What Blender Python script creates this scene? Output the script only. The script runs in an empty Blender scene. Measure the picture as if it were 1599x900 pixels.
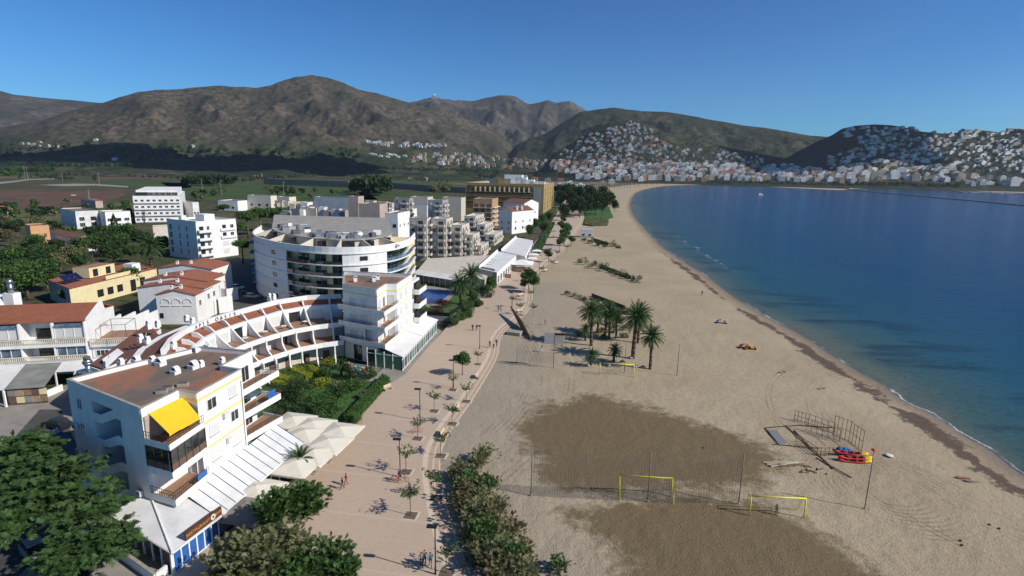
import bpy, math, random
import numpy as np
from mathutils import Vector, noise, Matrix
from mathutils.bvhtree import BVHTree
R = random.Random(7)
D = bpy.data
SC = bpy.context.scene
COL = SC.collection
rad = math.radians
# ---------------------------------------------------------------- camera
H = 38.0; F = 870.0; ROLL = rad(1.2); PITCH = math.atan(185 / 870)
cd = D.cameras.new('camera'); cam = D.objects.new('camera', cd); COL.objects.link(cam)
cd.sensor_width = 36; cd.lens = F / 1599 * 36; cd.clip_start = 1; cd.clip_end = 40000
cam.location = (0, 0, H)
cam.rotation_euler = (Matrix.Rotation(rad(90) - PITCH, 3, 'X') @ Matrix.Rotation(ROLL, 3, 'Z')).to_euler()
SC.camera = cam
# ---------------------------------------------------------------- sky, sun, exposure
HAZE = 0.000028
SUN_AZ = rad(-20); SUN_EL = rad(36)
w = D.worlds.new('World'); SC.world = w; w.use_nodes = True
nt = w.node_tree; bg = nt.nodes['Background']
sky = nt.nodes.new('ShaderNodeTexSky'); sky.sky_type = 'NISHITA'; sky.sun_disc = False
sky.sun_elevation = SUN_EL; sky.sun_rotation = rad(90) - SUN_AZ
sky.altitude = 300; sky.air_density = 1.0; sky.dust_density = 0.1; sky.ozone_density = 6.0
tint = nt.nodes.new('ShaderNodeMix'); tint.data_type = 'RGBA'; tint.blend_type = 'MULTIPLY'; tint.inputs[0].default_value = 1.0; tint.inputs[7].default_value = (0.44, 0.84, 1.06, 1)
gm = nt.nodes.new('ShaderNodeGamma'); gm.inputs[1].default_value = 1.26; nt.links.new(sky.outputs[0], gm.inputs[0]); nt.links.new(gm.outputs[0], tint.inputs[6]); nt.links.new(tint.outputs[2], bg.inputs[0]); bg.inputs[1].default_value = 0.058
sd = D.lights.new('sun', 'SUN'); sun = D.objects.new('sun', sd); COL.objects.link(sun)
sd.energy = 5.0; sd.angle = rad(0.55); sd.color = (1.0, 0.95, 0.87)
sv = Vector((math.cos(SUN_EL) * math.cos(SUN_AZ), math.cos(SUN_EL) * math.sin(SUN_AZ), math.sin(SUN_EL)))
sun.rotation_euler = sv.to_track_quat('Z', 'Y').to_euler()
SC.view_settings.view_transform = 'Standard'; SC.view_settings.look = 'None'
SC.view_settings.exposure = 0.12; SC.view_settings.gamma = 1.0
SC.render.engine = 'CYCLES'
try:
    SC.cycles.max_bounces = 5; SC.cycles.diffuse_bounces = 3; SC.cycles.transparent_max_bounces = 12; SC.cycles.volume_bounces = 0
except Exception: pass
# ---------------------------------------------------------------- measuring: image point (1599x900) at a height -> place
def ray(px, py):
    u = px - 799.5; v = py - 450; c = math.cos(ROLL); s = math.sin(ROLL)
    x = c * u + s * v; y = -s * u + c * v
    return x, F * math.cos(PITCH) - y * math.sin(PITCH), -F * math.sin(PITCH) - y * math.cos(PITCH)
def P(px, py, z=0.0):
    X, Y, Z = ray(px, py); t = (z - H) / Z
    return Vector((X * t, Y * t, z))
def PR(px, py, r):            # along the line of sight, at horizontal distance r
    X, Y, Z = ray(px, py); t = r / math.hypot(X, Y)
    return Vector((X * t, Y * t, H + Z * t))
def Ps(pts, z=0.0): return [P(q[0], q[1], q[2] if len(q) > 2 else z) for q in pts]
# ---------------------------------------------------------------- materials
MATS = {}
def new_mat(name):
    m = D.materials.new(name); m.use_nodes = True; MATS[name] = m
    return m, m.node_tree, m.node_tree.nodes['Principled BSDF']
def ramp(nt, fac, stops):
    r = nt.nodes.new('ShaderNodeValToRGB'); cr = r.color_ramp
    while len(cr.elements) < len(stops): cr.elements.new(0.5)
    for e, (p, c) in zip(cr.elements, stops): e.position = p; e.color = (*c, 1) if len(c) == 3 else c
    nt.links.new(fac, r.inputs[0]); return r.outputs[0]
def tnoise(nt, vec, scale, detail=4, rough=0.55, dist=0.0):
    n = nt.nodes.new('ShaderNodeTexNoise'); n.inputs['Scale'].default_value = scale
    n.inputs['Detail'].default_value = detail; n.inputs['Roughness'].default_value = rough; n.inputs['Distortion'].default_value = dist
    nt.links.new(vec, n.inputs['Vector']); return n.outputs['Fac']
def mixc(nt, fac, a, b, mode='MIX'):
    m = nt.nodes.new('ShaderNodeMix'); m.data_type = 'RGBA'; m.blend_type = mode
    for i, v in ((0, fac), (6, a), (7, b)):
        if isinstance(v, (int, float)): m.inputs[i].default_value = v
        elif isinstance(v, tuple): m.inputs[i].default_value = (*v, 1)
        else: nt.links.new(v, m.inputs[i])
    return m.outputs[2]
def mth(nt, op, a, b=0.0, c=0.0, clamp=False):
    m = nt.nodes.new('ShaderNodeMath'); m.operation = op; m.use_clamp = clamp
    for i, v in enumerate((a, b, c)):
        if isinstance(v, (int, float)): m.inputs[i].default_value = v
        else: nt.links.new(v, m.inputs[i])
    return m.outputs[0]
def coords(nt, kind='Object', rot=0.0, scale=(1, 1, 1)):
    if kind == 'World': o = nt.nodes.new('ShaderNodeNewGeometry').outputs['Position']
    else: o = nt.nodes.new('ShaderNodeTexCoord').outputs[kind]
    mp = nt.nodes.new('ShaderNodeMapping'); mp.inputs['Rotation'].default_value = (0, 0, rot); mp.inputs['Scale'].default_value = scale
    nt.links.new(o, mp.inputs['Vector']); return mp.outputs[0]
def bump(nt, b, h, strength, dist=0.05):
    n = nt.nodes.new('ShaderNodeBump'); n.inputs['Strength'].default_value = strength; n.inputs['Distance'].default_value = dist
    nt.links.new(h, n.inputs['Height']); nt.links.new(n.outputs[0], b.inputs['Normal'])
def attr(nt, name):
    a = nt.nodes.new('ShaderNodeAttribute'); a.attribute_name = name; return a.outputs['Fac']
STREAK = ('white', 'white2', 'beige', 'beige2', 'greywall', 'cream', 'roofsheet', 'concrete', 'pinkwall', 'canvas')
def M(name, c, c2=None, scale=1.2, rough=0.8, metal=0.0, bmp=0.0, spec=0.3, det=5, lo=0.35, hi=0.65, alpha=None, kind='Object'):
    if name in MATS: return MATS[name]
    m, nt, b = new_mat(name)
    b.inputs['Roughness'].default_value = rough; b.inputs['Metallic'].default_value = metal
    b.inputs['Specular IOR Level'].default_value = spec
    if c2 is None: c2 = tuple(v * 0.82 for v in c)
    v = coords(nt, kind); f = tnoise(nt, v, scale, det)
    nt.links.new(ramp(nt, f, [(lo, c2), (hi, c)]), b.inputs['Base Color'])
    if name in STREAK:
        st_ = tnoise(nt, coords(nt, kind, 0, (2.2, 2.2, 0.22)), 1.0, 5, 0.65); old = b.inputs['Base Color'].links[0].from_socket
        nt.links.new(mixc(nt, ramp(nt, st_, [(0.5, (0,) * 3), (0.8, (.38,) * 3)]), old, tuple(v_ * 0.5 for v_ in c)), b.inputs['Base Color'])
    if bmp: bump(nt, b, tnoise(nt, v, scale * 14, 3), bmp)
    if alpha is not None: b.inputs['Alpha'].default_value = alpha
    return m
def leafmat(name, a, b2, c3, tr=0.25):
    m, nt, b = new_mat(name)
    g = nt.nodes.new('ShaderNodeNewGeometry')
    a, b2, c3 = [tuple(min(v_ * 1.3, .6) for v_ in q_) for q_ in (a, b2, c3)]
    col = ramp(nt, g.outputs['Random Per Island'], [(0.0, a), (0.55, b2), (1.0, c3)])
    v = coords(nt, 'Object'); f = tnoise(nt, v, 0.55, 3)
    col = mixc(nt, mth(nt, 'MULTIPLY', f, 0.75), col, a, 'MIX')
    nt.links.new(col, b.inputs['Base Color']); b.inputs['Roughness'].default_value = 0.6; b.inputs['Specular IOR Level'].default_value = 0.25
    t = nt.nodes.new('ShaderNodeBsdfTranslucent'); nt.links.new(col, t.inputs[0])
    mx = nt.nodes.new('ShaderNodeMixShader'); mx.inputs[0].default_value = tr
    nt.links.new(b.outputs[0], mx.inputs[1]); nt.links.new(t.outputs[0], mx.inputs[2])
    nt.links.new(mx.outputs[0], nt.nodes['Material Output'].inputs[0]); return m
def tilemat(name, c, c2, rot=0.0, dark=(0.10, 0.035, 0.02)):
    m, nt, b = new_mat(name); b.inputs['Roughness'].default_value = 0.85
    v = coords(nt, 'Object', -rot)
    wv = nt.nodes.new('ShaderNodeTexWave'); wv.bands_direction = 'X'; wv.inputs['Scale'].default_value = 1.25
    wv.inputs['Distortion'].default_value = 0.6; wv.inputs['Detail'].default_value = 1; nt.links.new(v, wv.inputs['Vector'])
    wy = nt.nodes.new('ShaderNodeTexWave'); wy.bands_direction = 'Y'; wy.inputs['Scale'].default_value = 0.9; wy.inputs['Distortion'].default_value = 1.0
    nt.links.new(v, wy.inputs['Vector'])
    col = ramp(nt, tnoise(nt, v, 0.9, 6, 0.7), [(0.32, c2), (0.62, c)])
    col = mixc(nt, ramp(nt, wv.outputs[1], [(0.0, (.75,) * 3), (0.35, (0,) * 3)]), col, dark)
    col = mixc(nt, ramp(nt, wy.outputs[1], [(0.0, (.35,) * 3), (0.25, (0,) * 3)]), col, dark)
    nt.links.new(col, b.inputs['Base Color']); bump(nt, b, wv.outputs[1], 0.5, 0.08); return m
M('white', (0.78, 0.77, 0.74), (0.70, 0.69, 0.66), 0.6, 0.75, bmp=0.08)
M('white2', (0.70, 0.69, 0.67), (0.55, 0.54, 0.52), 0.35, 0.8, bmp=0.1)
M('cream', (0.72, 0.62, 0.36), (0.64, 0.55, 0.32), 0.7)
M('yellowband', (0.74, 0.60, 0.22), (0.66, 0.53, 0.2), 2.0)
M('yellow', (0.85, 0.50, 0.02), (0.80, 0.46, 0.02), 1.0, 0.7)
M('yellowpaint', (0.75, 0.70, 0.05), (0.68, 0.62, 0.05), 3.0, 0.5)
M('beige', (0.56, 0.51, 0.42), (0.47, 0.43, 0.35), 0.5, bmp=0.1)
M('beige2', (0.60, 0.54, 0.45), (0.50, 0.45, 0.38), 0.5, bmp=0.1)
M('greywall', (0.33, 0.33, 0.33), (0.27, 0.27, 0.27), 0.4, bmp=0.1)
M('darkgrey', (0.12, 0.12, 0.12), (0.08, 0.08, 0.08), 0.8)
M('concrete', (0.36, 0.34, 0.30), (0.25, 0.23, 0.20), 0.5, bmp=0.2)
M('coping', (0.36, 0.33, 0.29), (0.26, 0.24, 0.21), 1.2, bmp=0.2)
M('roofsheet', (0.74, 0.73, 0.71), (0.64, 0.63, 0.60), 0.35, 0.55)
M('fibre', (0.27, 0.27, 0.25), (0.18, 0.18, 0.16), 0.4, bmp=0.2)
M('terrace', (0.34, 0.20, 0.12), (0.25, 0.14, 0.09), 1.5, bmp=0.15)
M('sandstone', (0.42, 0.29, 0.17), (0.30, 0.20, 0.12), 0.8, bmp=0.3)
M('ochre', (0.34, 0.25, 0.10), (0.26, 0.19, 0.08), 0.3)
M('ochreshade', (0.14, 0.10, 0.05), (0.10, 0.07, 0.04), 0.3)  # ochre darkened: the shade on the hotel front is in this colour
M('pinkwall', (0.46, 0.37, 0.32), (0.38, 0.31, 0.27), 0.5)
M('orangewall', (0.60, 0.34, 0.16), (0.50, 0.29, 0.14), 0.5)
M('bluewall', (0.22, 0.36, 0.55), (0.18, 0.30, 0.46), 0.5)
M('metal', (0.45, 0.46, 0.48), (0.34, 0.35, 0.37), 3, 0.35, 0.9)
M('darkmetal', (0.035, 0.035, 0.04), (0.02, 0.02, 0.025), 3, 0.45, 0.4)
M('brownrail', (0.09, 0.055, 0.035), (0.06, 0.035, 0.025), 4, 0.5)
M('galv', (0.20, 0.19, 0.18), (0.13, 0.12, 0.11), 4, 0.6, 0.3)
M('rust', (0.16, 0.10, 0.07), (0.07, 0.045, 0.035), 3, 0.8, 0.1)
M('shutter', (0.62, 0.61, 0.58), (0.56, 0.55, 0.52), 8, 0.6)
M('brownshut', (0.16, 0.10, 0.07), (0.12, 0.07, 0.05), 8, 0.6)
M('canvas', (0.68, 0.63, 0.52), (0.60, 0.55, 0.45), 0.7, 0.85)
M('canvasshade', (0.26, 0.23, 0.19), (0.20, 0.18, 0.15), 0.7, 0.85)  # canvas darkened for one parasol, its shade put into the colour
M('bluecloth', (0.03, 0.14, 0.42), (0.02, 0.09, 0.30), 1.5, 0.5)
M('greenfilm', (0.10, 0.24, 0.13), (0.06, 0.17, 0.09), 1.5, 0.35)
M('wood', (0.30, 0.19, 0.11), (0.20, 0.12, 0.07), 3, 0.75, bmp=0.2)
M('woodlight', (0.55, 0.42, 0.27), (0.46, 0.34, 0.21), 3, 0.7)
M('redplastic', (0.62, 0.05, 0.03), (0.55, 0.04, 0.03), 2, 0.35)
M('signbrown', (0.12, 0.04, 0.025), (0.08, 0.03, 0.02), 2, 0.5)
M('gold', (0.65, 0.42, 0.12), None, 3, 0.4, 0.3)
M('pink', (0.60, 0.14, 0.20), None, 3)
M('turq', (0.02, 0.32, 0.36), None, 3)
M('solar', (0.012, 0.02, 0.09), (0.01, 0.015, 0.06), 4, 0.15, 0.2, spec=0.6)
M('soil', (0.20, 0.13, 0.085), (0.13, 0.085, 0.055), 1.0, bmp=0.4)
M('asphalt', (0.085, 0.083, 0.08), (0.055, 0.054, 0.053), 0.3, 0.9, bmp=0.2)
M('pavement', (0.30, 0.27, 0.23), (0.23, 0.21, 0.18), 0.4, 0.85, bmp=0.2)
M('lawn', (0.055, 0.13, 0.03), (0.035, 0.085, 0.022), 0.8, 0.9, bmp=0.5)
M('bark', (0.16, 0.11, 0.075), (0.08, 0.055, 0.04), 5, 0.9, bmp=0.5)
M('palmbark', (0.14, 0.095, 0.065), (0.06, 0.04, 0.03), 7, 0.95, bmp=0.6)
M('seaweed', (0.075, 0.04, 0.025), (0.04, 0.022, 0.015), 2, 0.9)
M('poolwater', (0.005, 0.05, 0.22), (0.01, 0.10, 0.34), 0.9, 0.06, spec=0.5, bmp=0.2)
M('stoneruin', (0.33, 0.27, 0.20), (0.20, 0.16, 0.12), 0.3, bmp=0.4)
M('skin', (0.45, 0.24, 0.16), None, 5, 0.6)
M('hairdark', (0.03, 0.02, 0.015), None, 5, 0.7)
for nm, c in (('cl_red', (.40, .04, .04)), ('cl_blue', (.06, .14, .34)), ('cl_navy', (.02, .03, .07)), ('cl_white', (.62, .62, .60)), ('cl_black', (.02, .02, .022)), ('cl_sky', (.16, .40, .55)), ('cl_tan', (.40, .30, .2)), ('cl_grey', (.2, .2, .21))):
    M(nm, c, None, 6, 0.85)
def glassmat(name, c, rough=0.06):
    m, nt, b = new_mat(name); v = coords(nt, 'Object'); f = tnoise(nt, v, 0.8, 2)
    nt.links.new(ramp(nt, f, [(0.35, tuple(k * 0.4 for k in c)), (0.65, c)]), b.inputs['Base Color'])
    b.inputs['Roughness'].default_value = rough; b.inputs['Specular IOR Level'].default_value = 0.7; return m
glassmat('glass', (0.035, 0.04, 0.045)); glassmat('tealglass', (0.04, 0.10, 0.10)); glassmat('blueglass', (0.12, 0.19, 0.26))
tilemat('tiles', (0.36, 0.115, 0.05), (0.24, 0.085, 0.045), 0.25)
tilemat('tiles2', (0.40, 0.14, 0.07), (0.29, 0.10, 0.055), 0.1)
tilemat('tilesbrown', (0.22, 0.085, 0.05), (0.14, 0.06, 0.04), 0.1)
tilemat('tilesfar', (0.38, 0.14, 0.075), (0.27, 0.10, 0.06))
def flatroof():
    m, nt, b = new_mat('flatroof'); b.inputs['Roughness'].default_value = 0.9
    v = coords(nt, 'Object', rad(20), (1, 0.45, 1))
    col = ramp(nt, tnoise(nt, v, 0.22, 7, 0.62, 0.6), [(0.42, (0.13, 0.105, 0.085)), (0.52, (0.18, 0.125, 0.09)), (0.58, (0.28, 0.12, 0.07)), (0.70, (0.32, 0.13, 0.075))])
    col = mixc(nt, ramp(nt, tnoise(nt, v, 3.5, 4), [(0.5, (0,) * 3), (0.75, (.5,) * 3)]), col, (0.10, 0.085, 0.07))
    nt.links.new(col, b.inputs['Base Color']); return m
flatroof()
def corrug():
    m, nt, b = new_mat('corrugated'); b.inputs['Roughness'].default_value = 0.5
    v = coords(nt, 'Object', rad(9)); wv = nt.nodes.new('ShaderNodeTexWave'); wv.bands_direction = 'Y'; wv.inputs['Scale'].default_value = 0.9; nt.links.new(v, wv.inputs['Vector'])
    col = ramp(nt, tnoise(nt, v, 0.5, 5, 0.6), [(0.3, (0.66, 0.66, 0.64)), (0.6, (0.78, 0.78, 0.77))])
    nt.links.new(col, b.inputs['Base Color']); bump(nt, b, wv.outputs[1], 0.25, 0.03)
corrug()
leafmat('leaf_mid', (0.025, 0.055, 0.015), (0.06, 0.12, 0.028), (0.12, 0.19, 0.045), 0.3)
leafmat('leaf_dark', (0.014, 0.03, 0.012), (0.032, 0.06, 0.02), (0.065, 0.10, 0.034))
leafmat('leaf_bright', (0.025, 0.055, 0.016), (0.06, 0.115, 0.032), (0.12, 0.175, 0.055), 0.35)
leafmat('leaf_tam', (0.09, 0.10, 0.045), (0.18, 0.19, 0.085), (0.30, 0.30, 0.15), 0.45)
leafmat('leaf_brown', (0.07, 0.06, 0.025), (0.14, 0.12, 0.05), (0.20, 0.17, 0.09))
leafmat('leaf_palm', (0.014, 0.035, 0.010), (0.035, 0.075, 0.018), (0.08, 0.125, 0.03), 0.15)
leafmat('leaf_yellow', (0.10, 0.12, 0.01), (0.22, 0.24, 0.02), (0.34, 0.34, 0.04))
leafmat('leaf_red', (0.05, 0.02, 0.015), (0.09, 0.03, 0.02), (0.16, 0.05, 0.03))
leafmat('leaf_autumn', (0.06, 0.04, 0.01), (0.13, 0.08, 0.02), (0.17, 0.13, 0.03))
# ---------------------------------------------------------------- mesh builder
def link(name, me, parent=None, loc=None):
    o = D.objects.new(name, me); COL.objects.link(o)
    if parent: o.parent = parent
    if loc is not None: o.location = loc
    return o
def tag(o, label=None, cat=None, group=None, kind=None):
    if label: o['label'] = label
    if cat: o['category'] = cat
    if group: o['group'] = group
    if kind: o['kind'] = kind
    return o
def root(name, loc, label, cat, group=None, rz=0.0):
    o = D.objects.new(name, None); COL.objects.link(o); o.location = loc; o.rotation_euler = (0, 0, rz); o.empty_display_size = 0.5
    return tag(o, label, cat, group)
def V3(p, z=None): return (p[0], p[1], p[2] if z is None else z)
class MB:
    def __init__(s): s.v = []; s.f = []; s.m = []; s.names = []; s.smooth = []
    def mi(s, n):
        if n not in s.names: s.names.append(n)
        return s.names.index(n)
    def face(s, pts, m, sm=False):
        i = len(s.v); s.v += [tuple(p) for p in pts]; s.f.append(tuple(range(i, i + len(pts)))); s.m.append(s.mi(m)); s.smooth.append(sm)
    def hexa(s, b, t, m):       # bottom ring, top ring
        n = len(b); i = len(s.v); s.v += [tuple(p) for p in b] + [tuple(p) for p in t]; k = s.mi(m)
        F_ = [tuple(i + j for j in range(n))[::-1], tuple(i + n + j for j in range(n))] + [(i + j, i + (j + 1) % n, i + n + (j + 1) % n, i + n + j) for j in range(n)]
        s.f += F_; s.m += [k] * len(F_); s.smooth += [False] * len(F_)
    def prism(s, poly, z0, z1, m, mtop=None):
        poly = [(p[0], p[1]) for p in poly]
        a = sum(poly[i][0] * poly[(i + 1) % len(poly)][1] - poly[(i + 1) % len(poly)][0] * poly[i][1] for i in range(len(poly)))
        if a < 0: poly = poly[::-1]
        s.hexa([(x, y, z0) for x, y in poly], [(x, y, z1) for x, y in poly], m)
        if mtop: s.m[-len(poly) - 1] = s.mi(mtop)
    def box(s, c, sx, sy, z0, z1, m, a=0.0, mtop=None):
        ca, sa = math.cos(a), math.sin(a)
        s.prism([(c[0] + x * ca - y * sa, c[1] + x * sa + y * ca) for x, y in ((-sx / 2, -sy / 2), (sx / 2, -sy / 2), (sx / 2, sy / 2), (-sx / 2, sy / 2))], z0, z1, m, mtop)
    def bar(s, p, q, r, m, n=5, r2=None):
        p = Vector(p); q = Vector(q); d = (q - p)
        if d.length < 1e-5: return
        d.normalize(); u = d.orthogonal().normalized(); v = d.cross(u); r2 = r if r2 is None else r2
        ring = lambda c, rr: [c + (u * math.cos(2 * math.pi * k / n) + v * math.sin(2 * math.pi * k / n)) * rr for k in range(n)]
        i0 = len(s.f); s.hexa(ring(p, r), ring(q, r2), m)
        if n > 5:
            for k in range(i0 + 2, len(s.f)): s.smooth[k] = True
    def wall(s, p, q, z0, z1, th, m, side=0.0):     # wall from p to q; side -1..1 shifts it off the line
        p = Vector((p[0], p[1])); q = Vector((q[0], q[1])); d = (q - p).normalized(); n = Vector((-d.y, d.x))
        a = n * th * (side - 1) / 2; b = n * th * (side + 1) / 2
        s.prism([p + a, q + a, q + b, p + b], z0, z1, m)
    def ball(s, c, r, m, nu=8, nv=5, sz=1.0):
        i = len(s.v); k = s.mi(m)
        for a in range(nv + 1):
            ph = math.pi * a / nv
            for b in range(nu):
                th = 2 * math.pi * b / nu
                s.v.append((c[0] + r * math.sin(ph) * math.cos(th), c[1] + r * math.sin(ph) * math.sin(th), c[2] + r * sz * math.cos(ph)))
        for a in range(nv):
            for b in range(nu):
                s.f.append((i + a * nu + b, i + (a + 1) * nu + b, i + (a + 1) * nu + (b + 1) % nu, i + a * nu + (b + 1) % nu)); s.m.append(k); s.smooth.append(True)
    def disc(s, c, nrm, r, th, m, n=12):
        nrm = Vector(nrm).normalized(); s.bar(Vector(c), Vector(c) + nrm * th, r, m, n)
    def build(s, name, parent=None, base=None, org=None):
        o_ = Vector((0, 0, 0)) if org is None else Vector(org)
        if parent is not None and org is None: o_ = Vector(parent.location)
        me = D.meshes.new(name)
        me.from_pydata([(v[0] - o_.x, v[1] - o_.y, v[2] - o_.z) for v in s.v], [], s.f)
        for n in s.names: me.materials.append(MATS[n])
        me.polygons.foreach_set('material_index', s.m); me.polygons.foreach_set('use_smooth', s.smooth)
        me.update()
        o = link(name, me, parent)
        if parent is None and org is not None: o.location = o_
        return o
def npmesh(name, verts, faces, mats, smooth=True, attrs=None, parent=None):
    me = D.meshes.new(name); me.from_pydata(verts.tolist() if hasattr(verts, 'tolist') else verts, [], faces.tolist() if hasattr(faces, 'tolist') else faces)
    for m in mats: me.materials.append(MATS[m])
    if smooth: me.polygons.foreach_set('use_smooth', [True] * len(me.polygons))
    for k, a in (attrs or {}).items():
        at = me.attributes.new(k, 'FLOAT', 'POINT'); at.data.foreach_set('value', np.asarray(a, dtype=np.float32))
    me.update(); return link(name, me, parent)
def copy_tree(o, parent=None, kids=None):
    c = o.copy(); COL.objects.link(c); c.parent = parent
    for ch in list(o.children): copy_tree(ch, c)
    return c
def inpoly(pts, poly):
    x, y = pts[:, 0], pts[:, 1]; ins = np.zeros(len(pts), bool); n = len(poly)
    for i in range(n):
        x1, y1 = poly[i][0], poly[i][1]; x2, y2 = poly[(i + 1) % n][0], poly[(i + 1) % n][1]
        if y1 == y2: continue
        c = ((y1 > y) != (y2 > y)) & (x < (x2 - x1) * (y - y1) / (y2 - y1) + x1); ins ^= c
    return ins
def pdist(pts, line, closed=False):
    d = np.full(len(pts), 1e9); n = len(line)
    for i in range(n if closed else n - 1):
        a = np.array(line[i][:2]); b = np.array(line[(i + 1) % n][:2]); ab = b - a
        t = np.clip(((pts - a) @ ab) / max(ab @ ab, 1e-9), 0, 1)
        d = np.minimum(d, np.hypot(*(pts - a - t[:, None] * ab).T))
    return d
def smoothline(pts, n=4):
    out = []
    for i in range(len(pts) - 1):
        p0 = pts[max(i - 1, 0)]; p1 = pts[i]; p2 = pts[i + 1]; p3 = pts[min(i + 2, len(pts) - 1)]
        for k in range(n):
            t = k / n
            out.append(tuple(0.5 * (2 * p1[j] + (p2[j] - p0[j]) * t + (2 * p0[j] - 5 * p1[j] + 4 * p2[j] - p3[j]) * t * t + (3 * p1[j] - p0[j] - 3 * p2[j] + p3[j]) * t ** 3) for j in range(2)))
    out.append(tuple(pts[-1][:2])); return out
# ================================================================ THE SETTING
SHORE_PX = [(1760, 815), (1680, 780), (1599, 744), (1545, 703), (1509, 683), (1470, 656), (1438, 639), (1410, 626), (1378, 601), (1342, 582), (1300, 556), (1250, 523), (1215, 505), (1180, 485), (1140, 460), (1105, 433), (1069, 410), (1033, 385), (1008, 359), (991, 339), (984, 321), (988, 308), (996, 300), (1012, 295), (1042, 290.5), (1090, 289), (1160, 290), (1220, 293), (1283, 296), (1318, 297), (1330, 295), (1370, 294.5), (1420, 295.5), (1467, 296.5), (1499, 297.5), (1560, 300.5), (1640, 303), (1800, 307)]
shore_w = [P(x, y, -0.4) for x, y in SHORE_PX]
shore = [(60.0, -60.0), (62.0, -10.0), (64.5, 25.0)] + [tuple(p[:2]) for p in shore_w]
shore = smoothline(shore, 3)
sea_poly = shore + [(9000.0, 1500.0), (9000.0, -3000.0), (60.0, -3000.0)]
def sdist(pts):
    d = pdist(pts, shore); return np.where(inpoly(pts, sea_poly), -d, d)     # >0 on land
def polar(a0, a1, na, r0, r1, nr):
    az = np.radians(np.linspace(a0, a1, na)); rr = np.geomspace(r0, r1, nr)
    A, RR = np.meshgrid(az, rr, indexing='ij'); pts = np.stack([RR.ravel() * np.sin(A.ravel()), RR.ravel() * np.cos(A.ravel())], 1)
    i, j = np.meshgrid(np.arange(na - 1), np.arange(nr - 1), indexing='ij'); b = (i * nr + j).ravel()
    return pts, np.stack([b, b + nr, b + nr + 1, b + 1], 1)
_c = [P(x, y) for x, y in ((1385, 765), (1700, 700), (300, 560), (1900, 500))]
TRK = [(_c[0].x, _c[0].y, 3.5, 10.5, 0.75, .55), (_c[1].x, _c[1].y, 34, 37.5, .9, .5), (_c[1].x, _c[1].y, 42, 43.5, .8, .6), (_c[2].x, _c[2].y, 66, 70, .8, .6), (_c[2].x, _c[2].y, 74, 76, .9, .6), (_c[3].x, _c[3].y, 88, 90, .8, .5), (_c[3].x, _c[3].y, 110, 112, .8, .5)]
def sandmat():
    m, nt, b = new_mat('sand'); b.inputs['Specular IOR Level'].default_value = 0.2
    v = coords(nt, 'World'); sdn = attr(nt, 'sd'); wet = attr(nt, 'wet'); st = attr(nt, 'strip')
    n1 = tnoise(nt, v, 0.05, 6, 0.6); n2 = tnoise(nt, v, 0.9, 5, 0.7); n3 = tnoise(nt, v, 4.5, 3, 0.7)
    col = ramp(nt, n1, [(0.3, (0.34, 0.27, 0.175)), (0.7, (0.43, 0.35, 0.235))])
    col = mixc(nt, ramp(nt, n2, [(0.45, (0,) * 3), (0.8, (.45,) * 3)]), col, (0.24, 0.185, 0.135))
    col = mixc(nt, ramp(nt, n3, [(0.56, (0,) * 3), (0.66, (.30,) * 3)]), col, (0.20, 0.15, 0.11))
    vo = nt.nodes.new('ShaderNodeTexVoronoi'); vo.inputs['Scale'].default_value = 1.7; vo.inputs['Randomness'].default_value = 1; nt.links.new(v, vo.inputs['Vector'])
    fp = mth(nt, 'MULTIPLY', ramp(nt, vo.outputs['Distance'], [(0.10, (1,) * 3), (0.22, (0,) * 3)]), ramp(nt, tnoise(nt, v, 0.10, 4, .65), [(0.46, (0,) * 3), (0.6, (.55,) * 3)]))
    col = mixc(nt, fp, col, (0.15, 0.115, 0.08))
    grey = mth(nt, 'MULTIPLY', st, 0.55); col = mixc(nt, grey, col, (0.27, 0.245, 0.21))
    # arcs left by the beach rake and tyre tracks
    for (cx, cy, r0, r1, sp_, st_) in TRK:
        vd = nt.nodes.new('ShaderNodeVectorMath'); vd.operation = 'DISTANCE'; nt.links.new(v, vd.inputs[0]); vd.inputs[1].default_value = (cx, cy, 0)
        dd = mth(nt, 'ADD', vd.outputs['Value'], mth(nt, 'MULTIPLY', n2, 0.5)); wv_ = mth(nt, 'FRACT', mth(nt, 'DIVIDE', dd, sp_)); ln = mth(nt, 'LESS_THAN', wv_, 0.3)
        mk = mth(nt, 'MULTIPLY', mth(nt, 'GREATER_THAN', dd, r0), mth(nt, 'LESS_THAN', dd, r1)); gt = ramp(nt, tnoise(nt, v, 0.12, 3, .6), [(0.45, (0,) * 3), (0.6, (1,) * 3)])
        col = mixc(nt, mth(nt, 'MULTIPLY', mth(nt, 'MULTIPLY', ln, mk), mth(nt, 'MULTIPLY', gt, st_)), col, (0.19, 0.15, 0.105))
    # ground wetted by watering
    wn = mth(nt, 'ADD', wet, mth(nt, 'MULTIPLY', mth(nt, 'SUBTRACT', n2, 0.5), 0.6)); wn = mth(nt, 'ADD', wn, mth(nt, 'MULTIPLY', mth(nt, 'SUBTRACT', tnoise(nt, v, 0.18, 5, 0.65), 0.5), 0.9)); wn = mth(nt, 'ADD', wn, mth(nt, 'MULTIPLY', mth(nt, 'SUBTRACT', n3, 0.5), 0.25))
    wf = ramp(nt, wn, [(0.38, (0,) * 3), (0.62, (.85,) * 3)])
    col = mixc(nt, wf, col, mixc(nt, n3, (0.085, 0.058, 0.026), (0.165, 0.115, 0.055)))
    # wet rim by the water and the line of dead seaweed
    rim = ramp(nt, mth(nt, 'DIVIDE', mth(nt, 'ADD', sdn, mth(nt, 'MULTIPLY', n1, 2.0)), 20.0), [(0.05, (.9,) * 3), (0.16, (.55,) * 3), (0.32, (0,) * 3)])
    col = mixc(nt, rim, col, (0.20, 0.15, 0.105))
    vv = coords(nt, 'World', 0, (1, 1, 1)); n4 = tnoise(nt, vv, 0.13, 5, 0.7); n5 = tnoise(nt, vv, 1.6, 5, 0.75)
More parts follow.
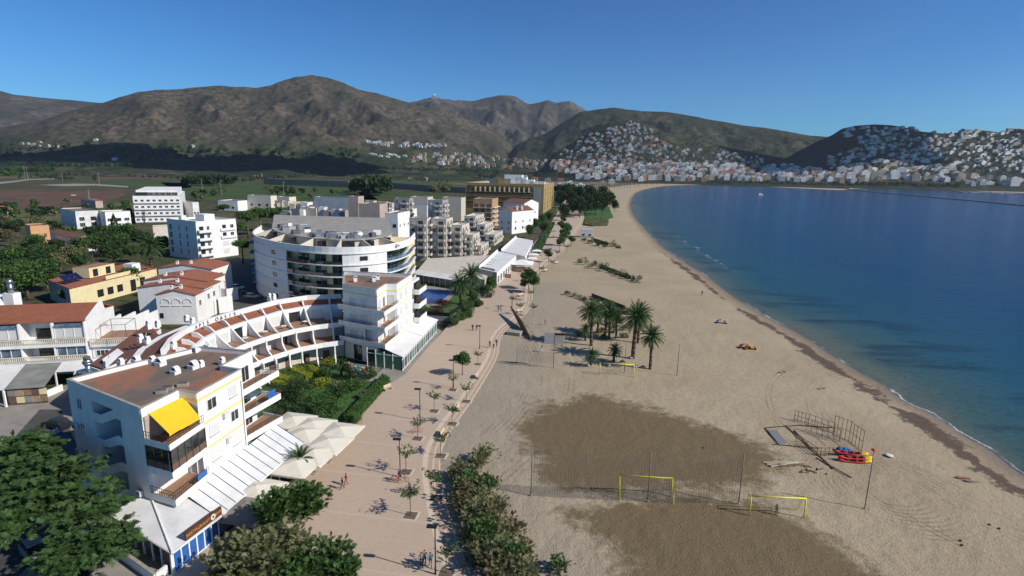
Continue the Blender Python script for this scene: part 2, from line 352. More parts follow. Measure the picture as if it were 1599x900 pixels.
    cen = mth(nt, 'ABSOLUTE', mth(nt, 'SUBTRACT', sdn, mth(nt, 'MULTIPLY_ADD', n4, 7.0, 0.9)))
    wd = attr(nt, 'weed')
    wv = mth(nt, 'SUBTRACT', mth(nt, 'MULTIPLY', wd, mth(nt, 'MULTIPLY_ADD', n5, 5.2, -0.8)), cen)
    wv = mth(nt, 'SUBTRACT', wv, mth(nt, 'MULTIPLY', ramp(nt, tnoise(nt, v, 0.07, 4, 0.6), [(0.36, (1,) * 3), (0.48, (0,) * 3)]), 1.6))
    wfac = ramp(nt, mth(nt, 'MULTIPLY', wv, 0.6), [(0.0, (0,) * 3), (0.35, (.92,) * 3)])
    col = mixc(nt, wfac, col, mixc(nt, n5, (0.030, 0.019, 0.013), (0.15, 0.105, 0.075)))
    nt.links.new(col, b.inputs['Base Color'])
    nt.links.new(ramp(nt, mth(nt, 'DIVIDE', sdn, 10.0), [(0.02, (.35,) * 3), (0.25, (.9,) * 3)]), b.inputs['Roughness'])
    hh = mth(nt, 'ADD', mth(nt, 'MULTIPLY', tnoise(nt, v, 1.1, 5, 0.7), 1.6), mth(nt, 'MULTIPLY', n3, 0.9)); bump(nt, b, hh, 0.55, 0.25)
sandmat()
def seamat():
    m, nt, b = new_mat('seawater'); v = coords(nt, 'World'); s = attr(nt, 'sd')
    n1 = tnoise(nt, v, 0.012, 4, 0.6); n0 = tnoise(nt, v, 0.05, 5, 0.65)
    d = mth(nt, 'ADD', mth(nt, 'MULTIPLY', s, -1.0), mth(nt, 'MULTIPLY', mth(nt, 'SUBTRACT', n1, 0.5), 40.0))
    col = ramp(nt, mth(nt, 'DIVIDE', d, 220.0), [(0.0, (0.10, 0.115, 0.085)), (0.03, (0.045, 0.09, 0.085)), (0.10, (0.012, 0.07, 0.105)), (0.35, (0.002, 0.043, 0.110)), (1.0, (0.0008, 0.030, 0.105))])
    wx = coords(nt, 'World', rad(35), (0.25, 1, 1)); pw = tnoise(nt, wx, 0.11, 5, 0.6)
    dk = mth(nt, 'MULTIPLY', ramp(nt, mth(nt, 'DIVIDE', d, 60.0), [(0.03, (0,) * 3), (0.12, (1,) * 3), (0.35, (1,) * 3), (0.6, (0,) * 3)]), ramp(nt, pw, [(0.50, (0,) * 3), (0.62, (.6,) * 3)]))
    col = mixc(nt, dk, col, (0.006, 0.012, 0.028))
    # foam where small waves break on the sand
    fx = tnoise(nt, v, 0.35, 4, 0.7); fs = mth(nt, 'ADD', s, mth(nt, 'MULTIPLY', mth(nt, 'SUBTRACT', fx, 0.5), 2.6))
    f1 = mth(nt, 'SUBTRACT', 0.28, mth(nt, 'ABSOLUTE', mth(nt, 'ADD', fs, 0.5)))
    fo = mth(nt, 'MULTIPLY', mth(nt, 'MULTIPLY', f1, 5.0, clamp=True), ramp(nt, n0, [(0.5, (0,) * 3), (0.62, (1,) * 3)]))
    bk = attr(nt, 'brk'); f2 = mth(nt, 'SUBTRACT', 0.9, mth(nt, 'ABSOLUTE', mth(nt, 'ADD', mth(nt, 'ADD', s, 16.0), mth(nt, 'MULTIPLY', mth(nt, 'SUBTRACT', n0, 0.5), 22.0))))
    fo = mth(nt, 'MAXIMUM', fo, mth(nt, 'MULTIPLY', mth(nt, 'MULTIPLY', f2, 3.0, clamp=True), mth(nt, 'MULTIPLY', bk, ramp(nt, fx, [(0.5, (0,) * 3), (0.62, (.6,) * 3)]))))
    col = mixc(nt, fo, col, (0.55, 0.56, 0.55))
    nt.links.new(col, b.inputs['Base Color']); b.inputs['Roughness'].default_value = 0.16; b.inputs['IOR'].default_value = 1.33; b.inputs['Specular IOR Level'].default_value = 0.14
    v2 = coords(nt, 'World', rad(60), (0.5, 1, 1)); h = mth(nt, 'ADD', tnoise(nt, v2, 0.9, 4, 0.6), mth(nt, 'MULTIPLY', tnoise(nt, v2, 0.12, 3), 1.5)); bump(nt, b, h, 0.85, 0.4)
seamat()
def landmat(name, stops, sc=0.02, sc2=0.3, speck=(0.018, 0.03, 0.012), lo=0.5, amt=0.8, bmp=0.0, bs=0.05, low=0):
    m, nt, b = new_mat(name); b.inputs['Roughness'].default_value = 0.95; b.inputs['Specular IOR Level'].default_value = 0.1
    v = coords(nt, 'World'); col = ramp(nt, tnoise(nt, v, sc, 7, 0.65), stops)
    col = mixc(nt, ramp(nt, tnoise(nt, v, sc2, 4, 0.7), [(lo, (0,) * 3), (lo + 0.1, (amt,) * 3)]), col, speck)
    if low:      # farmland and scrub on the lower ground, bare slopes above
        sp = nt.nodes.new('ShaderNodeSeparateXYZ'); nt.links.new(v, sp.inputs[0]); vo = nt.nodes.new('ShaderNodeTexVoronoi'); vo.inputs['Scale'].default_value = 0.006; nt.links.new(coords(nt, 'World', .3, (1, .35, 0)), vo.inputs['Vector'])
        fc_ = ramp(nt, vo.outputs['Color'], [(0.2, (0.028, 0.042, 0.018)), (0.45, (0.05, 0.068, 0.028)), (0.6, (0.085, 0.075, 0.045)), (0.8, (0.035, 0.05, 0.022))])
        fc_ = mixc(nt, ramp(nt, tnoise(nt, v, 0.02, 4, 0.7), [(0.45, (0,) * 3), (0.55, (.9,) * 3)]), fc_, (0.018, 0.026, 0.013))
        zz_ = mth(nt, 'ADD', mth(nt, 'DIVIDE', sp.outputs[2], low), mth(nt, 'MULTIPLY', mth(nt, 'SUBTRACT', tnoise(nt, v, 0.004, 5, .6), 0.5), 1.4))
        col = mixc(nt, ramp(nt, zz_, [(0.6, (1,) * 3), (1.1, (0,) * 3)]), col, fc_)
    nt.links.new(col, b.inputs['Base Color'])
    if bmp: bump(nt, b, tnoise(nt, v, bs, 6, 0.7), bmp, 20)
    return m
landmat('land', [(0.35, (0.05, 0.065, 0.03)), (0.5, (0.075, 0.075, 0.04)), (0.65, (0.12, 0.095, 0.06))], 0.02, 0.25)
landmat('townland', [(0.35, (0.10, 0.09, 0.06)), (0.6, (0.20, 0.17, 0.12))], 0.02, 0.06, (0.03, 0.04, 0.02), 0.5)
landmat('hill_brown', [(0.32, (0.040, 0.038, 0.028)), (0.50, (0.085, 0.066, 0.047)), (0.68, (0.14, 0.105, 0.075))], 0.0035, 0.034, (0.026, 0.033, 0.018), 0.46, 0.85, 1.0, 0.006, 170)
landmat('hill_grey', [(0.32, (0.036, 0.036, 0.030)), (0.50, (0.075, 0.062, 0.052)), (0.68, (0.14, 0.12, 0.105))], 0.003, 0.02, (0.026, 0.033, 0.02), 0.47, 0.8, 1.0, 0.005)
landmat('hill_green', [(0.35, (0.028, 0.033, 0.020)), (0.55, (0.050, 0.050, 0.031)), (0.7, (0.10, 0.085, 0.058))], 0.006, 0.03, (0.02, 0.028, 0.014), 0.45, 0.85, 1.0, 0.01)
landmat('ploughed', [(0.35, (0.085, 0.055, 0.04)), (0.65, (0.14, 0.09, 0.065))], 0.03, 0.4, (0.06, 0.045, 0.03), 0.6, 0.5)
landmat('crop', [(0.35, (0.042, 0.068, 0.025)), (0.65, (0.065, 0.095, 0.035))], 0.02, 0.4, (0.04, 0.06, 0.02), 0.6, 0.5)
landmat('drygrass', [(0.35, (0.075, 0.085, 0.035)), (0.65, (0.13, 0.12, 0.06))], 0.02, 0.4, (0.04, 0.05, 0.02), 0.55, 0.6)
def pavemat():
    m, nt, b = new_mat('promenade_paving'); b.inputs['Roughness'].default_value = 0.8
    v = coords(nt, 'World', rad(9)); br = nt.nodes.new('ShaderNodeTexBrick'); br.inputs['Scale'].default_value = 2.2; br.inputs['Mortar Size'].default_value = 0.012
    br.inputs['Color1'].default_value = (0.45, 0.345, 0.25, 1); br.inputs['Color2'].default_value = (0.50, 0.39, 0.285, 1); br.inputs['Mortar'].default_value = (0.31, 0.21, 0.16, 1)
    nt.links.new(v, br.inputs['Vector']); col = br.outputs[0]
    col = mixc(nt, ramp(nt, tnoise(nt, v, 0.12, 6, 0.6), [(0.4, (0,) * 3), (0.75, (.5,) * 3)]), col, (0.40, 0.31, 0.24))
    col = mixc(nt, ramp(nt, tnoise(nt, v, 1.3, 5, 0.7), [(0.55, (0,) * 3), (0.8, (.35,) * 3)]), col, (0.25, 0.17, 0.13))
    # pale bands every eight metres and one along the middle
    sp = nt.nodes.new('ShaderNodeSeparateXYZ'); nt.links.new(v, sp.inputs[0])
    fy = mth(nt, 'ABSOLUTE', mth(nt, 'SUBTRACT', mth(nt, 'FRACT', mth(nt, 'DIVIDE', sp.outputs[1], 8.0)), 0.5))
    by = mth(nt, 'LESS_THAN', fy, 0.022); bx = mth(nt, 'LESS_THAN', mth(nt, 'ABSOLUTE', mth(nt, 'SUBTRACT', sp.outputs[0], -3.6)), 0.12)
    col = mixc(nt, mth(nt, 'MULTIPLY', mth(nt, 'MAXIMUM', by, bx), 0.4), col, (0.50, 0.43, 0.36))
    nt.links.new(col, b.inputs['Base Color']); bump(nt, b, br.outputs[1], 0.15, 0.01)
pavemat()
M('stripstone', (0.46, 0.34, 0.24), (0.38, 0.28, 0.2), 1.2)
M('stripline', (0.60, 0.50, 0.38), (0.5, 0.42, 0.32), 2)
PROM_R = [(790, 1010), (735, 900), (697, 790), (690, 700), (740, 620), (775, 560), (786, 520), (828, 480), (838, 430), (880, 390), (900, 365), (912, 340), (905, 322), (896, 310), (905, 302)]
prom_r = smoothline([tuple(P(x, y)[:2]) for x, y in PROM_R], 5)
# ---- ground, one sheet to the horizon (drops below the water where the sea lies)
pts, fc = polar(-88, 88, 300, 6, 16000, 190)
s_ = sdist(pts); z = np.where(s_ < 12, np.clip(-0.75 + (s_) * 0.035, -6, -0.5), -0.06)
_cv = inpoly(pts, [(p[0] + 1.0, p[1]) for p in prom_r] + [(120, 1200), (700, 2000), (3000, 1500), (3000, -200), (0, -200)]); z = np.where(_cv & (s_ < 400), np.minimum(z, -0.5), z)
g = npmesh('ground', np.column_stack([pts, z]), fc, ['land', 'townland']); g['kind'] = 'structure'
cen = pts[fc].mean(1); tw = inpoly(cen, [tuple(P(x, y)[:2]) for x, y in ((870, 300), (600, 280), (600, 272), (830, 271), (1599, 284), (1760, 292), (1800, 306), (1500, 297), (1100, 288), (980, 292))])
g.data.polygons.foreach_set('material_index', tw.astype(np.int32))
# ---- sea
pts, fc = polar(-10, 88, 300, 30, 14000, 260)
s_ = sdist(pts); keep = (s_[fc].min(1) < 3); fc = fc[keep]; used = np.unique(fc); mp = np.full(len(pts), -1); mp[used] = np.arange(len(used))
npmesh('sea', np.column_stack([pts[used], np.full(len(used), -0.4)]), mp[fc], ['seawater'], attrs={'sd': s_[used], 'brk': np.interp(pts[used][:, 1], [215, 235, 330, 360], [0, 1, 1, 0])})['kind'] = 'structure'
# ---- beach
PROM_L = [(200, 1010), (268, 898), (336, 848), (430, 770), (470, 740), (545, 662), (605, 600), (630, 584), (688, 522), (704, 504), (770, 450), (800, 420), (830, 385), (862, 345), (872, 330), (880, 316), (893, 303)]
prom_l = [tuple(P(x, y)[:2]) for x, y in PROM_L]
pts, fc = polar(-14, 62, 420, 30, 2600, 330)
s_ = sdist(pts)
back = [tuple(P(x, y)[:2]) for x, y in ((893, 303), (930, 296), (975, 290), (1000, 288), (1042, 286.6), (1160, 286.5), (1300, 290), (1500, 292.5), (1640, 298), (1800, 301))]
bpoly = [(p[0] - 1.5, p[1]) for p in prom_r[:-6]] + back + [(3000.0, 1500.0), (3000.0, -200.0), (0.0, -200.0)]
ok = (s_[fc].min(1) > -12) & inpoly(pts[fc].mean(1), bpoly); fc = fc[ok]; used = np.unique(fc); mp = np.full(len(pts), -1); mp[used] = np.arange(len(used)); bp = pts[used]; s_ = s_[used]
W1 = [(810, 665), (850, 632), (930, 616), (1000, 632), (1080, 662), (1150, 680), (1195, 697), (1205, 730), (1190, 762), (1130, 775), (1040, 768), (960, 772), (880, 768), (842, 745), (825, 705)]
W2 = [(870, 800), (960, 784), (1060, 779), (1150, 781), (1230, 802), (1290, 846), (1390, 905), (1460, 960), (930, 960), (985, 880), (925, 840)]
def wetf(w_, k):
    pl = [tuple(P(x, y)[:2]) for x, y in w_]; d = pdist(bp, pl, True); return np.clip(0.5 + np.where(inpoly(bp, pl), d, -d) / k, 0, 1)
wet = np.maximum(wetf(W1, 14), wetf(W2, 10))
strip = np.clip(1 - pdist(bp, prom_r) / 22, 0, 1) * (bp[:, 1] < 190)
yy = bp[:, 1]; weed = np.clip(np.interp(yy, [40, 75, 110, 150, 165, 230, 260, 400, 700], [1.0, 1.15, 1.1, .8, .35, 1.3, .3, .1, 0]), 0, 2)
zb = np.where(s_ < 12, -0.4 + np.minimum(s_, 12) * 0.0335, 0.002)
nz = np.array([noise.noise((x * 0.35, y * 0.35, 0)) * 0.10 + noise.noise((x * 0.9, y * 0.9, 5)) * 0.05 if y < 160 else 0.0 for x, y in bp]); zb = zb + nz * np.clip((s_ - 3) / 6, 0, 1) * np.clip((pdist(bp, prom_r) - 1) / 3, 0, 1)
npmesh('beach', np.column_stack([bp, zb]), mp[fc], ['sand'], attrs={'sd': s_, 'wet': wet, 'strip': strip, 'weed': weed})['kind'] = 'structure'
# ---- promenade and its three low kerb lines
mb = MB()
def strip_between(mb, L, Rr, z0, z1, m):
    n = min(len(L), len(Rr))
    for i in range(n - 1):
        mb.prism([L[i], Rr[i], Rr[i + 1], L[i + 1]], z0, z1, m)
def resamp(line, n):
    line = [Vector(p[:2]) for p in line]; L = [0]
    for i in range(1, len(line)): L.append(L[-1] + (line[i] - line[i - 1]).length)
    out = []
    for k in range(n):
        t = (k / (n - 1)) ** 1.6 * L[-1]; i = 0
        while i < len(L) - 2 and L[i + 1] < t: i += 1
        f = (t - L[i]) / max(L[i + 1] - L[i], 1e-6); out.append(line[i].lerp(line[i + 1], min(f, 1)))
    return out
def offset(line, d):
    out = []
    for i, p in enumerate(line):
        a = Vector(line[max(i - 1, 0)][:2]); b = Vector(line[min(i + 1, len(line) - 1)][:2]); t = (b - a).normalized(); out.append(Vector(p[:2]) + Vector((t.y, -t.x)) * d)
    return out
def sheet(name, poly, z, m):
    """flat sheet with a thin edge"""
    mb = MB(); mb.prism(poly, z - 0.05, z, m); return tag(mb.build(name), kind='structure')
rl = [Vector(p) for p in prom_r]
poly = [Vector(p) for p in prom_l] + offset(rl, -2.2)[::-1]
sheet('promenade', poly, 0.10, 'promenade_paving')
mb = MB(); A = rl[:-10]; z = 0.10
for k, (a, b, m) in enumerate(((-2.2, -1.55, 'stripline'), (-1.55, -0.9, 'stripstone'), (-0.9, -0.7, 'stripline'), (-0.7, -0.1, 'stripstone'), (-0.1, 0.1, 'stripline'))):
    strip_between(mb, offset(A, a), offset(A, b), -0.1, 0.09 - k * 0.012, m)
tag(mb.build('promenade_kerb'), kind='structure')
# ---- hills and mountains as height fields
def fbm(x, y, o=5, seed=0.0):
    s = 0; a = 0.5; f = 1.0
    for _ in range(o): s += a * (1 - abs(noise.noise((x * f, y * f, seed))) * 2.2); a *= 0.5; f *= 2.07
    return s
def hill(name, line, r0, R1, rb, m, nx=150, ny=70, amp=0.16, nsc=900.0, pw=2.2, fan=0.18, seed=0.0, edge=0.08, back=0.35):
    xs = np.array([p[0] for p in line], float); ys = np.array([p[1] for p in line], float)
    V = []; X = np.linspace(xs[0], xs[-1], nx)
    for i, x in enumerate(X):
        yc = np.interp(x, xs, ys); u = i / (nx - 1); r1 = R1 if not isinstance(R1, tuple) else float(np.interp(x, [xs[0], xs[-1]], R1)); e = min(1, u / edge, (1 - u) / edge); e = e * e * (3 - 2 * e)
        c = PR(x, yc, r1); dx, dy = c.x / r1, c.y / r1; zc = c.z
        rr0 = np.interp(x, [xs[0], xs[-1]], r0) if isinstance(r0, tuple) else r0; r1 = R1 if not isinstance(R1, tuple) else float(np.interp(x, [xs[0], xs[-1]], R1))
        for j in range(ny):
            t = j / (ny - 1) * (1 + back)
            r = rr0 + (r1 - rr0) * t
            if t <= 1: k = fan * t ** 1.3 + (1 - fan) * (t ** pw) * (1 - 0.12 * math.sin(math.pi * t))
            else: k = 1 - 0.9 * ((t - 1) / back) ** 1.2
            px, py = dx * r, dy * r
            n_ = fbm(px / nsc, py / nsc, 7, seed) - 0.55
            near = min(1.0, t / 0.25) * (1 - math.exp(-((t - 1) / 0.09) ** 2) * 0.9)
            zz = zc * e * k + n_ * amp * zc * near * (0.25 + t * 0.9) * e
            V.append((px, py, zz - 1.5 if j == 0 else zz))
    V = np.array(V); i, j = np.meshgrid(np.arange(nx - 1), np.arange(ny - 1), indexing='ij'); b = (i * ny + j).ravel()
    f = np.stack([b, b + ny, b + ny + 1, b + 1], 1)
    o = npmesh(name, V, f, [m]); o['kind'] = 'structure'; return o, BVHTree.FromPolygons([tuple(v) for v in V], f.tolist())
HILLS = []
HILLS.append(hill('far_mountain', [(-420, 150), (-200, 130), (-80, 128), (0, 141), (20, 147), (60, 151), (110, 155), (160, 160), (230, 168), (320, 190)], 3500, 7000, 0, 'hill_grey', 110, 60, seed=3.1, edge=0.04))
HILLS.append(hill('far_mountain', [(560, 190), (630, 161), (650, 157), (665, 153), (678, 150), (690, 153), (715, 156), (740, 156), (760, 150), (780, 147), (805, 151), (825, 160), (840, 157), (855, 155), (870, 160), (890, 158), (905, 166), (915, 172), (950, 176), (1030, 195)], 3200, 6600, 0, 'hill_grey', 210, 120, amp=0.34, nsc=500, seed=9.4, fan=0.16))
HILLS.append(hill('mountain', [(-260, 215), (-40, 205), (60, 190), (100, 176), (160, 160), (190, 150), (215, 142), (250, 139), (285, 140), (310, 135), (340, 133), (375, 136), (400, 137), (425, 133), (445, 125), (465, 119), (487, 116), (505, 121), (530, 126), (560, 138), (590, 145), (610, 151), (630, 157), (660, 165), (700, 176), (740, 190), (800, 215), (860, 240)], 1700, 4600, 0, 'hill_brown', 380, 170, amp=0.26, nsc=430, seed=1.7, fan=0.24, pw=2.6))
HILLS.append(hill('hill', [(760, 240), (800, 228), (850, 208), (880, 190), (908, 174), (930, 170), (960, 168), (1000, 173), (1045, 175), (1085, 182), (1130, 190), (1160, 196), (1200, 200), (1240, 207), (1265, 212), (1290, 213), (1340, 224), (1400, 232)], 2300, 3900, 0, 'hill_green', 280, 130, amp=0.24, nsc=300, seed=5.2, fan=0.1, pw=1.7))
HILLS.append(hill('hill', [(820, 262), (850, 246), (880, 232), (905, 215), (930, 200), (955, 190), (985, 187), (1010, 193), (1040, 207), (1080, 219), (1120, 227), (1170, 237), (1230, 248), (1290, 258), (1330, 268)], 2050, 2750, 0, 'hill_green', 150, 70, amp=0.06, nsc=260, seed=7.7, fan=0.15, pw=1.3, edge=0.1))
HILLS.append(hill('hill', [(1190, 272), (1220, 251), (1250, 234), (1275, 221), (1300, 210), (1315, 200), (1340, 195), (1365, 193), (1390, 194), (1410, 197), (1440, 205), (1475, 208), (1510, 205), (1530, 202), (1560, 206), (1599, 200), (1700, 192), (1850, 190)], (2080, 2750), (2800, 3500), 0, 'hill_green', 230, 80, amp=0.09, nsc=300, seed=2.3, fan=0.15, pw=1.25, edge=0.06))
def hit(px, py):
    o = Vector((0, 0, H)); d = Vector(ray(px, py)).normalized(); best = None
    for _, t in HILLS:
        h = t.ray_cast(o, d)
        if h[0] is not None and (best is None or h[3] < best[1]): best = (h[0], h[3])
    g_ = None
    if d.z < 0: g_ = (P(px, py, 0), H / -d.z)
    if best and (g_ is None or best[1] < g_[1]): return best[0]
    return g_[0] if g_ else None
# ================================================================ VEGETATION
NR = np.random.default_rng(5)
def quads(cs, size, nrm=None, asp=1.0, along=None):
    """leaf quads at points cs; returns verts, faces"""
    n = len(cs); a = NR.normal(size=(n, 3)) if along is None else along + NR.normal(size=(n, 3)) * 0.25
    if nrm is not None: a = a - (a * nrm).sum(1)[:, None] * nrm * 0.8
    a /= np.linalg.norm(a, axis=1)[:, None] + 1e-9
    b = NR.normal(size=(n, 3)); b -= (a * b).sum(1)[:, None] * a; b /= np.linalg.norm(b, axis=1)[:, None] + 1e-9
    s = (size * NR.uniform(0.6, 1.3, n))[:, None]
    a = a * s * asp; b = b * s * 0.5
    v = np.stack([cs - a, cs + b * 0.9, cs + a, cs - b * 0.9], 1).reshape(-1, 3)
    return v, np.arange(4 * n).reshape(-1, 4)
def crown_pts(n, c, r, nl, lobe=0.42, hollow=0.55, flat=1.0):
    """points on the shells of lobes scattered over an ellipsoid; c centre, r radii"""
    c = np.array(c); r = np.array(r); L = []
    for k in range(nl):
        d = NR.normal(size=3); d /= np.linalg.norm(d); d[2] = d[2] * 0.9 + 0.12
        L.append((c + d * r * NR.uniform(0.35, 0.8), r * lobe * NR.uniform(0.65, 1.25)))
    idx = NR.integers(0, nl, n); d = NR.normal(size=(n, 3)); d /= np.linalg.norm(d, axis=1)[:, None]
    C = np.array([l[0] for l in L])[idx]; Rr = np.array([l[1] for l in L])[idx]
    rad_ = (hollow + (1 - hollow) * NR.random(n) ** 0.6)[:, None] * NR.uniform(0.85, 1.15, (n, 1))
    return C + d * Rr * rad_ * np.array([1, 1, flat]), d
def sprays(o, d, L, size, up=0.0, nl=14):
    """feathery twigs: each a stem direction with leaflets on both sides"""
    n = len(o); d = d + NR.normal(size=(n, 3)) * 0.45; d[:, 2] = d[:, 2] * 0.5 - 0.15 + up; d /= np.linalg.norm(d, axis=1)[:, None]
    side = np.cross(d, np.array([0, 0, 1.0]) + NR.normal(size=(n, 3)) * .3); side /= np.linalg.norm(side, axis=1)[:, None] + 1e-9; V = []; Ls = (L * NR.uniform(.6, 1.2, n))[:, None]
    for k in range(nl):
        t = (k // 2 + .5) / (nl / 2); sg = 1 if k % 2 else -1; b = o + d * Ls * t + np.array([0, 0, -1.0]) * (t * t * .12) * Ls; w_ = size * 2.2 * math.sin(math.pi * (.15 + .75 * t)); tip = b + (side * sg + d * .55) * w_ + NR.normal(size=(n, 3)) * size * .25; q = d * size * .45
        V.append(np.stack([b - q, tip - q * .4, tip + q * .4, b + q], 1))
    v = np.stack(V, 1).reshape(-1, 3); return v, np.arange(len(v)).reshape(-1, 4)
def leafmesh(name, v, f, m, parent=None): return npmesh(name, v, f, [m], smooth=False, parent=parent)
def limbs(mb, base, h, tops, r, m, n=6):
    top = Vector((base[0], base[1], base[2] + h)); mb.bar(base, top, r, m, n, r * 0.7)
    for t in tops:
        t = Vector(t); mid = top.lerp(t, 0.5) + Vector((0, 0, 0.1 * (t - top).length)); mb.bar(top, mid, r * 0.5, m, 5, r * 0.32); mb.bar(mid, t, r * 0.32, m, 4, r * 0.12)
PROTO = {}
def proto(kind, mk):
    if kind not in PROTO:
        me_t, me_c = mk(); PROTO[kind] = (me_t, me_c)
    return PROTO[kind]
def mk_tree(n, r, h, th, nl, size, leaf, asp=1.0, lobe=0.42, bark='bark', tr=0.22, hollow=0.55):
    def f():
        mb = MB(); c = (0, 0, h - r[2]); p, d = crown_pts(n, c, r, nl, lobe, hollow); v, fc = quads(p, size, None, asp)
        tops = [(r[0] * 0.55 * math.cos(a) * R.uniform(.5, 1), r[1] * 0.55 * math.sin(a) * R.uniform(.5, 1), h - r[2] * R.uniform(.4, 1.1)) for a in [k * 2.4 for k in range(7)]]
        limbs(mb, (0, 0, -0.1), th, tops, tr, bark)
        t = mb.build('trunk'); k = leafmesh('crown', v, fc, leaf); res = (t.data, k.data); D.objects.remove(t); D.objects.remove(k); return res
    return f
KINDS = {
    'broad': mk_tree(2600, (3.4, 3.4, 2.9), 7.5, 2.2, 22, 0.34, 'leaf_mid'),
    'broad2': mk_tree(2400, (3.8, 3.2, 2.6), 7.0, 2.0, 16, 0.34, 'leaf_dark'),
    'bright': mk_tree(2400, (3.4, 3.4, 2.7), 7.0, 2.0, 18, 0.34, 'leaf_bright'),
    'olive': mk_tree(1500, (2.4, 2.4, 1.9), 4.6, 1.2, 12, 0.28, 'leaf_tam'),
    'brown': mk_tree(1500, (3.0, 3.0, 3.0), 7.5, 1.5, 12, 0.32, 'leaf_brown'),
    'pine': mk_tree(2600, (4.2, 4.2, 2.0), 9.5, 6.0, 20, 0.34, 'leaf_mid', lobe=0.36, tr=0.35),
    'darkpine': mk_tree(3800, (5.2, 5.2, 6.6), 15, 2.5, 34, 0.5, 'leaf_dark', lobe=0.40, tr=0.4),
    'poplar': mk_tree(1500, (2.4, 2.4, 5.0), 13, 3.0, 14, 0.42, 'leaf_bright', lobe=0.4),
    'mulberry': mk_tree(1300, (1.9, 1.9, 1.35), 4.6, 2.0, 12, 0.24, 'leaf_bright', lobe=0.5, tr=0.1),
    'far': mk_tree(260, (3.6, 3.6, 3.0), 7.5, 2.0, 7, 1.0, 'leaf_dark', lobe=0.55),
    'far2': mk_tree(260, (3.6, 3.6, 2.6), 6.5, 1.5, 7, 1.0, 'leaf_mid', lobe=0.55),
    'farolive': mk_tree(220, (3.2, 3.2, 2.4), 5.5, 1.5, 7, 0.9, 'leaf_tam', lobe=0.55),
}
def mk_sapling():
    mb = MB(); h = 2.0; mb.bar((0, 0, 0), (0, 0, h), 0.045, 'bark', 5, 0.035); P_ = []
    for k in range(9):
        a = k * 2.39 + R.uniform(-.3, .3); L = R.uniform(0.9, 1.55); e = R.uniform(0.3, 0.95)
        t = Vector((math.cos(a) * L * 0.8, math.sin(a) * L * 0.8, h + L * e)); mb.bar((0, 0, h), t, 0.03, 'bark', 4, 0.012)
        for q in range(20):
            s = R.uniform(0.3, 1.15); P_.append(Vector((0, 0, h)).lerp(t, s) + Vector((R.gauss(0, .13), R.gauss(0, .13), R.gauss(0, .1))))
    v, f = quads(np.array([tuple(p) for p in P_]), 0.15); t = mb.build('trunk'); k = leafmesh('crown', v, f, 'leaf_mid'); r = (t.data, k.data); D.objects.remove(t); D.objects.remove(k); return r
KINDS['sapling'] = mk_sapling; KINDS['sapling2'] = mk_sapling
def mk_cypress():
    mb = MB(); mb.bar((0, 0, 0), (0, 0, 2), 0.2, 'bark', 6); n = 2200; t = NR.random(n) ** 0.8; a = NR.uniform(0, 6.283, n)
    rr = 1.9 * np.clip(np.sin(np.pi * (0.12 + t * 0.88)) ** 0.6 * (1 - t) ** 0.35, 0, 1) * NR.uniform(.7, 1.08, n)
    p = np.stack([rr * np.cos(a), rr * np.sin(a), 0.7 + t * 9.3], 1); v, f = quads(p, 0.26, None, 1.2, along=np.array([0, 0, 1.0]))
    t = mb.build('trunk'); k = leafmesh('crown', v, f, 'leaf_dark'); r = (t.data, k.data); D.objects.remove(t); D.objects.remove(k); return r
KINDS['cypress'] = mk_cypress
def mk_palm(hh=6.0, nf=58, L0=2.6, tr=0.26, leaflets=15):
    def f():
        mb = MB(); bend = 0.35; pv = Vector((0, 0, -0.1))
        for k in range(8):
            t = (k + 1) / 8; q = Vector((bend * t * t, 0, hh * t)); mb.bar(pv, q, tr * (1.15 - 0.2 * t + (0.1 if k % 2 else 0)), 'palmbark', 8, tr * (1.1 - 0.2 * t)); pv = q
        mb.ball((pv.x, pv.y, pv.z + 0.1), tr * 1.6, 'palmbark', 8, 5, 1.3)
        V = []; Fc = []; MI = []
        for k in range(nf):
            a = k * 2.39996; u = k / nf; el = rad(82 - 118 * u ** 0.9) + R.uniform(-.1, .1); L = L0 * R.uniform(0.85, 1.1); dry = 1 if u > 0.90 else 0
            d = Vector((math.cos(a) * math.cos(el), math.sin(a) * math.cos(el), math.sin(el))); p = pv + Vector((0, 0, .2)); prev = None
            side = Vector((-math.sin(a), math.cos(a), 0)); N = leaflets
            for s in range(N):
                t = s / N; d = (d + Vector((0, 0, -0.055 - 0.05 * t))).normalized(); q = p + d * (L / N)
                up = side.cross(d).normalized()
                if s > 1:
                    ln = 0.52 * math.sin(math.pi * (0.12 + 0.83 * t)) * L0 / 2.6
                    for sg in (-1, 1):
                        tip = q + (side * sg * 0.8 + d * 0.6 + up * 0.25 + Vector((0, 0, -0.12))).normalized() * ln
                        i = len(V); wv = d * 0.05; V += [tuple(p - wv), tuple(p + d * 0.13), tuple(tip)]; Fc.append((i, i + 1, i + 2)); MI.append(dry)
                i = len(V); V += [tuple(p - up * 0.025), tuple(q - up * .02), tuple(q + up * .02), tuple(p + up * 0.025)]; Fc.append((i, i + 1, i + 2, i + 3)); MI.append(dry); p = q
        t = mb.build('trunk'); k = npmesh('crown', V, Fc, ['leaf_palm', 'leaf_brown'], smooth=False); k.data.polygons.foreach_set('material_index', MI)
        r = (t.data, k.data); D.objects.remove(t); D.objects.remove(k); return r
    return f
KINDS['palm'] = mk_palm(); KINDS['palmshort'] = mk_palm(3.0, 46, 2.3, 0.3); KINDS['palmbig'] = mk_palm(5.0, 64, 3.7, 0.42, 18); KINDS['palmfar'] = mk_palm(7.0, 26, 2.6, 0.25, 6)
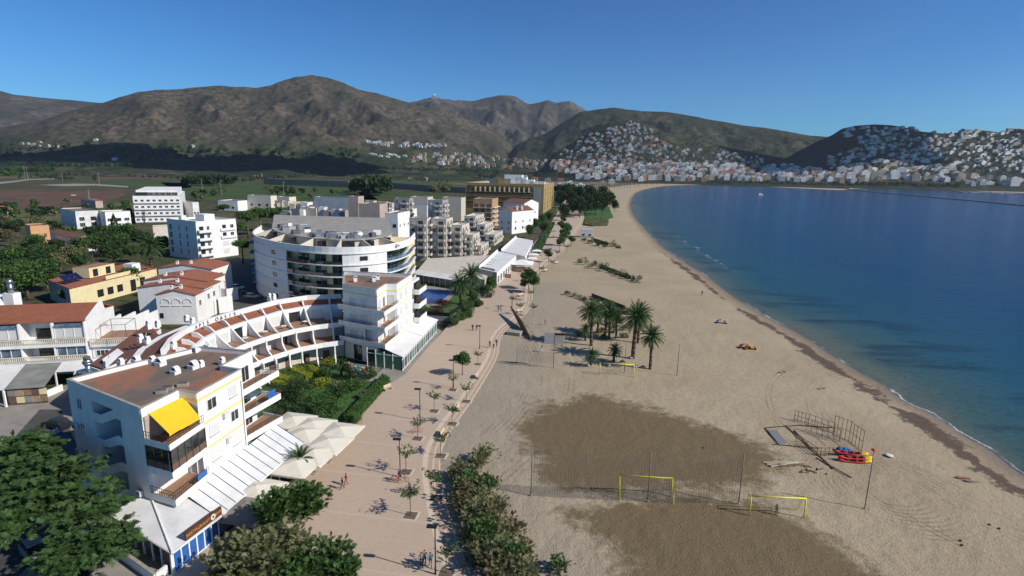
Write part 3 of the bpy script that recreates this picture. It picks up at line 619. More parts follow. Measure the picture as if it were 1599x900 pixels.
def plant(kind, name, loc, s=1.0, label=None, cat=None, group=None, sz=None, rz=None, children=('trunk', 'crown')):
    t, c = proto(kind, KINDS[kind]); r = root(name, loc, label, cat, group, R.uniform(0, 6.28) if rz is None else rz)
    r.scale = (s, s, s if sz is None else sz); link(children[0], t, r); link(children[1], c, r); return r
def shrub(name, loc, r, n, size, leaf, label, cat='shrub', group=None, stems=True, nl=8, asp=1.0, lobe=0.5, spray=False):
    p, d = crown_pts(n if not spray else n // 7, (0, 0, r[2] * 0.75), r, nl, lobe); p[:, 2] = np.abs(p[:, 2]); v, f = quads(p, size, None, asp) if not spray else sprays(p, d, size * 6, size, .8)
    ro = root(name, loc, label, cat, group); leafmesh('foliage', v, f, leaf, ro)
    if stems:
        mb = MB()
        for k in range(5): mb.bar((0, 0, -0.05), (R.uniform(-.5, .5) * r[0], R.uniform(-.5, .5) * r[1], r[2] * 0.9), 0.04, 'bark', 4, 0.015)
        mb.build('stem', ro, org=(0, 0, 0))
    return ro
def hedge(poly, h, label, leaf='leaf_mid', dens=30, size=0.14, group=None, name='hedge', lump=0.1):
    """clipped hedge filling a polygon"""
    poly = [Vector(p[:2]) for p in poly]; c = sum(poly, Vector((0, 0))) / len(poly); pn = [(p - c) for p in poly]
    xs = [p.x for p in pn]; ys = [p.y for p in pn]; area = abs(sum(pn[i].x * pn[(i + 1) % len(pn)].y - pn[(i + 1) % len(pn)].x * pn[i].y for i in range(len(pn)))) / 2
    n = int(area * dens); q = np.stack([NR.uniform(min(xs), max(xs), n * 4), NR.uniform(min(ys), max(ys), n * 4)], 1); q = q[inpoly(q, pn)][:n]
    top = np.column_stack([q, h + NR.normal(0, lump, len(q)) + 0.12 * np.sin(q[:, 0] * 2.1) * np.cos(q[:, 1] * 1.7)])
    S = [top]
    for i in range(len(pn)):
        a, b = pn[i], pn[(i + 1) % len(pn)]; L = (b - a).length; m = int(L * h * dens); t = NR.random(m)
        S.append(np.column_stack([a.x + (b.x - a.x) * t + NR.normal(0, lump * .6, m), a.y + (b.y - a.y) * t + NR.normal(0, lump * .6, m), NR.random(m) * h]))
    v, f = quads(np.concatenate(S), size); ro = root(name, (c.x, c.y, 0), label, 'hedge', group)
    leafmesh('foliage', v, f, leaf, ro); mb = MB(); sh = [p * 0.96 for p in pn]; mb.prism(sh, 0, h * 0.94, leaf); mb.build('core', ro, org=(0, 0, 0)); return ro
ORD = ['first', 'second', 'third', 'fourth', 'fifth', 'sixth', 'seventh', 'eighth', 'ninth', 'tenth', 'eleventh', 'twelfth', 'thirteenth', 'fourteenth', 'fifteenth', 'sixteenth', 'seventeenth', 'eighteenth', 'nineteenth', 'twentieth']
# ================================================================ BUILDING HELPERS
WCACHE = {}
WST = {'glass': ('white', 'glass'), 'shutter': ('white', 'shutter'), 'brown': ('brownrail', 'brownshut'), 'dark': ('darkmetal', 'glass'), 'teal': ('metal', 'tealglass'), 'blue': ('white', 'blueglass'), 'door': ('white', 'glass'), 'bare': ('beige2', 'glass')}
def window_mesh(w, h, style):
    k = (round(w, 2), round(h, 2), style)
    if k in WCACHE: return WCACHE[k]
    fr, pn = WST[style]; t = 0.07; mb = MB()
    mb.prism([(-w / 2 + t, -0.03), (w / 2 - t, -0.03), (w / 2 - t, 0.03), (-w / 2 + t, 0.03)], t, h - t, pn)
    mb.prism([(-w / 2, -.04), (-w / 2 + t, -.04), (-w / 2 + t, .07), (-w / 2, .07)], 0, h, fr); mb.prism([(w / 2 - t, -.04), (w / 2, -.04), (w / 2, .07), (w / 2 - t, .07)], 0, h, fr)
    mb.prism([(-w / 2 + t, -.04), (w / 2 - t, -.04), (w / 2 - t, .07), (-w / 2 + t, .07)], h - t, h, fr); mb.prism([(-w / 2 + t, -.04), (w / 2 - t, -.04), (w / 2 - t, .07), (-w / 2 + t, .07)], 0, t, fr)
    if style in ('glass', 'blue', 'dark', 'teal', 'door', 'bare') and w > 0.9:
        n = max(1, int(w / 1.0))
        for i in range(1, n + 1):
            x = -w / 2 + w * i / (n + 1); mb.prism([(x - .03, -.04), (x + .03, -.04), (x + .03, .06), (x - .03, .06)], t, h - t, fr)
    if style == 'shutter' or style == 'brown':
        mb.prism([(-w / 2 - .03, -.04), (w / 2 + .03, -.04), (w / 2 + .03, .14), (-w / 2 - .03, .14)], -0.07, -0.005, 'coping' if style == 'shutter' else fr)
    o = mb.build('window'); WCACHE[k] = o.data; D.objects.remove(o); return WCACHE[k]
def put_window(parent, p, ang, w, h, style, name='window'):
    """p: foot of the window in the wall plane; ang: direction the wall faces"""
    o = link(name, window_mesh(w, h, style), parent); q = Vector(p) - Vector(parent.location); o.location = q; o.rotation_euler = (0, 0, ang - rad(90)); return o
def rail(mb, pts, z, h, m, dense=0.28, top=0.035):
    for i in range(len(pts) - 1):
        a = Vector((pts[i][0], pts[i][1], z)); b = Vector((pts[i + 1][0], pts[i + 1][1], z)); L = (b - a).length; n = max(1, int(L / dense)); up = Vector((0, 0, h))
        mb.bar(a + up, b + up, top, m, 4); mb.bar(a + Vector((0, 0, .06)), b + Vector((0, 0, .06)), top * .7, m, 4); mb.bar(a + up * .55, b + up * .55, top * .7, m, 4)
        for k in range(n + 1):
            c = a.lerp(b, k / n); mb.bar(c, c + up, 0.018 if k % 5 else 0.03, m, 4)
class Bld:
    def __init__(s, name, label, poly, z0, z1, wall, roof='flatroof', par=0.7, cat='building', group=None, parm=None, cop='coping', th=0.25, body=True):
        s.poly = [Vector((p[0], p[1])) for p in poly]
        a = sum(s.poly[i].x * s.poly[(i + 1) % len(s.poly)].y - s.poly[(i + 1) % len(s.poly)].x * s.poly[i].y for i in range(len(s.poly)))
        s.ccw = a > 0; s.z0 = z0; s.z1 = z1; c = sum(s.poly, Vector((0, 0))) / len(s.poly)
        s.o = root(name, (c.x, c.y, z0), label, cat, group); s.wm = wall
        if body: mb = MB(); mb.prism(s.poly, z0, z1 - par, wall); mb.build('wall', s.o)
        if roof: mb = MB(); inn = [c + (p - c) * 0.985 for p in s.poly]; mb.prism(inn, z1 - par + 0.004, z1 - par + 0.05, roof); mb.build('roof', s.o)
        if par > 0:
            mb = MB(); sg = 1 if s.ccw else -1
            for i in range(len(s.poly)):
                p, q = s.poly[i], s.poly[(i + 1) % len(s.poly)]; mb.wall(p, q, z1 - par + 0.003, z1 - 0.06, th, parm or wall, sg)
                d = (q - p).normalized() * 0.04; mb.wall(p - d, q + d, z1 - 0.06, z1 + 0.002 * (i % 3), th + 0.06, cop, sg * 0.85)
            mb.build('parapet', s.o)
    def edge(s, i):
        p, q = s.poly[i], s.poly[(i + 1) % len(s.poly)]; d = (q - p); L = d.length; d = d / L; n = Vector((d.y, -d.x)) * (1 if s.ccw else -1); return p, d, n, L
    def at(s, i, u, z, off=0.0): p, d, n, L = s.edge(i); q = p + d * u + n * off; return Vector((q.x, q.y, z))
    def win(s, i, u, z, w, h, style='glass', name='window', off=0.02):
        p, d, n, L = s.edge(i); return put_window(s.o, s.at(i, u, z, off), math.atan2(n.y, n.x), w, h, style, name)
    def row(s, i, n, z, w, h, style='glass', a=0.0, b=1.0):
        L = s.edge(i)[3]; st = style if isinstance(style, (list, tuple)) else [style]
        for k in range(n): s.win(i, L * (a + (b - a) * (k + .5) / n), z, w, h, st[k % len(st)])
    def band(s, i, z0, z1, m, name='band', u0=0, u1=None, off=0.012):
        L = s.edge(i)[3]; u1 = L if u1 is None else u1; mb = MB(); a = s.at(i, u0, 0, off / 2); b = s.at(i, u1, 0, off / 2); mb.wall(a, b, z0, z1, off, m); mb.build(name, s.o)
    def balc(s, i, u0, u1, z, depth=1.4, up=0.9, m=None, style='solid', dz=0.18, railm='brownrail'):
        mb = MB(); m = m or s.wm; A = s.at(i, u0, z); B = s.at(i, u1, z); A2 = s.at(i, u0, z, depth); B2 = s.at(i, u1, z, depth); p, d, n, L = s.edge(i)
        mb.prism([A, B, B2, A2], z - dz, z, m)
        if style == 'solid':
            sg = -1 if (B2 - A2).cross(Vector((0, 0, 1))).xy.dot(n) > 0 else 1
            for a, b in ((A2, B2), (A, A2), (B, B2)): mb.wall(a, b, z + .003, z + up, 0.12, m)
            mb.build('balcony', s.o)
        else:
            mb.wall(A2, B2, z - .25, z + .15, .12, m); o = mb.build('balcony', s.o); mb = MB(); rail(mb, [A, A2, B2, B], z + .1, up, railm, 0.45); mb.build('railing', s.o)
def fbox(xl, xr, yb, yt, depth, ang=-9.0, zb=0.0):
    """box seen in the photo: front-left foot at (xl, yb), front face runs to xr, left top corner at yt; returns footprint and top"""
    A = P(xl, yb, zb); a = rad(ang); d = Vector((math.cos(a), math.sin(a), 0))
    def proj(p):
        Z = p.z - H; c, s = math.cos(PITCH), math.sin(PITCH); dd = p.y * c - Z * s; yy = -(p.y * s + Z * c); x, y = F * p.x / dd, F * yy / dd
        return 799.5 + math.cos(ROLL) * x - math.sin(ROLL) * y, 450 + math.sin(ROLL) * x + math.cos(ROLL) * y
    lo, hi = 0.5, 200
    for _ in range(40):
        m = (lo + hi) / 2
        if proj(A + d * m)[0] < xr: lo = m
        else: hi = m
    W = (lo + hi) / 2; lo, hi = 0.5, 60
    for _ in range(40):
        m = (lo + hi) / 2
        if proj(A + Vector((0, 0, m)))[1] > yt: lo = m
        else: hi = m
    n = Vector((-d.y, d.x, 0)); B = A + d * W
    return [A.xy, B.xy, (B + n * depth).xy, (A + n * depth).xy], zb + (lo + hi) / 2
def chimney(parent, p, h=1.0, w=0.5, m='white', name='chimney', a=0.15, cowl=True):
    mb = MB(); mb.box(p, w, w, p[2], p[2] + h, m, a)
    if cowl:
        r = w * 0.62; N = 7; ca, sa = math.cos(a), math.sin(a); L = w * 0.75
        for k in range(N):      # barrel cowl
            t0 = math.pi * k / N; t1 = math.pi * (k + 1) / N; rr = lambda t, q: (math.cos(t) * q, math.sin(t) * q)
            ring = []
            for (t, q) in ((t0, r), (t1, r), (t1, r * .8), (t0, r * .8)):
                x, z = rr(t, q); ring.append((x, z))
            b = [(p[0] + x * ca + L / 2 * sa, p[1] + x * sa - L / 2 * ca, p[2] + h + z) for x, z in ring]; tt = [(p[0] + x * ca - L / 2 * sa, p[1] + x * sa + L / 2 * ca, p[2] + h + z) for x, z in ring]
            mb.hexa(b, tt, m)
        mb.box(p, w * .9, w * .1, p[2] + h, p[2] + h + r * .8, 'darkgrey', a)
    return mb.build(name, parent)
def dish(parent, p, r, aim, m='white', name='satellite_dish'):
    mb = MB(); p = Vector(p); mb.bar(p, p + Vector((0, 0, r * 1.1)), 0.03, 'metal', 5); c = p + Vector((0, 0, r * 1.4)); n = Vector(aim).normalized(); u = n.orthogonal().normalized(); v = n.cross(u); i = len(mb.v); N = 14; rings = 4
    k = mb.mi(m)
    for a in range(rings + 1):
        q = a / rings
        for b in range(N): mb.v.append(tuple(c + (u * math.cos(6.283 * b / N) + v * math.sin(6.283 * b / N)) * r * q + n * (q * q * r * .25)))
    for a in range(rings):
        for b in range(N): mb.f.append((i + a * N + b, i + a * N + (b + 1) % N, i + (a + 1) * N + (b + 1) % N, i + (a + 1) * N + b)); mb.m.append(k); mb.smooth.append(True)
    mb.bar(c - v * r * .9, c + n * r * .9, 0.015, 'metal', 4); mb.ball(c + n * r * .9, .06, 'darkgrey', 6, 4); return mb.build(name, parent)
def text3d(name, s, size, loc, rot, m, parent=None, ext=0.01):
    cu = D.curves.new(name, 'FONT'); cu.body = s; cu.size = size; cu.extrude = ext; cu.align_x = 'CENTER'; cu.align_y = 'CENTER'; cu.materials.append(MATS[m])
    o = D.objects.new(name, cu); COL.objects.link(o); bpy.context.view_layer.update()
    me = D.meshes.new_from_object(o.evaluated_get(bpy.context.evaluated_depsgraph_get())); D.objects.remove(o); D.curves.remove(cu)
    me.name = name; o = link(name, me, parent); o.rotation_euler = rot; o.location = Vector(loc) - (Vector(parent.location) if parent else Vector((0, 0, 0))); return o
# ================================================================ NEAR BUILDINGS
def v2(*a): return Vector(a)
# ---- the near white apartment block over the restaurant
A, B, C, D_, E_ = v2(-50.2, 59.3), v2(-37.0, 52.0), v2(-36.1, 56.9), v2(-33.7, 56.1), v2(-32.5, 63.7)
E2, G_, B1, B2_ = v2(-35.4, 64.6), v2(-34.4, 70.6), v2(-41.9, 71.8), v2(-47.5, 63.6)
dAB = (B - A).normalized(); nAB = v2(-dAB.y, dAB.x)
ZF = (4.0, 7.1, 10.1); ZT = 13.8
main = Bld('apartment_building', 'near white four storey block with rusty flat roof and yellow awning', [A, B, C, D_, E_, E2, G_, B1, B2_], 0, ZT, 'white', 'flatroof', 0.65, 'apartment block', body=False)
mb = MB(); a1 = A + dAB * 5.0; a2 = A + dAB * 10.8
mb.prism([A, a1, a1 + nAB * 2.8, a2 + nAB * 2.8, a2, B, C, D_, E_, E2, G_, B1, B2_], 0, 12.35, 'white'); mb.prism([A, B, C, D_, E_, E2, G_, B1, B2_], 12.353, 13.15, 'white'); mb.build('wall', main.o)
for k, z in enumerate((0.0, 3.1, 6.2, 9.2)):      # open stair in the shaded side
    mb = MB(); L0 = a1 + dAB * .05; L1 = a2 - dAB * .05
    if k: mb.prism([L0, L0 + dAB * 1.6, L0 + dAB * 1.6 + nAB * 2.7, L0 + nAB * 2.7], z + .8, z + 1.0, 'white'); mb.wall(L0, L0 + dAB * 1.6, z + 1.0, z + 1.85, .12, 'white', 1)
    s0 = L0 + dAB * 1.6; s1 = L1 - dAB * 0.9
    for (z0, z1, off, h) in ((z + 1.0 if k else z, z + 2.4, 0.0, .9),):
        n_ = 10
        for q in range(n_):
            p = s0.lerp(s1, q / n_); p2 = s0.lerp(s1, (q + 1) / n_); zz = z0 + (z1 - z0) * (q + 1) / n_; mb.prism([p + nAB * .14, p2 + nAB * .14, p2 + nAB * 1.3, p + nAB * 1.3], zz - .3, zz, 'concrete')
        b = [(s0.x, s0.y, z0 - .15), (s1.x, s1.y, z1 - .15)]; mb.hexa([(s0.x, s0.y, z0 - .2), (s1.x, s1.y, z1 - .2), (s1.x + nAB.x * .12, s1.y + nAB.y * .12, z1 - .2), (s0.x + nAB.x * .12, s0.y + nAB.y * .12, z0 - .2)],
                [(s0.x, s0.y, z0 + .85), (s1.x, s1.y, z1 + .85), (s1.x + nAB.x * .12, s1.y + nAB.y * .12, z1 + .85), (s0.x + nAB.x * .12, s0.y + nAB.y * .12, z0 + .85)], 'white')
    mb.prism([s1, L1, L1 + nAB * 2.7, s1 + nAB * 2.7], z + 2.2, z + 2.4, 'white'); mb.wall(s1, L1, z + 2.4, z + 3.2, .12, 'white', 1)
    mb.build('staircase', main.o)
for z in (4.6, 7.7, 10.7): main.win(0, 2.4, z, 1.1, 1.3, 'blue')
put_window(main.o, (a1 + dAB * 3.2 + nAB * 2.78).to_3d() + Vector((0, 0, 7.0)), math.atan2(-nAB.y, -nAB.x), 1.4, 2.0, 'dark', 'door')
put_window(main.o, (a1 + dAB * 3.2 + nAB * 2.78).to_3d() + Vector((0, 0, 4.0)), math.atan2(-nAB.y, -nAB.x), 1.4, 2.0, 'dark', 'door')
# windows of the sunny front
for z, st in ((11.05, ('glass', 'shutter')), (8.0, ('shutter', 'glass')), (4.95, ('shutter', 'shutter'))):
    main.win(3, 2.1, z, 1.5, 1.35, st[0]); main.win(3, 5.7, z, 1.4, 1.35, st[1])
for z in (12.75, 9.75, 6.75):
    main.band(3, z, z + .28, 'yellowband')
main.band(2, 12.75, 13.03, 'yellowband'); main.band(1, 12.4, 12.68, 'yellowband')
main.band(0, 12.6, 12.8, 'yellowband', u0=14.9)
# corner balconies
Q1, Q2 = v2(-33.75, 50.8), v2(-33.15, 56.0)
for k, z in enumerate(ZF):
    mb = MB(); poly = [B, Q1, Q2, D_, C]; mb.prism(poly, z - .35, z, 'white')
    for p, q in ((B, Q1), (Q1, Q2)): mb.wall(p, q, z + .002, z + .42, .12, 'white', 1)
    mb.prism([B + v2(.2, .25), Q1 + v2(-.15, .2), Q2 + v2(-.15, -.1), D_ + v2(0, -.05), C + v2(.1, -.1)], z + .004, z + .02, 'terrace'); mb.build('balcony', main.o)
    if k != 1:
        mb = MB(); rail(mb, [B, Q1, Q2], z + .42, .8, 'brownrail', 0.3, .03); mb.build('railing', main.o)
    else:
        mb = MB()
        for p, q, n_ in ((B, Q1, 3), (Q1, Q2, 5)):
            for i in range(n_ + 1):
                c = p.lerp(q, i / n_); mb.box(c, .1, .1, z + .42, z + 2.72, 'brownrail')
            mb.wall(p, q, z + 2.62, z + 2.75, .12, 'brownrail', 1); mb.wall(p, q, z + 1.15, z + 1.25, .1, 'brownrail', 1); mb.wall(p, q, z + .43, z + 1.15, .04, 'brownshut', 1)
        o = mb.build('balcony_glazing', main.o); mb = MB()
        for p, q in ((B, Q1), (Q1, Q2)): mb.wall(p + (q - p) * .02, q - (q - p) * .02, z + 1.26, z + 2.61, .03, 'glass', 1)
        tag(mb.build('pane', o, org=main.o.location))
        for t in (.08, .2, .9): mb = MB(); c = Q1.lerp(Q2, t) + v2(-.25, 0); mb.box(c, .05, .7, z + .5, z + 2.5, 'cl_white', rad(-5)); mb.build('curtain', main.o)
    put_window(main.o, (B.lerp(C, .62)).to_3d() + Vector((.03, 0, z + .03)), rad(-10), 1.9, 2.15, 'brown' if k == 2 else 'glass', 'door')
    put_window(main.o, (C.lerp(D_, .45)).to_3d() + Vector((0, -.03, z + .03)), rad(-108), 1.0, 2.1, 'shutter' if k == 0 else 'dark', 'door')
    mb = MB(); mb.prism([B + v2(.02, .1), B + v2(.22, .05), C + v2(.2, -.1), C + v2(.02, 0)], z + .02, z + 2.7, 'pinkwall' if k == 2 else 'white'); mb.build('inner_wall', main.o)
mb = MB(); mb.box(Q1.lerp(Q2, .78) + v2(.08, 0), .04, 1.6, 4.5, 5.15, 'bluecloth', rad(-5)); mb.build('banner', main.o)
# awning
mb = MB(); p0 = B + v2(.25, .7); p1 = C + v2(.35, .1); q0 = Q1 + v2(-.1, .35); q1 = Q2 + v2(.15, -.9)
mb.hexa([(p0.x, p0.y, 12.9), (p1.x, p1.y, 12.9), (q1.x, q1.y, 11.5), (q0.x, q0.y, 11.5)], [(p0.x, p0.y, 12.94), (p1.x, p1.y, 12.94), (q1.x, q1.y, 11.54), (q0.x, q0.y, 11.54)], 'yellow')
mb.wall(q0, q1, 11.28, 11.5, .03, 'yellow'); mb.build('awning', main.o)
# balconies of the far wing
W = {4.0: (v2(-33.0, 64.4), v2(-30.95, 70.6)), 7.1: (v2(-33.0, 64.6), v2(-31.2, 71.1)), 10.1: (v2(-33.1, 64.6), v2(-31.6, 71.9))}
for z, (p, q) in W.items():
    mb = MB(); bk = G_ + v2(.3, 1.2); mb.prism([E2 + v2(.02, .1), p, q, bk], z - .35, z, 'white'); mb.wall(p, q, z + .002, z + .5, .12, 'white', 1); mb.wall(q, bk, z + .002, z + .5, .12, 'white', 1)
    mb.prism([E2 + v2(.2, .2), p + v2(-.15, .1), q + v2(-.15, -.1), bk + v2(.1, -.2)], z + .004, z + .02, 'terrace'); mb.build('balcony', main.o)
    mb = MB(); rail(mb, [p, q, bk], z + .5, .75, 'brownrail', .25); mb.build('railing', main.o)
    main.win(5, 1.6, z + .03, 1.6, 2.1, 'shutter' if z != 7.1 else 'dark', name='door'); main.win(5, 4.2, z + .03, 1.6, 2.1, 'glass', name='door')
mb = MB(); c = W[7.1][0].lerp(W[7.1][1], .35) + v2(-1.2, .3); mb.box(c, 1.9, 2.4, 8.9, 8.96, 'blueglass', rad(-15)); mb.box(c + v2(-.8, 0), .05, .05, 7.1, 8.9, 'white'); mb.box(c + v2(.6, .7), .05, .05, 7.1, 8.9, 'white'); mb.build('pergola_panel', main.o)
mb = MB(); c = W[7.1][0].lerp(W[7.1][1], .72) + v2(.1, 0); mb.box(c, .05, 1.5, 7.75, 8.7, 'bluecloth', rad(-15)); mb.build('towel', main.o)
# roof furniture
for px, py, hh in ((134, 577, 0), (173, 559, 0), (202, 552, 0)): pass
for (px, py, w_, h_) in ((213, 567, .8, .5), (251, 571, .95, .5), (274, 584, .85, .45), (302, 576, .95, .5), (347, 570, .6, .7), (238, 568, .7, .6), (314, 573, .6, .5), (189, 571, .6, .6)):
    chimney(main.o, P(px, py, 13.2), h_, w_, 'white', a=rad(-20))
for (px, py) in ((253, 614), (262, 609), (286, 603)): mb = MB(); p = P(px, py, 13.2); mb.box(p, 1.1, .55, 13.2, 13.55, 'coping', rad(15)); mb.box(p, .9, .4, 13.55, 13.7, 'darkgrey', rad(15)); mb.build('skylight_and_bar', main.o)
dish(main.o, P(165, 577, 13.3), .42, (-.6, -.8, .35)); dish(main.o, P(189, 575, 13.3), .40, (-.7, -.6, .3)); dish(main.o, P(119, 588, 13.3), .3, (-.8, -.2, .3))
mb = MB(); p = P(136, 588, 13.2)
mb.box(p + Vector((-.3, 0, 0)), 1.5, 1.0, 13.3, 13.9, 'metal', rad(-29)); mb.bar(p + Vector((.2, .1, .5)), p + Vector((.2, .1, 1.3)), .3, 'metal', 10, .3); mb.bar(p + Vector((.2, .1, 1.3)), p + Vector((.2, .1, 1.7)), .32, 'metal', 10, .55); mb.bar(p + Vector((.2, .1, 1.7)), p + Vector((.2, .1, 2.1)), .55, 'metal', 10, .35); mb.bar(p + Vector((.2, .1, 2.1)), p + Vector((.2, .1, 2.4)), .36, 'darkgrey', 10, .36)
for dx in (-.9, .4): mb.bar(p + Vector((dx, -.3, 0)), p + Vector((dx, -.3, .7)), .05, 'metal', 4); mb.bar(p + Vector((dx, .3, 0)), p + Vector((dx, .3, .7)), .05, 'metal', 4)
mb.build('kitchen_extractor', main.o)
for px, py in ((304, 551), (324, 547)):
    mb = MB(); p = P(px, py, 13.2); mb.box(p, .95, .45, 13.25, 13.95, 'white', rad(-20)); mb.disc(p + Vector((-.08, -.24, .38)), (-.34, -.94, 0), .26, .03, 'darkgrey', 12); mb.build('air_conditioner', main.o)
mb = MB(); p = P(170, 560, 13.2); mb.bar(p, p + Vector((0, 0, 2.6)), .025, 'metal', 4)
for k in range(4): mb.bar(p + Vector((-.4, 0, 1.8 + k * .22)), p + Vector((.4, .1, 1.8 + k * .22)), .012, 'metal', 3)
mb.build('antenna', main.o)
# ---- restaurant on the ground floor with its roofs, blue front and sign
L1, K, N, S = v2(-40.4, 50.2), v2(-30.6, 44.7), v2(-29.1, 50.0), v2(-26.4, 66.0)
rest = root('restaurant_annex', (-33, 50, 0), 'white sheet roofed ground floor restaurant with blue front panels below the near block', 'restaurant')
def slope(mb, outer, inner, zo, zi, m, th=.08):
    n_ = len(outer)
    for i in range(n_ - 1):
        o0, o1, i0, i1 = outer[i], outer[i + 1], inner[i], inner[i + 1]
        mb.hexa([(o0.x, o0.y, zo - th), (o1.x, o1.y, zo - th), (i1.x, i1.y, zi - th), (i0.x, i0.y, zi - th)], [(o0.x, o0.y, zo), (o1.x, o1.y, zo), (i1.x, i1.y, zi), (i0.x, i0.y, zi)], m)
mb = MB(); slope(mb, [L1, K], [v2(-40.4, 50.2) + nAB * 3.4, B + v2(-.2, .2)], 3.0, 3.45, 'roofsheet'); slope(mb, [K, N + v2(.0, .0)], [B + v2(-.2, .2), v2(-34.2, 53.0)], 3.0, 3.45, 'roofsheet')
mb.bar((K.x, K.y, 3.06), (B.x, B.y, 3.5), .12, 'white', 5); mb.build('roof', rest)
mb = MB(); slope(mb, [N + v2(0, .05), S], [v2(-34.2, 53.05), v2(-31.4, 69.5)], 3.0, 3.75, 'corrugated'); o = mb.build('roof', rest)
for k in range(13):
    t = k / 12; a = (N + v2(0, .05)).lerp(S, t); b = v2(-34.2, 53.05).lerp(v2(-31.4, 69.5), t); mb = MB(); mb.bar((a.x, a.y, 3.03), (b.x, b.y, 3.78), .035, 'darkgrey' if k else 'white', 4); mb.build('roof_joint', rest)
mb = MB(); mb.bar((N.x, N.y, 2.95), (S.x, S.y, 2.95), .1, 'white', 6); mb.bar((K.x, K.y, 2.95), (N.x, N.y, 2.95), .1, 'white', 6); mb.bar((L1.x, L1.y, 2.95), (K.x, K.y, 2.95), .08, 'concrete', 6); mb.build('gutter', rest)
k0, n0 = v2(-31.35, 45.7), v2(-30.0, 51.2); l0 = v2(-40.2, 51.2)
mb = MB(); mb.prism([l0, k0, n0, v2(-28.2, 60), v2(-27.6, 65.5), v2(-33, 66.5), v2(-36, 55), B + v2(-.5, 0), l0 + nAB * 2.2], 0, 2.85, 'darkgrey'); mb.build('wall', rest)
fr = (n0 - k0).normalized(); an = math.atan2(fr.y, fr.x) - rad(90); Lf = (n0 - k0).length
for k in range(6):
    p = k0 + fr * (Lf * (k + .5) / 6) + v2(.06, 0); mb = MB(); mb.box(p, .06, Lf / 6 - .2, .15, 2.6, 'bluecloth', an); mb.build('blue_panel', rest)
mb = MB()
for k in range(7): mb.box(k0 + fr * (Lf * k / 6) + v2(.08, 0), .1, .14, 0, 2.85, 'white', an)
mb.wall(k0 + v2(.02, 0), n0 + v2(.02, 0), 2.6, 2.86, .18, 'white', -1); mb.wall(k0 + v2(.02, 0), n0 + v2(.02, 0), 0, .15, .18, 'white', -1); mb.build('front_frame', rest)
dl = (k0 - l0).normalized(); al = math.atan2(dl.y, dl.x); Ll = (k0 - l0).length
for k in range(6):
    p = l0 + dl * (Ll * (k + .5) / 6) - v2(-dl.y, dl.x) * .05; mb = MB(); mb.box(p, Ll / 6 - .25, .06, .9, 2.5, 'brownshut' if k % 2 else 'glass', al); mb.build('window', rest)
mb = MB()
for k in range(7): mb.box(l0 + dl * (Ll * k / 6) - v2(-dl.y, dl.x) * .07, .22, .16, 0, 2.85, 'white', al)
mb.build('pillar', rest)
for k in range(9):
    c = v2(-29.1, 53).lerp(v2(-26.6, 65.5), k / 8); mb = MB(); mb.box(c, .1, .1, 0, 2.9, 'white'); mb.build('post', rest)
sg = root('restaurant_sign', (-29.9, 48.4, 3.05), 'long brown board with gold lettering and cream disc on the restaurant roof edge', 'sign')
sa = math.atan2((N - K).y, (N - K).x); mb = MB(); mb.box((-29.75, 48.5), 4.4, .22, 3.08, 3.95, 'signbrown', sa); mb.build('board', sg); 
nS = v2(math.sin(sa), -math.cos(sa)); cS = v2(-29.75, 48.5) + nS * .13; dS = v2(math.cos(sa), math.sin(sa))
text3d('lettering', 'RESTAURANT', .46, (cS - dS * .75).to_3d() + Vector((0, 0, 3.5)), (rad(90), 0, sa), 'gold', sg, .02)
text3d('lettering', 'BAR', .42, (cS + dS * 1.72).to_3d() + Vector((0, 0, 3.55)), (rad(90), 0, sa), 'gold', sg, .02)
mb = MB(); c = (cS + dS * 1.05).to_3d() + Vector((0, 0, 3.52)); mb.disc(c, (nS.x, nS.y, 0), .3, .04, 'canvas', 16); mb.disc(c + nS.to_3d() * .042, (nS.x, nS.y, 0), .12, .02, 'signbrown', 8); mb.build('emblem', sg)
lw = root('terrace_wall', (-36, 46.5, 0), 'low white wall round the small terrace on the shaded side of the restaurant', 'wall')
mb = MB(); mb.wall((-40.8, 49.5), (-32.2, 44.4), 0, 1.0, .25, 'white2'); mb.wall((-32.2, 44.4), (-31.9, 45.6), 0, 1.05, .25, 'white2'); mb.build('wall', lw)
mb = MB(); mb.wall((-40.8, 49.5), (-32.2, 44.4), 1.003, 1.08, .32, 'coping'); mb.build('coping', lw)
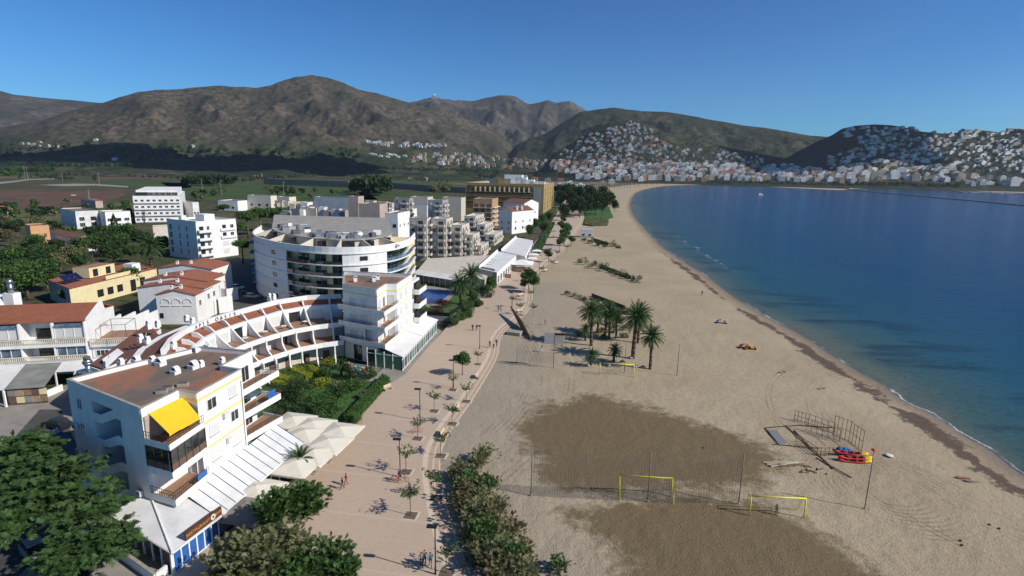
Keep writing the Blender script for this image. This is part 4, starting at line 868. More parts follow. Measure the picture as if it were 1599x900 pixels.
# ---- beige square parasols over the restaurant terrace
PAR = [(457, 655, 2.9), (488, 660, 3.1), (531, 670, 3.0), (476, 676, 2.9), (512, 688, 3.1), (488, 706, 3.0), (462, 724, 2.9), (400, 765, 2.8), (385, 794, 2.7)]
PLB = ['beige square parasol against the garden hedge beside the white balconies', 'beige square parasol in the row along the garden hedge, between two others', 'beige square parasol at the promenade corner nearest the garden hedge', 'partly hidden beige parasol beside the end of the corrugated roof', 'beige square parasol second from the garden along the promenade', 'beige square parasol third from the garden along the promenade', 'beige parasol just above the leafy trees at the restaurant', 'shaded beige parasol tucked between corrugated roof and trees', 'dark shaded parasol beside the blue fronted restaurant']
for k, (px, py, z) in enumerate(PAR):
    c = P(px, py, z); hw = 2.45; ho = root('parasol', (c.x, c.y, .1), PLB[k], 'parasol', 'square parasols on the restaurant terrace', rad(-12)); m = 'canvasshade' if k > 7 else 'canvas'
    if k == 0:
        mb = MB(); cn = [(-hw, -hw, 2.55), (hw, -hw, 2.55), (hw, hw, 2.55), (-hw, hw, 2.55)]; ap = (0, 0, 3.25); md = [((cn[i][0] + cn[(i + 1) % 4][0]) / 2, (cn[i][1] + cn[(i + 1) % 4][1]) / 2, 2.58) for i in range(4)]
        for i in range(4): mb.face([cn[i], md[i], ap], m); mb.face([md[i], cn[(i + 1) % 4], ap], m); mb.wall(cn[i], cn[(i + 1) % 4], 2.35, 2.549, .03, m)
        can = mb.build('canopy', ho, org=(0, 0, 0)); mb = MB(); mb.bar((0, 0, 0), (0, 0, 3.3), .06, 'wood', 6); mb.box((0, 0), .8, .8, 0, .12, 'concrete'); pol = mb.build('pole', ho, org=(0, 0, 0))
    else:
        a = link('canopy', can.data.copy() if m == 'canvasshade' else can.data, ho); link('pole', pol.data, ho)
        if m == 'canvasshade': a.data.materials[0] = MATS[m]
# terrace tables and chairs under and beside the parasols
def dining(x, y, k):
    t = root('cafe_table', (x, y, .1), 'dark round cafe table under the edge of the beige parasols, %s from the promenade corner' % ORD[k], 'table', 'cafe tables on the restaurant terrace')
    mb = MB(); mb.disc((0, 0, .7), (0, 0, 1), .42, .04, 'wood', 12); mb.build('tabletop', t, org=(0, 0, 0)); mb = MB(); mb.bar((0, 0, 0), (0, 0, .7), .04, 'darkmetal', 5); mb.disc((0, 0, 0), (0, 0, 1), .25, .03, 'darkmetal', 8); mb.build('leg', t, org=(0, 0, 0))
for k in range(6): p = v2(-23.6, 75.5).lerp(v2(-25.2, 66.5), k / 5); dining(p.x, p.y, k)
ft = root('terrace_screen', (-22.6, 72, 0), 'low dark planter screen along the promenade edge of the parasol terrace', 'screen')
mb = MB(); mb.wall((-22.2, 77.6), (-24.2, 66.5), .1, 1.1, .35, 'wood'); mb.build('planter', ft); 
p_, d_ = crown_pts(1100, (0, 0, 0), (1, 1, 1), 3); t_ = NR.random(1100); v_, f_ = quads(np.column_stack([-22.2 - 2.0 * t_ + NR.normal(0, .22, 1100) + 22.6, 77.6 - 11.1 * t_ - 72, 1.2 + NR.random(1100) * .5]), .12); leafmesh('foliage', v_, f_, 'leaf_mid', ft)
# ---- the crescent of terraced apartments
def pl(pts): return [Vector(p) for p in pts]
Pk = pl([(-37.4, 119.2), (-44.3, 117.2), (-49.6, 112.4), (-52.4, 106.3), (-54.6, 100.8), (-56.2, 95.2), (-56.6, 89.5), (-55.6, 83.6), (-53.4, 78.0)])
Ti = pl([(-36.2, 115.0), (-42.7, 113.2), (-46.4, 108.8), (-48.4, 103.6), (-50.4, 98.6), (-51.6, 93.7), (-51.7, 89.4), (-50.9, 84.9), (-49.2, 80.4)])
Up = pl([(-33.9, 108.4), (-38.0, 106.1), (-41.6, 102.8), (-43.9, 99.2), (-45.6, 95.6), (-46.8, 92.2), (-47.2, 88.9), (-46.8, 85.6), (-45.6, 82.4)])
Lo = pl([(-33.2, 105.8), (-36.7, 103.7), (-39.9, 100.9), (-42.0, 97.8), (-43.6, 94.7), (-44.7, 91.6), (-45.0, 88.6), (-44.6, 85.8), (-43.6, 83.2)])
cr = root('crescent_apartments', (-46, 98, 0), 'curved white terraced apartment row with red tile strip and S shaped fins around the garden', 'apartment block')
def ribbon(L1_, L2_, z0, z1, m, name, mb=None):
    own = mb is None; mb = mb or MB()
    for i in range(len(L1_) - 1): mb.prism([L1_[i], L2_[i], L2_[i + 1], L1_[i + 1]], z0, z1, m)
    if own: return mb.build(name, cr)
def inset(L_, R_, t): return [a.lerp(b, t) for a, b in zip(L_, R_)]
W3 = inset(Ti, Up, .12); W2_ = inset(Ti, Up, .62); W1_ = inset(Up, Lo, -.1)
Wb = inset(Pk, Ti, -.55)
ribbon(Wb, W3, 0.0, 9.35, 'white', 'wall'); 
ribbon(W3, W2_, 0, 6.3, 'white', 'wall'); ribbon(W2_, W1_, 0, 3.3, 'beige2', 'wall')
ribbon(inset(Ti, Up, .1), Up, 6.3, 6.65, 'white', 'terrace_slab'); ribbon(inset(Up, Lo, -.7), Lo, 3.3, 3.65, 'white', 'terrace_slab')
ribbon([p for p in W3], inset(Ti, Up, .96), 6.655, 6.67, 'terrace', 'terrace_floor'); ribbon(W2_, inset(Up, Lo, .92), 3.655, 3.67, 'terrace', 'terrace_floor')
for L_, z in ((Up, 6.3), (Lo, 3.3)): ribbon(L_, [p + (q - r).normalized() * .14 for p, q, r in zip(L_, L_, Ti)], z, z + .95, 'white', 'upstand')
mb = MB()      # tiled skirt, white parapet behind it, brown rear slope
for i in range(8):
    a, b = Pk[i].lerp(Ti[i], .45), Pk[i + 1].lerp(Ti[i + 1], .45); c, d = Ti[i + 1], Ti[i]
    mb.hexa([(a.x, a.y, 9.75), (b.x, b.y, 9.75), (c.x, c.y, 9.2), (d.x, d.y, 9.2)][::-1], [(a.x, a.y, 9.95), (b.x, b.y, 9.95), (c.x, c.y, 9.35), (d.x, d.y, 9.35)][::-1], 'tiles')
    o = mb.build('tile_strip', cr); mb = MB()
ribbon(Ti, [t + (t - p).normalized() * .15 for t, p in zip(Ti, Pk)], 8.95, 9.3, 'cream', 'eave')
ribbon(inset(Pk, Ti, .33), inset(Pk, Ti, .46), 9.3, 10.85, 'white', 'parapet')
BkT = inset(Pk, Ti, .30); BkB = inset(Pk, Ti, -1.15); mb = MB()
for i in range(8):
    a, b, c, d = BkT[i], BkT[i + 1], BkB[i + 1], BkB[i]
    mb.hexa([(a.x, a.y, 9.9), (b.x, b.y, 9.9), (c.x, c.y, 8.2), (d.x, d.y, 8.2)], [(a.x, a.y, 10.1), (b.x, b.y, 10.1), (c.x, c.y, 8.4), (d.x, d.y, 8.4)], 'tilesbrown')
mb.build('roof', cr); ribbon(BkB, inset(Pk, Ti, -1.05), 0, 8.25, 'white', 'wall')
def fin(i, t):
    f = lambda L_: L_[i].lerp(L_[min(i + 1, 8)], t); ti, up, lo, pk = f(Ti), f(Up), f(Lo), f(Pk); dr = (lo - pk).normalized(); tg = v2(-dr.y, dr.x) * .13; mb = MB()
    def S(p, off, z): q = p + dr * off; return (q.x, q.y, z)
    s1 = (up - ti).length; s2 = (lo - up).length + 1.9
    prof = [(ti, -1.6, 10.5), (ti, -.6, 10.3), (ti, .15, 9.75), (ti, s1 * .22, 8.9), (ti, s1 * .45, 7.9), (ti, s1 * .72, 7.05), (ti, s1 + .1, 6.9), (ti, s1 + .25, 6.6), (ti, s1 + .25, 5.3), (ti, s1 + .7, 4.6), (ti, s1 + 1.6, 3.95), (ti, s1 + 2.7, 3.7), (ti, s1 + 2.9, 3.3), (ti, s1 + 2.9, 1.6), (ti, s1 + 3.6, .6), (ti, s1 + 4.2, 0)]
    back = [(ti, -1.6, 9.0), (ti, -.6, 9.0), (ti, .1, 8.9), (ti, .35, 8.3), (ti, s1 * .3, 7.0), (ti, s1 * .5, 6.4), (ti, s1 - .2, 6.4), (ti, s1 - .1, 6.2), (ti, s1 - .05, 5.0), (ti, s1 + .1, 4.1), (ti, s1 + .9, 3.4), (ti, s1 + 2.3, 3.3), (ti, s1 + 2.5, 3.1), (ti, s1 + 2.5, 1.4), (ti, s1 + 2.7, .3), (ti, s1 + 2.7, 0)]
    for k in range(len(prof) - 1):
        a, b = S(*prof[k]), S(*prof[k + 1]); c, d = S(*back[k + 1]), S(*back[k])
        r = [a, b, c, d]; mb.hexa([(p[0] - tg.x, p[1] - tg.y, p[2]) for p in r], [(p[0] + tg.x, p[1] + tg.y, p[2]) for p in r], 'white')
    # privacy wall filling behind the curve
    r = [S(ti, .0, 6.66), S(ti, s1 * .5, 6.66), S(ti, s1 * .3, 7.1), S(ti, .3, 8.4), S(ti, .0, 9.0)]; mb.hexa([(p[0] - tg.x * .6, p[1] - tg.y * .6, p[2]) for p in r], [(p[0] + tg.x * .6, p[1] + tg.y * .6, p[2]) for p in r], 'white')
    r = [S(ti, s1 * .6, 3.66), S(ti, s1 + .9, 3.66), S(ti, s1 + .1, 4.2), S(ti, s1 - .1, 6.3), S(ti, s1 * .6, 6.3)]; mb.hexa([(p[0] - tg.x * .6, p[1] - tg.y * .6, p[2]) for p in r], [(p[0] + tg.x * .6, p[1] + tg.y * .6, p[2]) for p in r], 'white')
    mb.build('fin', cr)
for k in range(10): u = .35 + k * .82; fin(int(u), u - int(u))
for k in range(9):
    u = .76 + k * .82; i = int(u); t = u - i
    if i > 7: break
    for Lx, z, (w_, h_, st) in ((W3, 6.68, (2.3, 2.0, 'shutter' if k not in (1, 4) else 'dark')), (W2_, 3.68, (2.3, 2.0, 'glass' if k == 2 else 'shutter')), (W1_, .1, (1.2, 1.6, 'brown'))):
        a, b = Lx[i], Lx[i + 1]; p = a.lerp(b, t); d = (a - b).normalized(); n = v2(d.y, -d.x)
        if n.dot(Lo[i] - Pk[i]) < 0: n = -n
        put_window(cr, (p.x + n.x * .05, p.y + n.y * .05, z), math.atan2(n.y, n.x), w_, h_, st)
    a = Ti[i].lerp(Ti[i + 1], t); 
# lettering on the parapet and the chimneys behind it
pT = inset(Pk, Ti, .47)
def on_line(L_, s):
    for i in range(len(L_) - 1):
        l = (L_[i + 1] - L_[i]).length
        if s <= l: return L_[i].lerp(L_[i + 1], s / l), (L_[i] - L_[i + 1]).normalized()
        s -= l
    return L_[-1], (L_[-2] - L_[-1]).normalized()
txt = 'APTS OASIS'; s0 = 33.2
for k, ch in enumerate(txt):
    if ch == ' ': continue
    p, d = on_line(pT, s0 - k * 1.05); n = v2(d.y, -d.x); text3d('letter', ch, .95, (p.x + n.x * .06, p.y + n.y * .06, 10.38), (rad(90), 0, math.atan2(d.y, d.x)), 'darkmetal' if k > 2 else 'metal', cr, .02)
for px, py, hh in ((421, 470, 1.2), (428, 472, 1.4), (233, 514, 1.1), (247, 511, .8), (220, 535, 1.0), (231, 536, .7), (272, 545, .9), (292, 503, .9), (301, 505, .7)):
    chimney(cr, P(px, py, 9.8), hh, .7, 'white', a=rad(-30))
for px, py in ((222, 532), (229, 529)): dish(cr, P(px, py, 9.6), .45, (-.8, -.5, .4))
for k in range(5):
    p, d = on_line(inset(Up, Ti, .45), 3 + k * 4.5); mb = MB(); mb.box(p, .9, .9, 7.3, 7.35, 'white', k); mb.box(p, .06, .06, 6.67, 7.3, 'metal'); mb.build('terrace_table', cr)
# brown roofed link at the left end of the crescent, behind the near block
lk = root('link_building', (-56, 82, 0), 'low wing with brown tiled roof and white edge wall behind the near block', 'building')
mb = MB(); Lp = [P(150, 560, 8.2), P(240, 520, 8.2), P(262, 545, 8.2), P(165, 583, 8.2)]; mb.prism([v.xy for v in (P(140, 572, 8), P(232, 505, 8), P(262, 540, 8), P(190, 590, 8))], 0, 7.9, 'white'); mb.build('wall', lk)
mb = MB(); mb.prism([v.xy for v in (P(141, 571, 8), P(232, 506, 8), P(261, 540, 8), P(190, 588, 8))], 7.903, 8.2, 'tilesbrown'); mb.build('roof', lk)
mb = MB(); a, b = P(165, 583, 8.2), P(262, 541, 8.2); mb.wall(a, b, 8.203, 8.9, .3, 'white'); mb.build('parapet', lk)
mb = MB(); a, b, c, d = P(160, 563, 8.6), P(184, 546, 8.6), P(196, 551, 8.6), P(166, 574, 8.6); slope(mb, [d.xy, c.xy], [a.xy, b.xy], 8.35, 8.8, 'roofsheet'); mb.build('conservatory', lk)
# ---- white tower at the end of the crescent
T0, T1, T2, T3, T4, T5 = v2(-33.6, 107.9), v2(-25.7, 103.4), v2(-25.2, 109.0), v2(-23.1, 109.2), v2(-22.0, 119.9), v2(-37.6, 121.8)
tw_ = Bld('apartment_building', 'white four storey tower block with wrap around balconies above the glazed annex', [T0, T1, T2, T3, T4, T5], 0, 15.2, 'white', 'flatroof', .9, 'apartment block')
tw_.band(0, 13.6, 13.85, 'yellowband'); tw_.band(1, 13.6, 13.85, 'yellowband'); tw_.band(3, 13.5, 13.75, 'yellowband'); tw_.band(2, 13.6, 13.85, 'yellowband')
Cq, Cl, Cr = v2(-23.9, 101.4), v2(-34.3, 106.7), v2(-22.7, 109.1)
for k, z in enumerate((4.4, 7.6, 10.8)):
    mb = MB(); mb.prism([Cl, Cq, Cr, T2, T1, T0], z - .35, z, 'white'); 
    for p, q in ((Cl, Cq), (Cq, Cr)): mb.wall(p, q, z + .002, z + .55, .14, 'white', 1)
    mb.prism([Cl + v2(.2, .3), Cq + v2(-.2, .3), Cr + v2(-.2, -.1), T2, T1 + v2(0, 0), T0 + v2(0, -.1)], z + .004, z + .02, 'terrace'); mb.build('balcony', tw_.o)
    mb = MB(); rail(mb, [Cl, Cq, Cr], z + .55, .65, 'brownrail', .45, .03); mb.build('railing', tw_.o)
    tw_.win(0, 2.6, z + .3, 1.7, 1.5, 'shutter'); tw_.win(0, 5.6, z + .03, 1.5, 2.1, 'shutter', name='door'); tw_.win(1, 1.5, z + .03, 1.4, 2.1, 'shutter', name='door'); tw_.win(1, 3.8, z + .03, 1.2, 2.1, 'glass', name='door'); tw_.win(2, 1.0, z + .03, 1.3, 2.1, 'shutter', name='door')
    tw_.win(3, 2.4, z + 1.0, 1.5, 1.3, 'shutter'); tw_.win(3, 6.2, z + 1.0, 1.5, 1.3, 'shutter'); tw_.band(3, z - .3, z - .05, 'yellowband')
    mb = MB(); a = T4 + v2(-.2, .6); mb.prism([a, a + v2(1.7, -.25), a + v2(2.4, 5.6), a + v2(.8, 6)], z - .35, z, 'white'); mb.wall(a + v2(1.7, -.25), a + v2(2.4, 5.6), z + .003, z + .8, .14, 'white', 1); mb.wall(a, a + v2(1.7, -.25), z + .003, z + .8, .14, 'white', 1); mb.build('balcony', tw_.o); mb = MB(); rail(mb, [a, a + v2(1.7, -.25), a + v2(2.4, 5.6)], z + .8, .5, 'brownrail', .5); mb.build('railing', tw_.o); put_window(tw_.o, (a.x + .6 + .35, a.y + 3, z + .03), rad(-9), 3.2, 2.2, 'dark', 'door')
mb = MB(); mb.prism([T4 + v2(-.3, .5), T4 + v2(.5, 6.6), T5 + v2(1, 5), T5 + v2(.5, .3)], 0, 13.2, 'white'); mb.build('rear_wing', tw_.o)
mb = MB(); mb.wall(Cl + v2(6, -3.05), T0.lerp(T1, .58), 4.42, 7.2, .15, 'white'); mb.build('privacy_wall', tw_.o)
for px, py in ((555, 440), (584, 440), (590, 437)): chimney(tw_.o, P(px, py, 14.4), .8, .7, 'white', a=rad(20))
dish(tw_.o, P(537, 432, 14.6), .5, (-.8, -.5, .4))
put_window(tw_.o, tw_.at(0, 3.6, .1, .03), math.atan2(tw_.edge(0)[2].y, tw_.edge(0)[2].x), 2.1, 3.1, 'dark', 'door')
# glazed annex with white sheet roof
an_ = root('glazed_annex', (-20, 108, 0), 'glass walled terrace annex with white sheet roof at the foot of the tower block', 'pavilion')
X0, X1, X2, X3 = v2(-27.6, 102.2), v2(-20.6, 100.1), v2(-17.6, 126.4), v2(-21.6, 127.0); I0, I1 = v2(-26.4, 103.4), v2(-21.4, 127.4)
mb = MB(); slope(mb, [X1 + v2(.3, -.4), v2(-19.0, 113.3)], [v2(-26.2, 103.3), v2(-23.4, 114.6)], 3.1, 4.2, 'roofsheet'); slope(mb, [v2(-19.0, 113.3), X2 + v2(.3, .3)], [v2(-23.4, 114.6), v2(-21.6, 127.6)], 3.1, 4.2, 'corrugated'); mb.build('roof', an_)
mb = MB(); a, b = v2(-19.0, 113.3), v2(-23.4, 114.6); mb.bar((a.x, a.y, 3.2), (b.x, b.y, 4.3), .15, 'white', 5); mb.bar((X1.x + .3, X1.y - .4, 3.05), (X2.x + .3, X2.y + .3, 3.05), .12, 'white', 5); mb.build('gutter', an_)
def glazed(p, q, n_, z0, z1, mats, parent, z1b=None):
    z1b = z1 if z1b is None else z1b; d = (q - p)
    for k in range(n_):
        a, b = p + d * (k / n_), p + d * ((k + 1) / n_); za = z1 + (z1b - z1) * k / n_; zb_ = z1 + (z1b - z1) * (k + 1) / n_; u = d.normalized() * .08; nn = v2(-u.y, u.x) * .25; a_ = a + u; b_ = b - u; mb = MB()
        mb.hexa([(x.x, x.y, z0) for x in (a_ - nn, b_ - nn, b_ + nn, a_ + nn)], [(x.x, x.y, zz) for x, zz in ((a_ - nn, min(za, zb_) - .1), (b_ - nn, min(za, zb_) - .1), (b_ + nn, min(za, zb_) - .1), (a_ + nn, min(za, zb_) - .1))], mats[k % len(mats)]); mb.build('glass_panel', parent)
    mb = MB()
    for k in range(n_ + 1): c = p + d * (k / n_); mb.box(c, .16, .16, 0, z1 + (z1b - z1) * k / n_, 'white')
    for k in range(n_): a, b = p + d * (k / n_), p + d * ((k + 1) / n_); mb.wall(a, b, z0 - .1, z0 + .02, .17, 'white'); mb.wall(a, b, z0 + (z1 - z0) * .72, z0 + (z1 - z0) * .72 + .1, .16, 'white')
    mb.build('frame', parent)
glazed(X0, X1, 4, .25, 4.0, ('glass', 'greenfilm', 'greenfilm', 'greenfilm'), an_, 3.1); glazed(X1, X2, 16, .25, 3.05, ('blueglass', 'glass', 'blueglass', 'tealglass', 'greenfilm'), an_)
mb = MB(); mb.prism([X0 + v2(.5, .6), X1 + v2(-.6, .6), X2 + v2(-.6, -.3), X3], 0, 2.6, 'beige2'); mb.build('interior', an_)

for u, z in ((1.0, 5.0), (1.0, 8.1), (13.2, 3.6)):
    q = main.at(0, u, z, .25); mb = MB(); mb.box(q, .8, .32, z, z + .6, 'white2', math.atan2(dAB.y, dAB.x)); mb.disc(q + Vector((-nAB.x * .17, -nAB.y * .17, .3)), (-nAB.x, -nAB.y, 0), .22, .02, 'darkgrey', 10); mb.build('air_conditioner', main.o)
for u, z in ((4.2, 6.0), (4.0, 9.2)):
    q = main.at(3, u, z, .25); mb = MB(); mb.box(q, .32, .8, z, z + .6, 'white2', rad(-9)); mb.build('air_conditioner', main.o)
mb = MB(); q = main.at(3, 7.3, 0, .07); mb.bar((q.x, q.y, 3.9), (q.x, q.y, 12.4), .05, 'coping', 5); mb.build('downpipe', main.o)
# ================================================================ MIDDLE GROUND: streets, garden, pool
def pxpoly(pts, z=0.0): return [P(x, y, z).xy for x, y in pts]
sheet('car_park', pxpoly([(-120, 612), (60, 612), (150, 590), (200, 600), (262, 640), (285, 700), (290, 830), (275, 905), (200, 1100), (-300, 1100)]), 0.03, 'pavement')
sheet('road', pxpoly([(95, 640), (62, 640), (-10, 720), (-150, 820), (-150, 1000), (30, 900), (130, 800), (140, 740)]), 0.045, 'asphalt')
sheet('road', pxpoly([(330, 476), (395, 452), (420, 455), (540, 468), (545, 482), (420, 485), (350, 492)]), 0.03, 'asphalt')
sheet('road', pxpoly([(345, 402), (400, 405), (400, 452), (330, 476), (300, 470)]), 0.036, 'asphalt')
sheet('road', pxpoly([(770, 360), (860, 352), (862, 358), (770, 368)]), 0.03, 'asphalt')
sheet('terrace_paving', pxpoly([(540, 566), (625, 580), (684, 514), (690, 518), (632, 586), (606, 603), (560, 592)]), 0.115, 'pavement')
sheet('garden_ground', pxpoly([(385, 600), (440, 572), (540, 566), (606, 596), (548, 664), (440, 690), (380, 660)]), 0.06, 'lawn')
sheet('lawn', pxpoly([(640, 500), (640, 428), (775, 434), (776, 442), (702, 500)]), 0.06, 'lawn')
sheet('pool_deck', pxpoly([(662, 447), (717, 450.5), (697, 475), (668, 480.5), (642, 465)]), 0.12, 'pavement')
sheet('pool_water', pxpoly([(668, 452), (708, 454), (691, 470), (667, 475), (650, 464)]), 0.128, 'poolwater')
# ---- garden planting
hedge([P(598, 594).xy, P(609, 600).xy, P(552, 664).xy, P(538, 661).xy], 1.3, 'long clipped dark green hedge between the garden and the promenade', 'leaf_mid', 60)
rows = [((427, 603), (455, 609), 1.3, 'leaf_yellow', 'front'), ((432, 594), (463, 602), 1.5, 'leaf_yellow', 'second'), ((440, 588), (470, 597), 1.5, 'leaf_mid', 'dark'), ((455, 581), (484, 593), 1.6, 'leaf_yellow', 'fourth'), ((482, 579), (494, 588), 1.5, 'leaf_yellow', 'short'), ((470, 576), (486, 590), 1.3, 'leaf_mid', 'narrow dark')]
for a, b, wd, lf, w_ in rows:
    p, q = P(*a).xy, P(*b).xy; d = (q - p).normalized(); n = v2(-d.y, d.x) * wd / 2; hedge([p - n, q - n, q + n, p + n], 1.1, '%s %s hedge row in the fan of clipped rows before the crescent terraces' % (w_, 'yellow green' if lf == 'leaf_yellow' else 'green'), lf, 45, group='fan of clipped hedge rows')
for (px, py, r, n, lf, lb) in ((499, 606, (1.9, 1.9, 1.0), 1500, 'leaf_yellow', 'round yellow green bush in the middle of the garden'), (516, 574, (1.0, 1.0, 1.4), 700, 'leaf_yellow', 'upright yellow green bush by the garden wall'), (445, 625, (2.6, 2.2, 1.8), 1600, 'leaf_mid', 'broad green bush at the left of the garden'), (468, 632, (2.8, 2.4, 2.3), 1700, 'leaf_dark', 'dark leafy bush near the parasols in the garden'), (500, 640, (2.5, 2.2, 2.2), 1500, 'leaf_mid', 'spiky green bush above the parasols'), (520, 648, (2.3, 2.0, 1.7), 1300, 'leaf_mid', 'green bush by the near end of the long hedge'), (530, 620, (2.4, 2.2, 1.2), 1300, 'leaf_bright', 'bright round bush beside the long hedge'), (555, 610, (2.4, 2.2, 1.2), 1300, 'leaf_mid', 'low bush in the right half of the garden'), (575, 592, (2.2, 1.8, 1.6), 1200, 'leaf_mid', 'green bush behind the garden bench'), (548, 592, (1.6, 1.6, 2.0), 1100, 'leaf_dark', 'dark spiky bush beside the small garden palm'), (475, 608, (2.6, 2.2, 1.4), 1300, 'leaf_dark', 'dark bush between the hedge rows and round yellow bush'), (510, 590, (2.0, 1.8, 1.6), 1200, 'leaf_mid', 'green bush above the round yellow bush'), (455, 655, (2.4, 2.0, 1.6), 1100, 'leaf_dark', 'dark bush touching the first parasols'), (575, 622, (1.8, 1.8, .8), 800, 'leaf_tam', 'low grey green cushion near the long hedge'), (530, 605, (2.4, 2.2, .7), 800, 'leaf_tam', 'flat grey green cushion in the garden middle')):
    p = P(px, py); shrub('bush', (p.x, p.y, 0), r, n, .17, lf, lb, 'bush')
p = P(533, 590); plant('palmshort', 'palm_tree', (p.x, p.y, 0), .75, 'small palm in the garden by the white annex terrace', 'palm')
p = P(497, 655); plant('palmshort', 'palm_tree', (p.x, p.y, 0), .62, 'small palm half buried in garden bushes above the parasols', 'palm')
for (px, py, m, lb) in ((541, 576, 'pink', 'pink coin ride toy left of the other two on the annex terrace'), (557, 582, 'turq', 'turquoise coin ride toy between the two pink ones'), (569, 584, 'pink', 'pink coin ride toy nearest the glass annex front')):
    p = P(px, py, .1); t = root('kiddie_ride', p, lb, 'ride toy'); mb = MB(); mb.box(p, 1.0, .7, .1, .35, 'cl_white'); mb.build('base', t); mb = MB(); mb.ball(p + Vector((0, 0, .85)), .55, m, 10, 7, .75); mb.ball(p + Vector((.45, -.1, 1.2)), .28, m, 8, 6); mb.build('body', t); mb = MB(); mb.box(p + Vector((-.1, 0, 0)), .5, .3, 1.15, 1.35, 'cl_white'); mb.build('seat', t)
# ---- pool garden
hedge(pxpoly([(643, 437), (645, 431), (772, 443), (768, 449)]), 2.6, 'tall clipped hedge behind the swimming pool', 'leaf_mid', 14, .25)
wl = root('garden_wall', (-18, 150, 0), 'low grey wall with dark fence round the pool lawn by the promenade', 'wall')
mb = MB(); mb.wall(P(659, 499), P(703, 502), 0, 1.2, .2, 'greywall'); mb.wall(P(703, 502), P(768, 450), 0, 1.2, .25, 'greywall'); mb.build('wall', wl)
mb = MB(); mb.wall(P(659, 499), P(703, 502), 1.203, 2.2, .08, 'darkmetal'); mb.wall(P(703, 502), P(768, 450), 1.203, 2.1, .08, 'darkmetal'); mb.build('fence', wl)
PB = ['nearest the annex', 'second from the annex', 'third from the annex', 'fourth from the annex', 'nearest the low restaurants']
for k, (px, py) in enumerate(((714, 508), (731, 492), (744, 477), (757, 464), (769, 451))):
    p = P(px, py); shrub('ball_bush', (p.x, p.y, .08), (2.6, 4.2, 2.2), 2600, .22, 'leaf_bright' if k % 2 else 'leaf_mid', 'big rounded bush outside the pool garden wall, ' + PB[k], 'bush', 'rounded bushes along the pool garden wall', stems=False)
p = P(720, 476); plant('palmbig', 'palm_tree', (p.x, p.y, 0), 1.15, 'large spreading palm on the lawn beside the pool', 'palm'); p = P(735, 462); plant('palmbig', 'palm_tree', (p.x, p.y, 0), 1.2, 'taller palm behind the large spreading one by the pool', 'palm')
for px, py, r, lb in ((665, 490, (2.0, 1.6, 1.0), 'dark reddish bush row left end in front of the pool'), (682, 489, (2.0, 1.6, .9), 'reddish bush in front of the pool, middle one'), (694, 481, (2.2, 2.0, 1.4), 'reddish bush in front of the pool nearest the palm')):
    p = P(px, py); shrub('bush', (p.x, p.y, 0), r, 900, .2, 'leaf_red' if px > 670 else 'leaf_mid', lb, 'bush')
# ================================================================ MIDDLE BUILDINGS
def proj(p):
    Z = p[2] - H; c, s = math.cos(PITCH), math.sin(PITCH); dd = p[1] * c - Z * s; yy = -(p[1] * s + Z * c); x, y = F * p[0] / dd, F * yy / dd
    return 799.5 + math.cos(ROLL) * x - math.sin(ROLL) * y, 450 + math.sin(ROLL) * x + math.cos(ROLL) * y
def bis(f, lo, hi):
    for _ in range(40):
        m = (lo + hi) / 2
        if f(m): lo = m
        else: hi = m
    return (lo + hi) / 2
def cbox(xc, yb, yt, xl, xr, ang=-9.0, ztop=None, dmin=0, dmax=80):
    """corner seen at (xc, foot yb, top yt); left face runs to xl, right face to xr.  -> [L, C, R, back], height"""
    if ztop is None: C_ = P(xc, yb, 0); z = bis(lambda m: proj((C_.x, C_.y, m))[1] > yt, .5, 60)
    else: C_ = P(xc, yt, ztop); z = ztop
    a = rad(ang); d = v2(math.cos(a), math.sin(a)); n = v2(-d.y, d.x); C2 = v2(C_.x, C_.y)
    wl_ = max(dmin, bis(lambda m: proj((C2.x - d.x * m, C2.y - d.y * m, z))[0] > xl, .1, dmax)); wr = max(dmin, bis(lambda m: proj((C2.x + n.x * m, C2.y + n.y * m, z))[0] < xr, .1, dmax))
    return [C2 - d * wl_, C2, C2 + n * wr, C2 + n * wr - d * wl_], z
def gable(o, poly, z, rise, m, axis=0, over=.35, name='roof'):
    p = [Vector(q) for q in poly]
    if axis: p = p[1:] + p[:1]
    c = sum(p, v2(0, 0)) / 4; p = [c + (q - c) * (1 + over / max((q - c).length, 1)) for q in p]; e1 = (p[0] + p[1]) / 2; e2 = (p[3] + p[2]) / 2; mb = MB()   # ridge from mid(0,1) to mid(3,2)
    for a, b, c_, d in ((p[0], e1, e2, p[3]), (e1, p[1], p[2], e2)):
        za, zb_ = (z, z + rise) if a is p[0] else (z + rise, z); mb.hexa([(a.x, a.y, za - .02), (b.x, b.y, zb_ - .02), (c_.x, c_.y, zb_ - .02), (d.x, d.y, za - .02)], [(a.x, a.y, za + .14), (b.x, b.y, zb_ + .14), (c_.x, c_.y, zb_ + .14), (d.x, d.y, za + .14)], m)
    r = mb.build(name, o); q = [Vector(v) for v in poly]
    if axis: q = q[1:] + q[:1]
    mb = MB()
    for a, b in ((q[0], q[1]), (q[3], q[2])): mid = (a + b) / 2; mb.face([(a.x, a.y, z - .03), (b.x, b.y, z - .03), (mid.x, mid.y, z + rise - .05)], 'white')
    mb.build('gable', o); return r
def simple(args, label, wall, name='house', cat='house', roof='flatroof', par=.6, rows=(), gab=None, group=None, **k):
    poly, z = cbox(*args); b = Bld(name, label, poly, 0, z, wall, roof if not gab else None, par if not gab else 0, cat, group, **k)
    for (e, n, zz, w_, h_, st) in rows: b.row(e, n, zz, w_, h_, st)
    if gab: gable(b.o, poly, z, gab[0], gab[1], gab[2])
    return b
def storeys(b, edges, z0=1.0, st=3.0, skip=(), w=1.4, h=1.4, style='glass'):
    n = int((b.z1 - z0) / st + .4)
    for e, cnt in edges.items():
        for k in range(n): b.row(e, cnt, z0 + k * st, w, h, style)
    return b
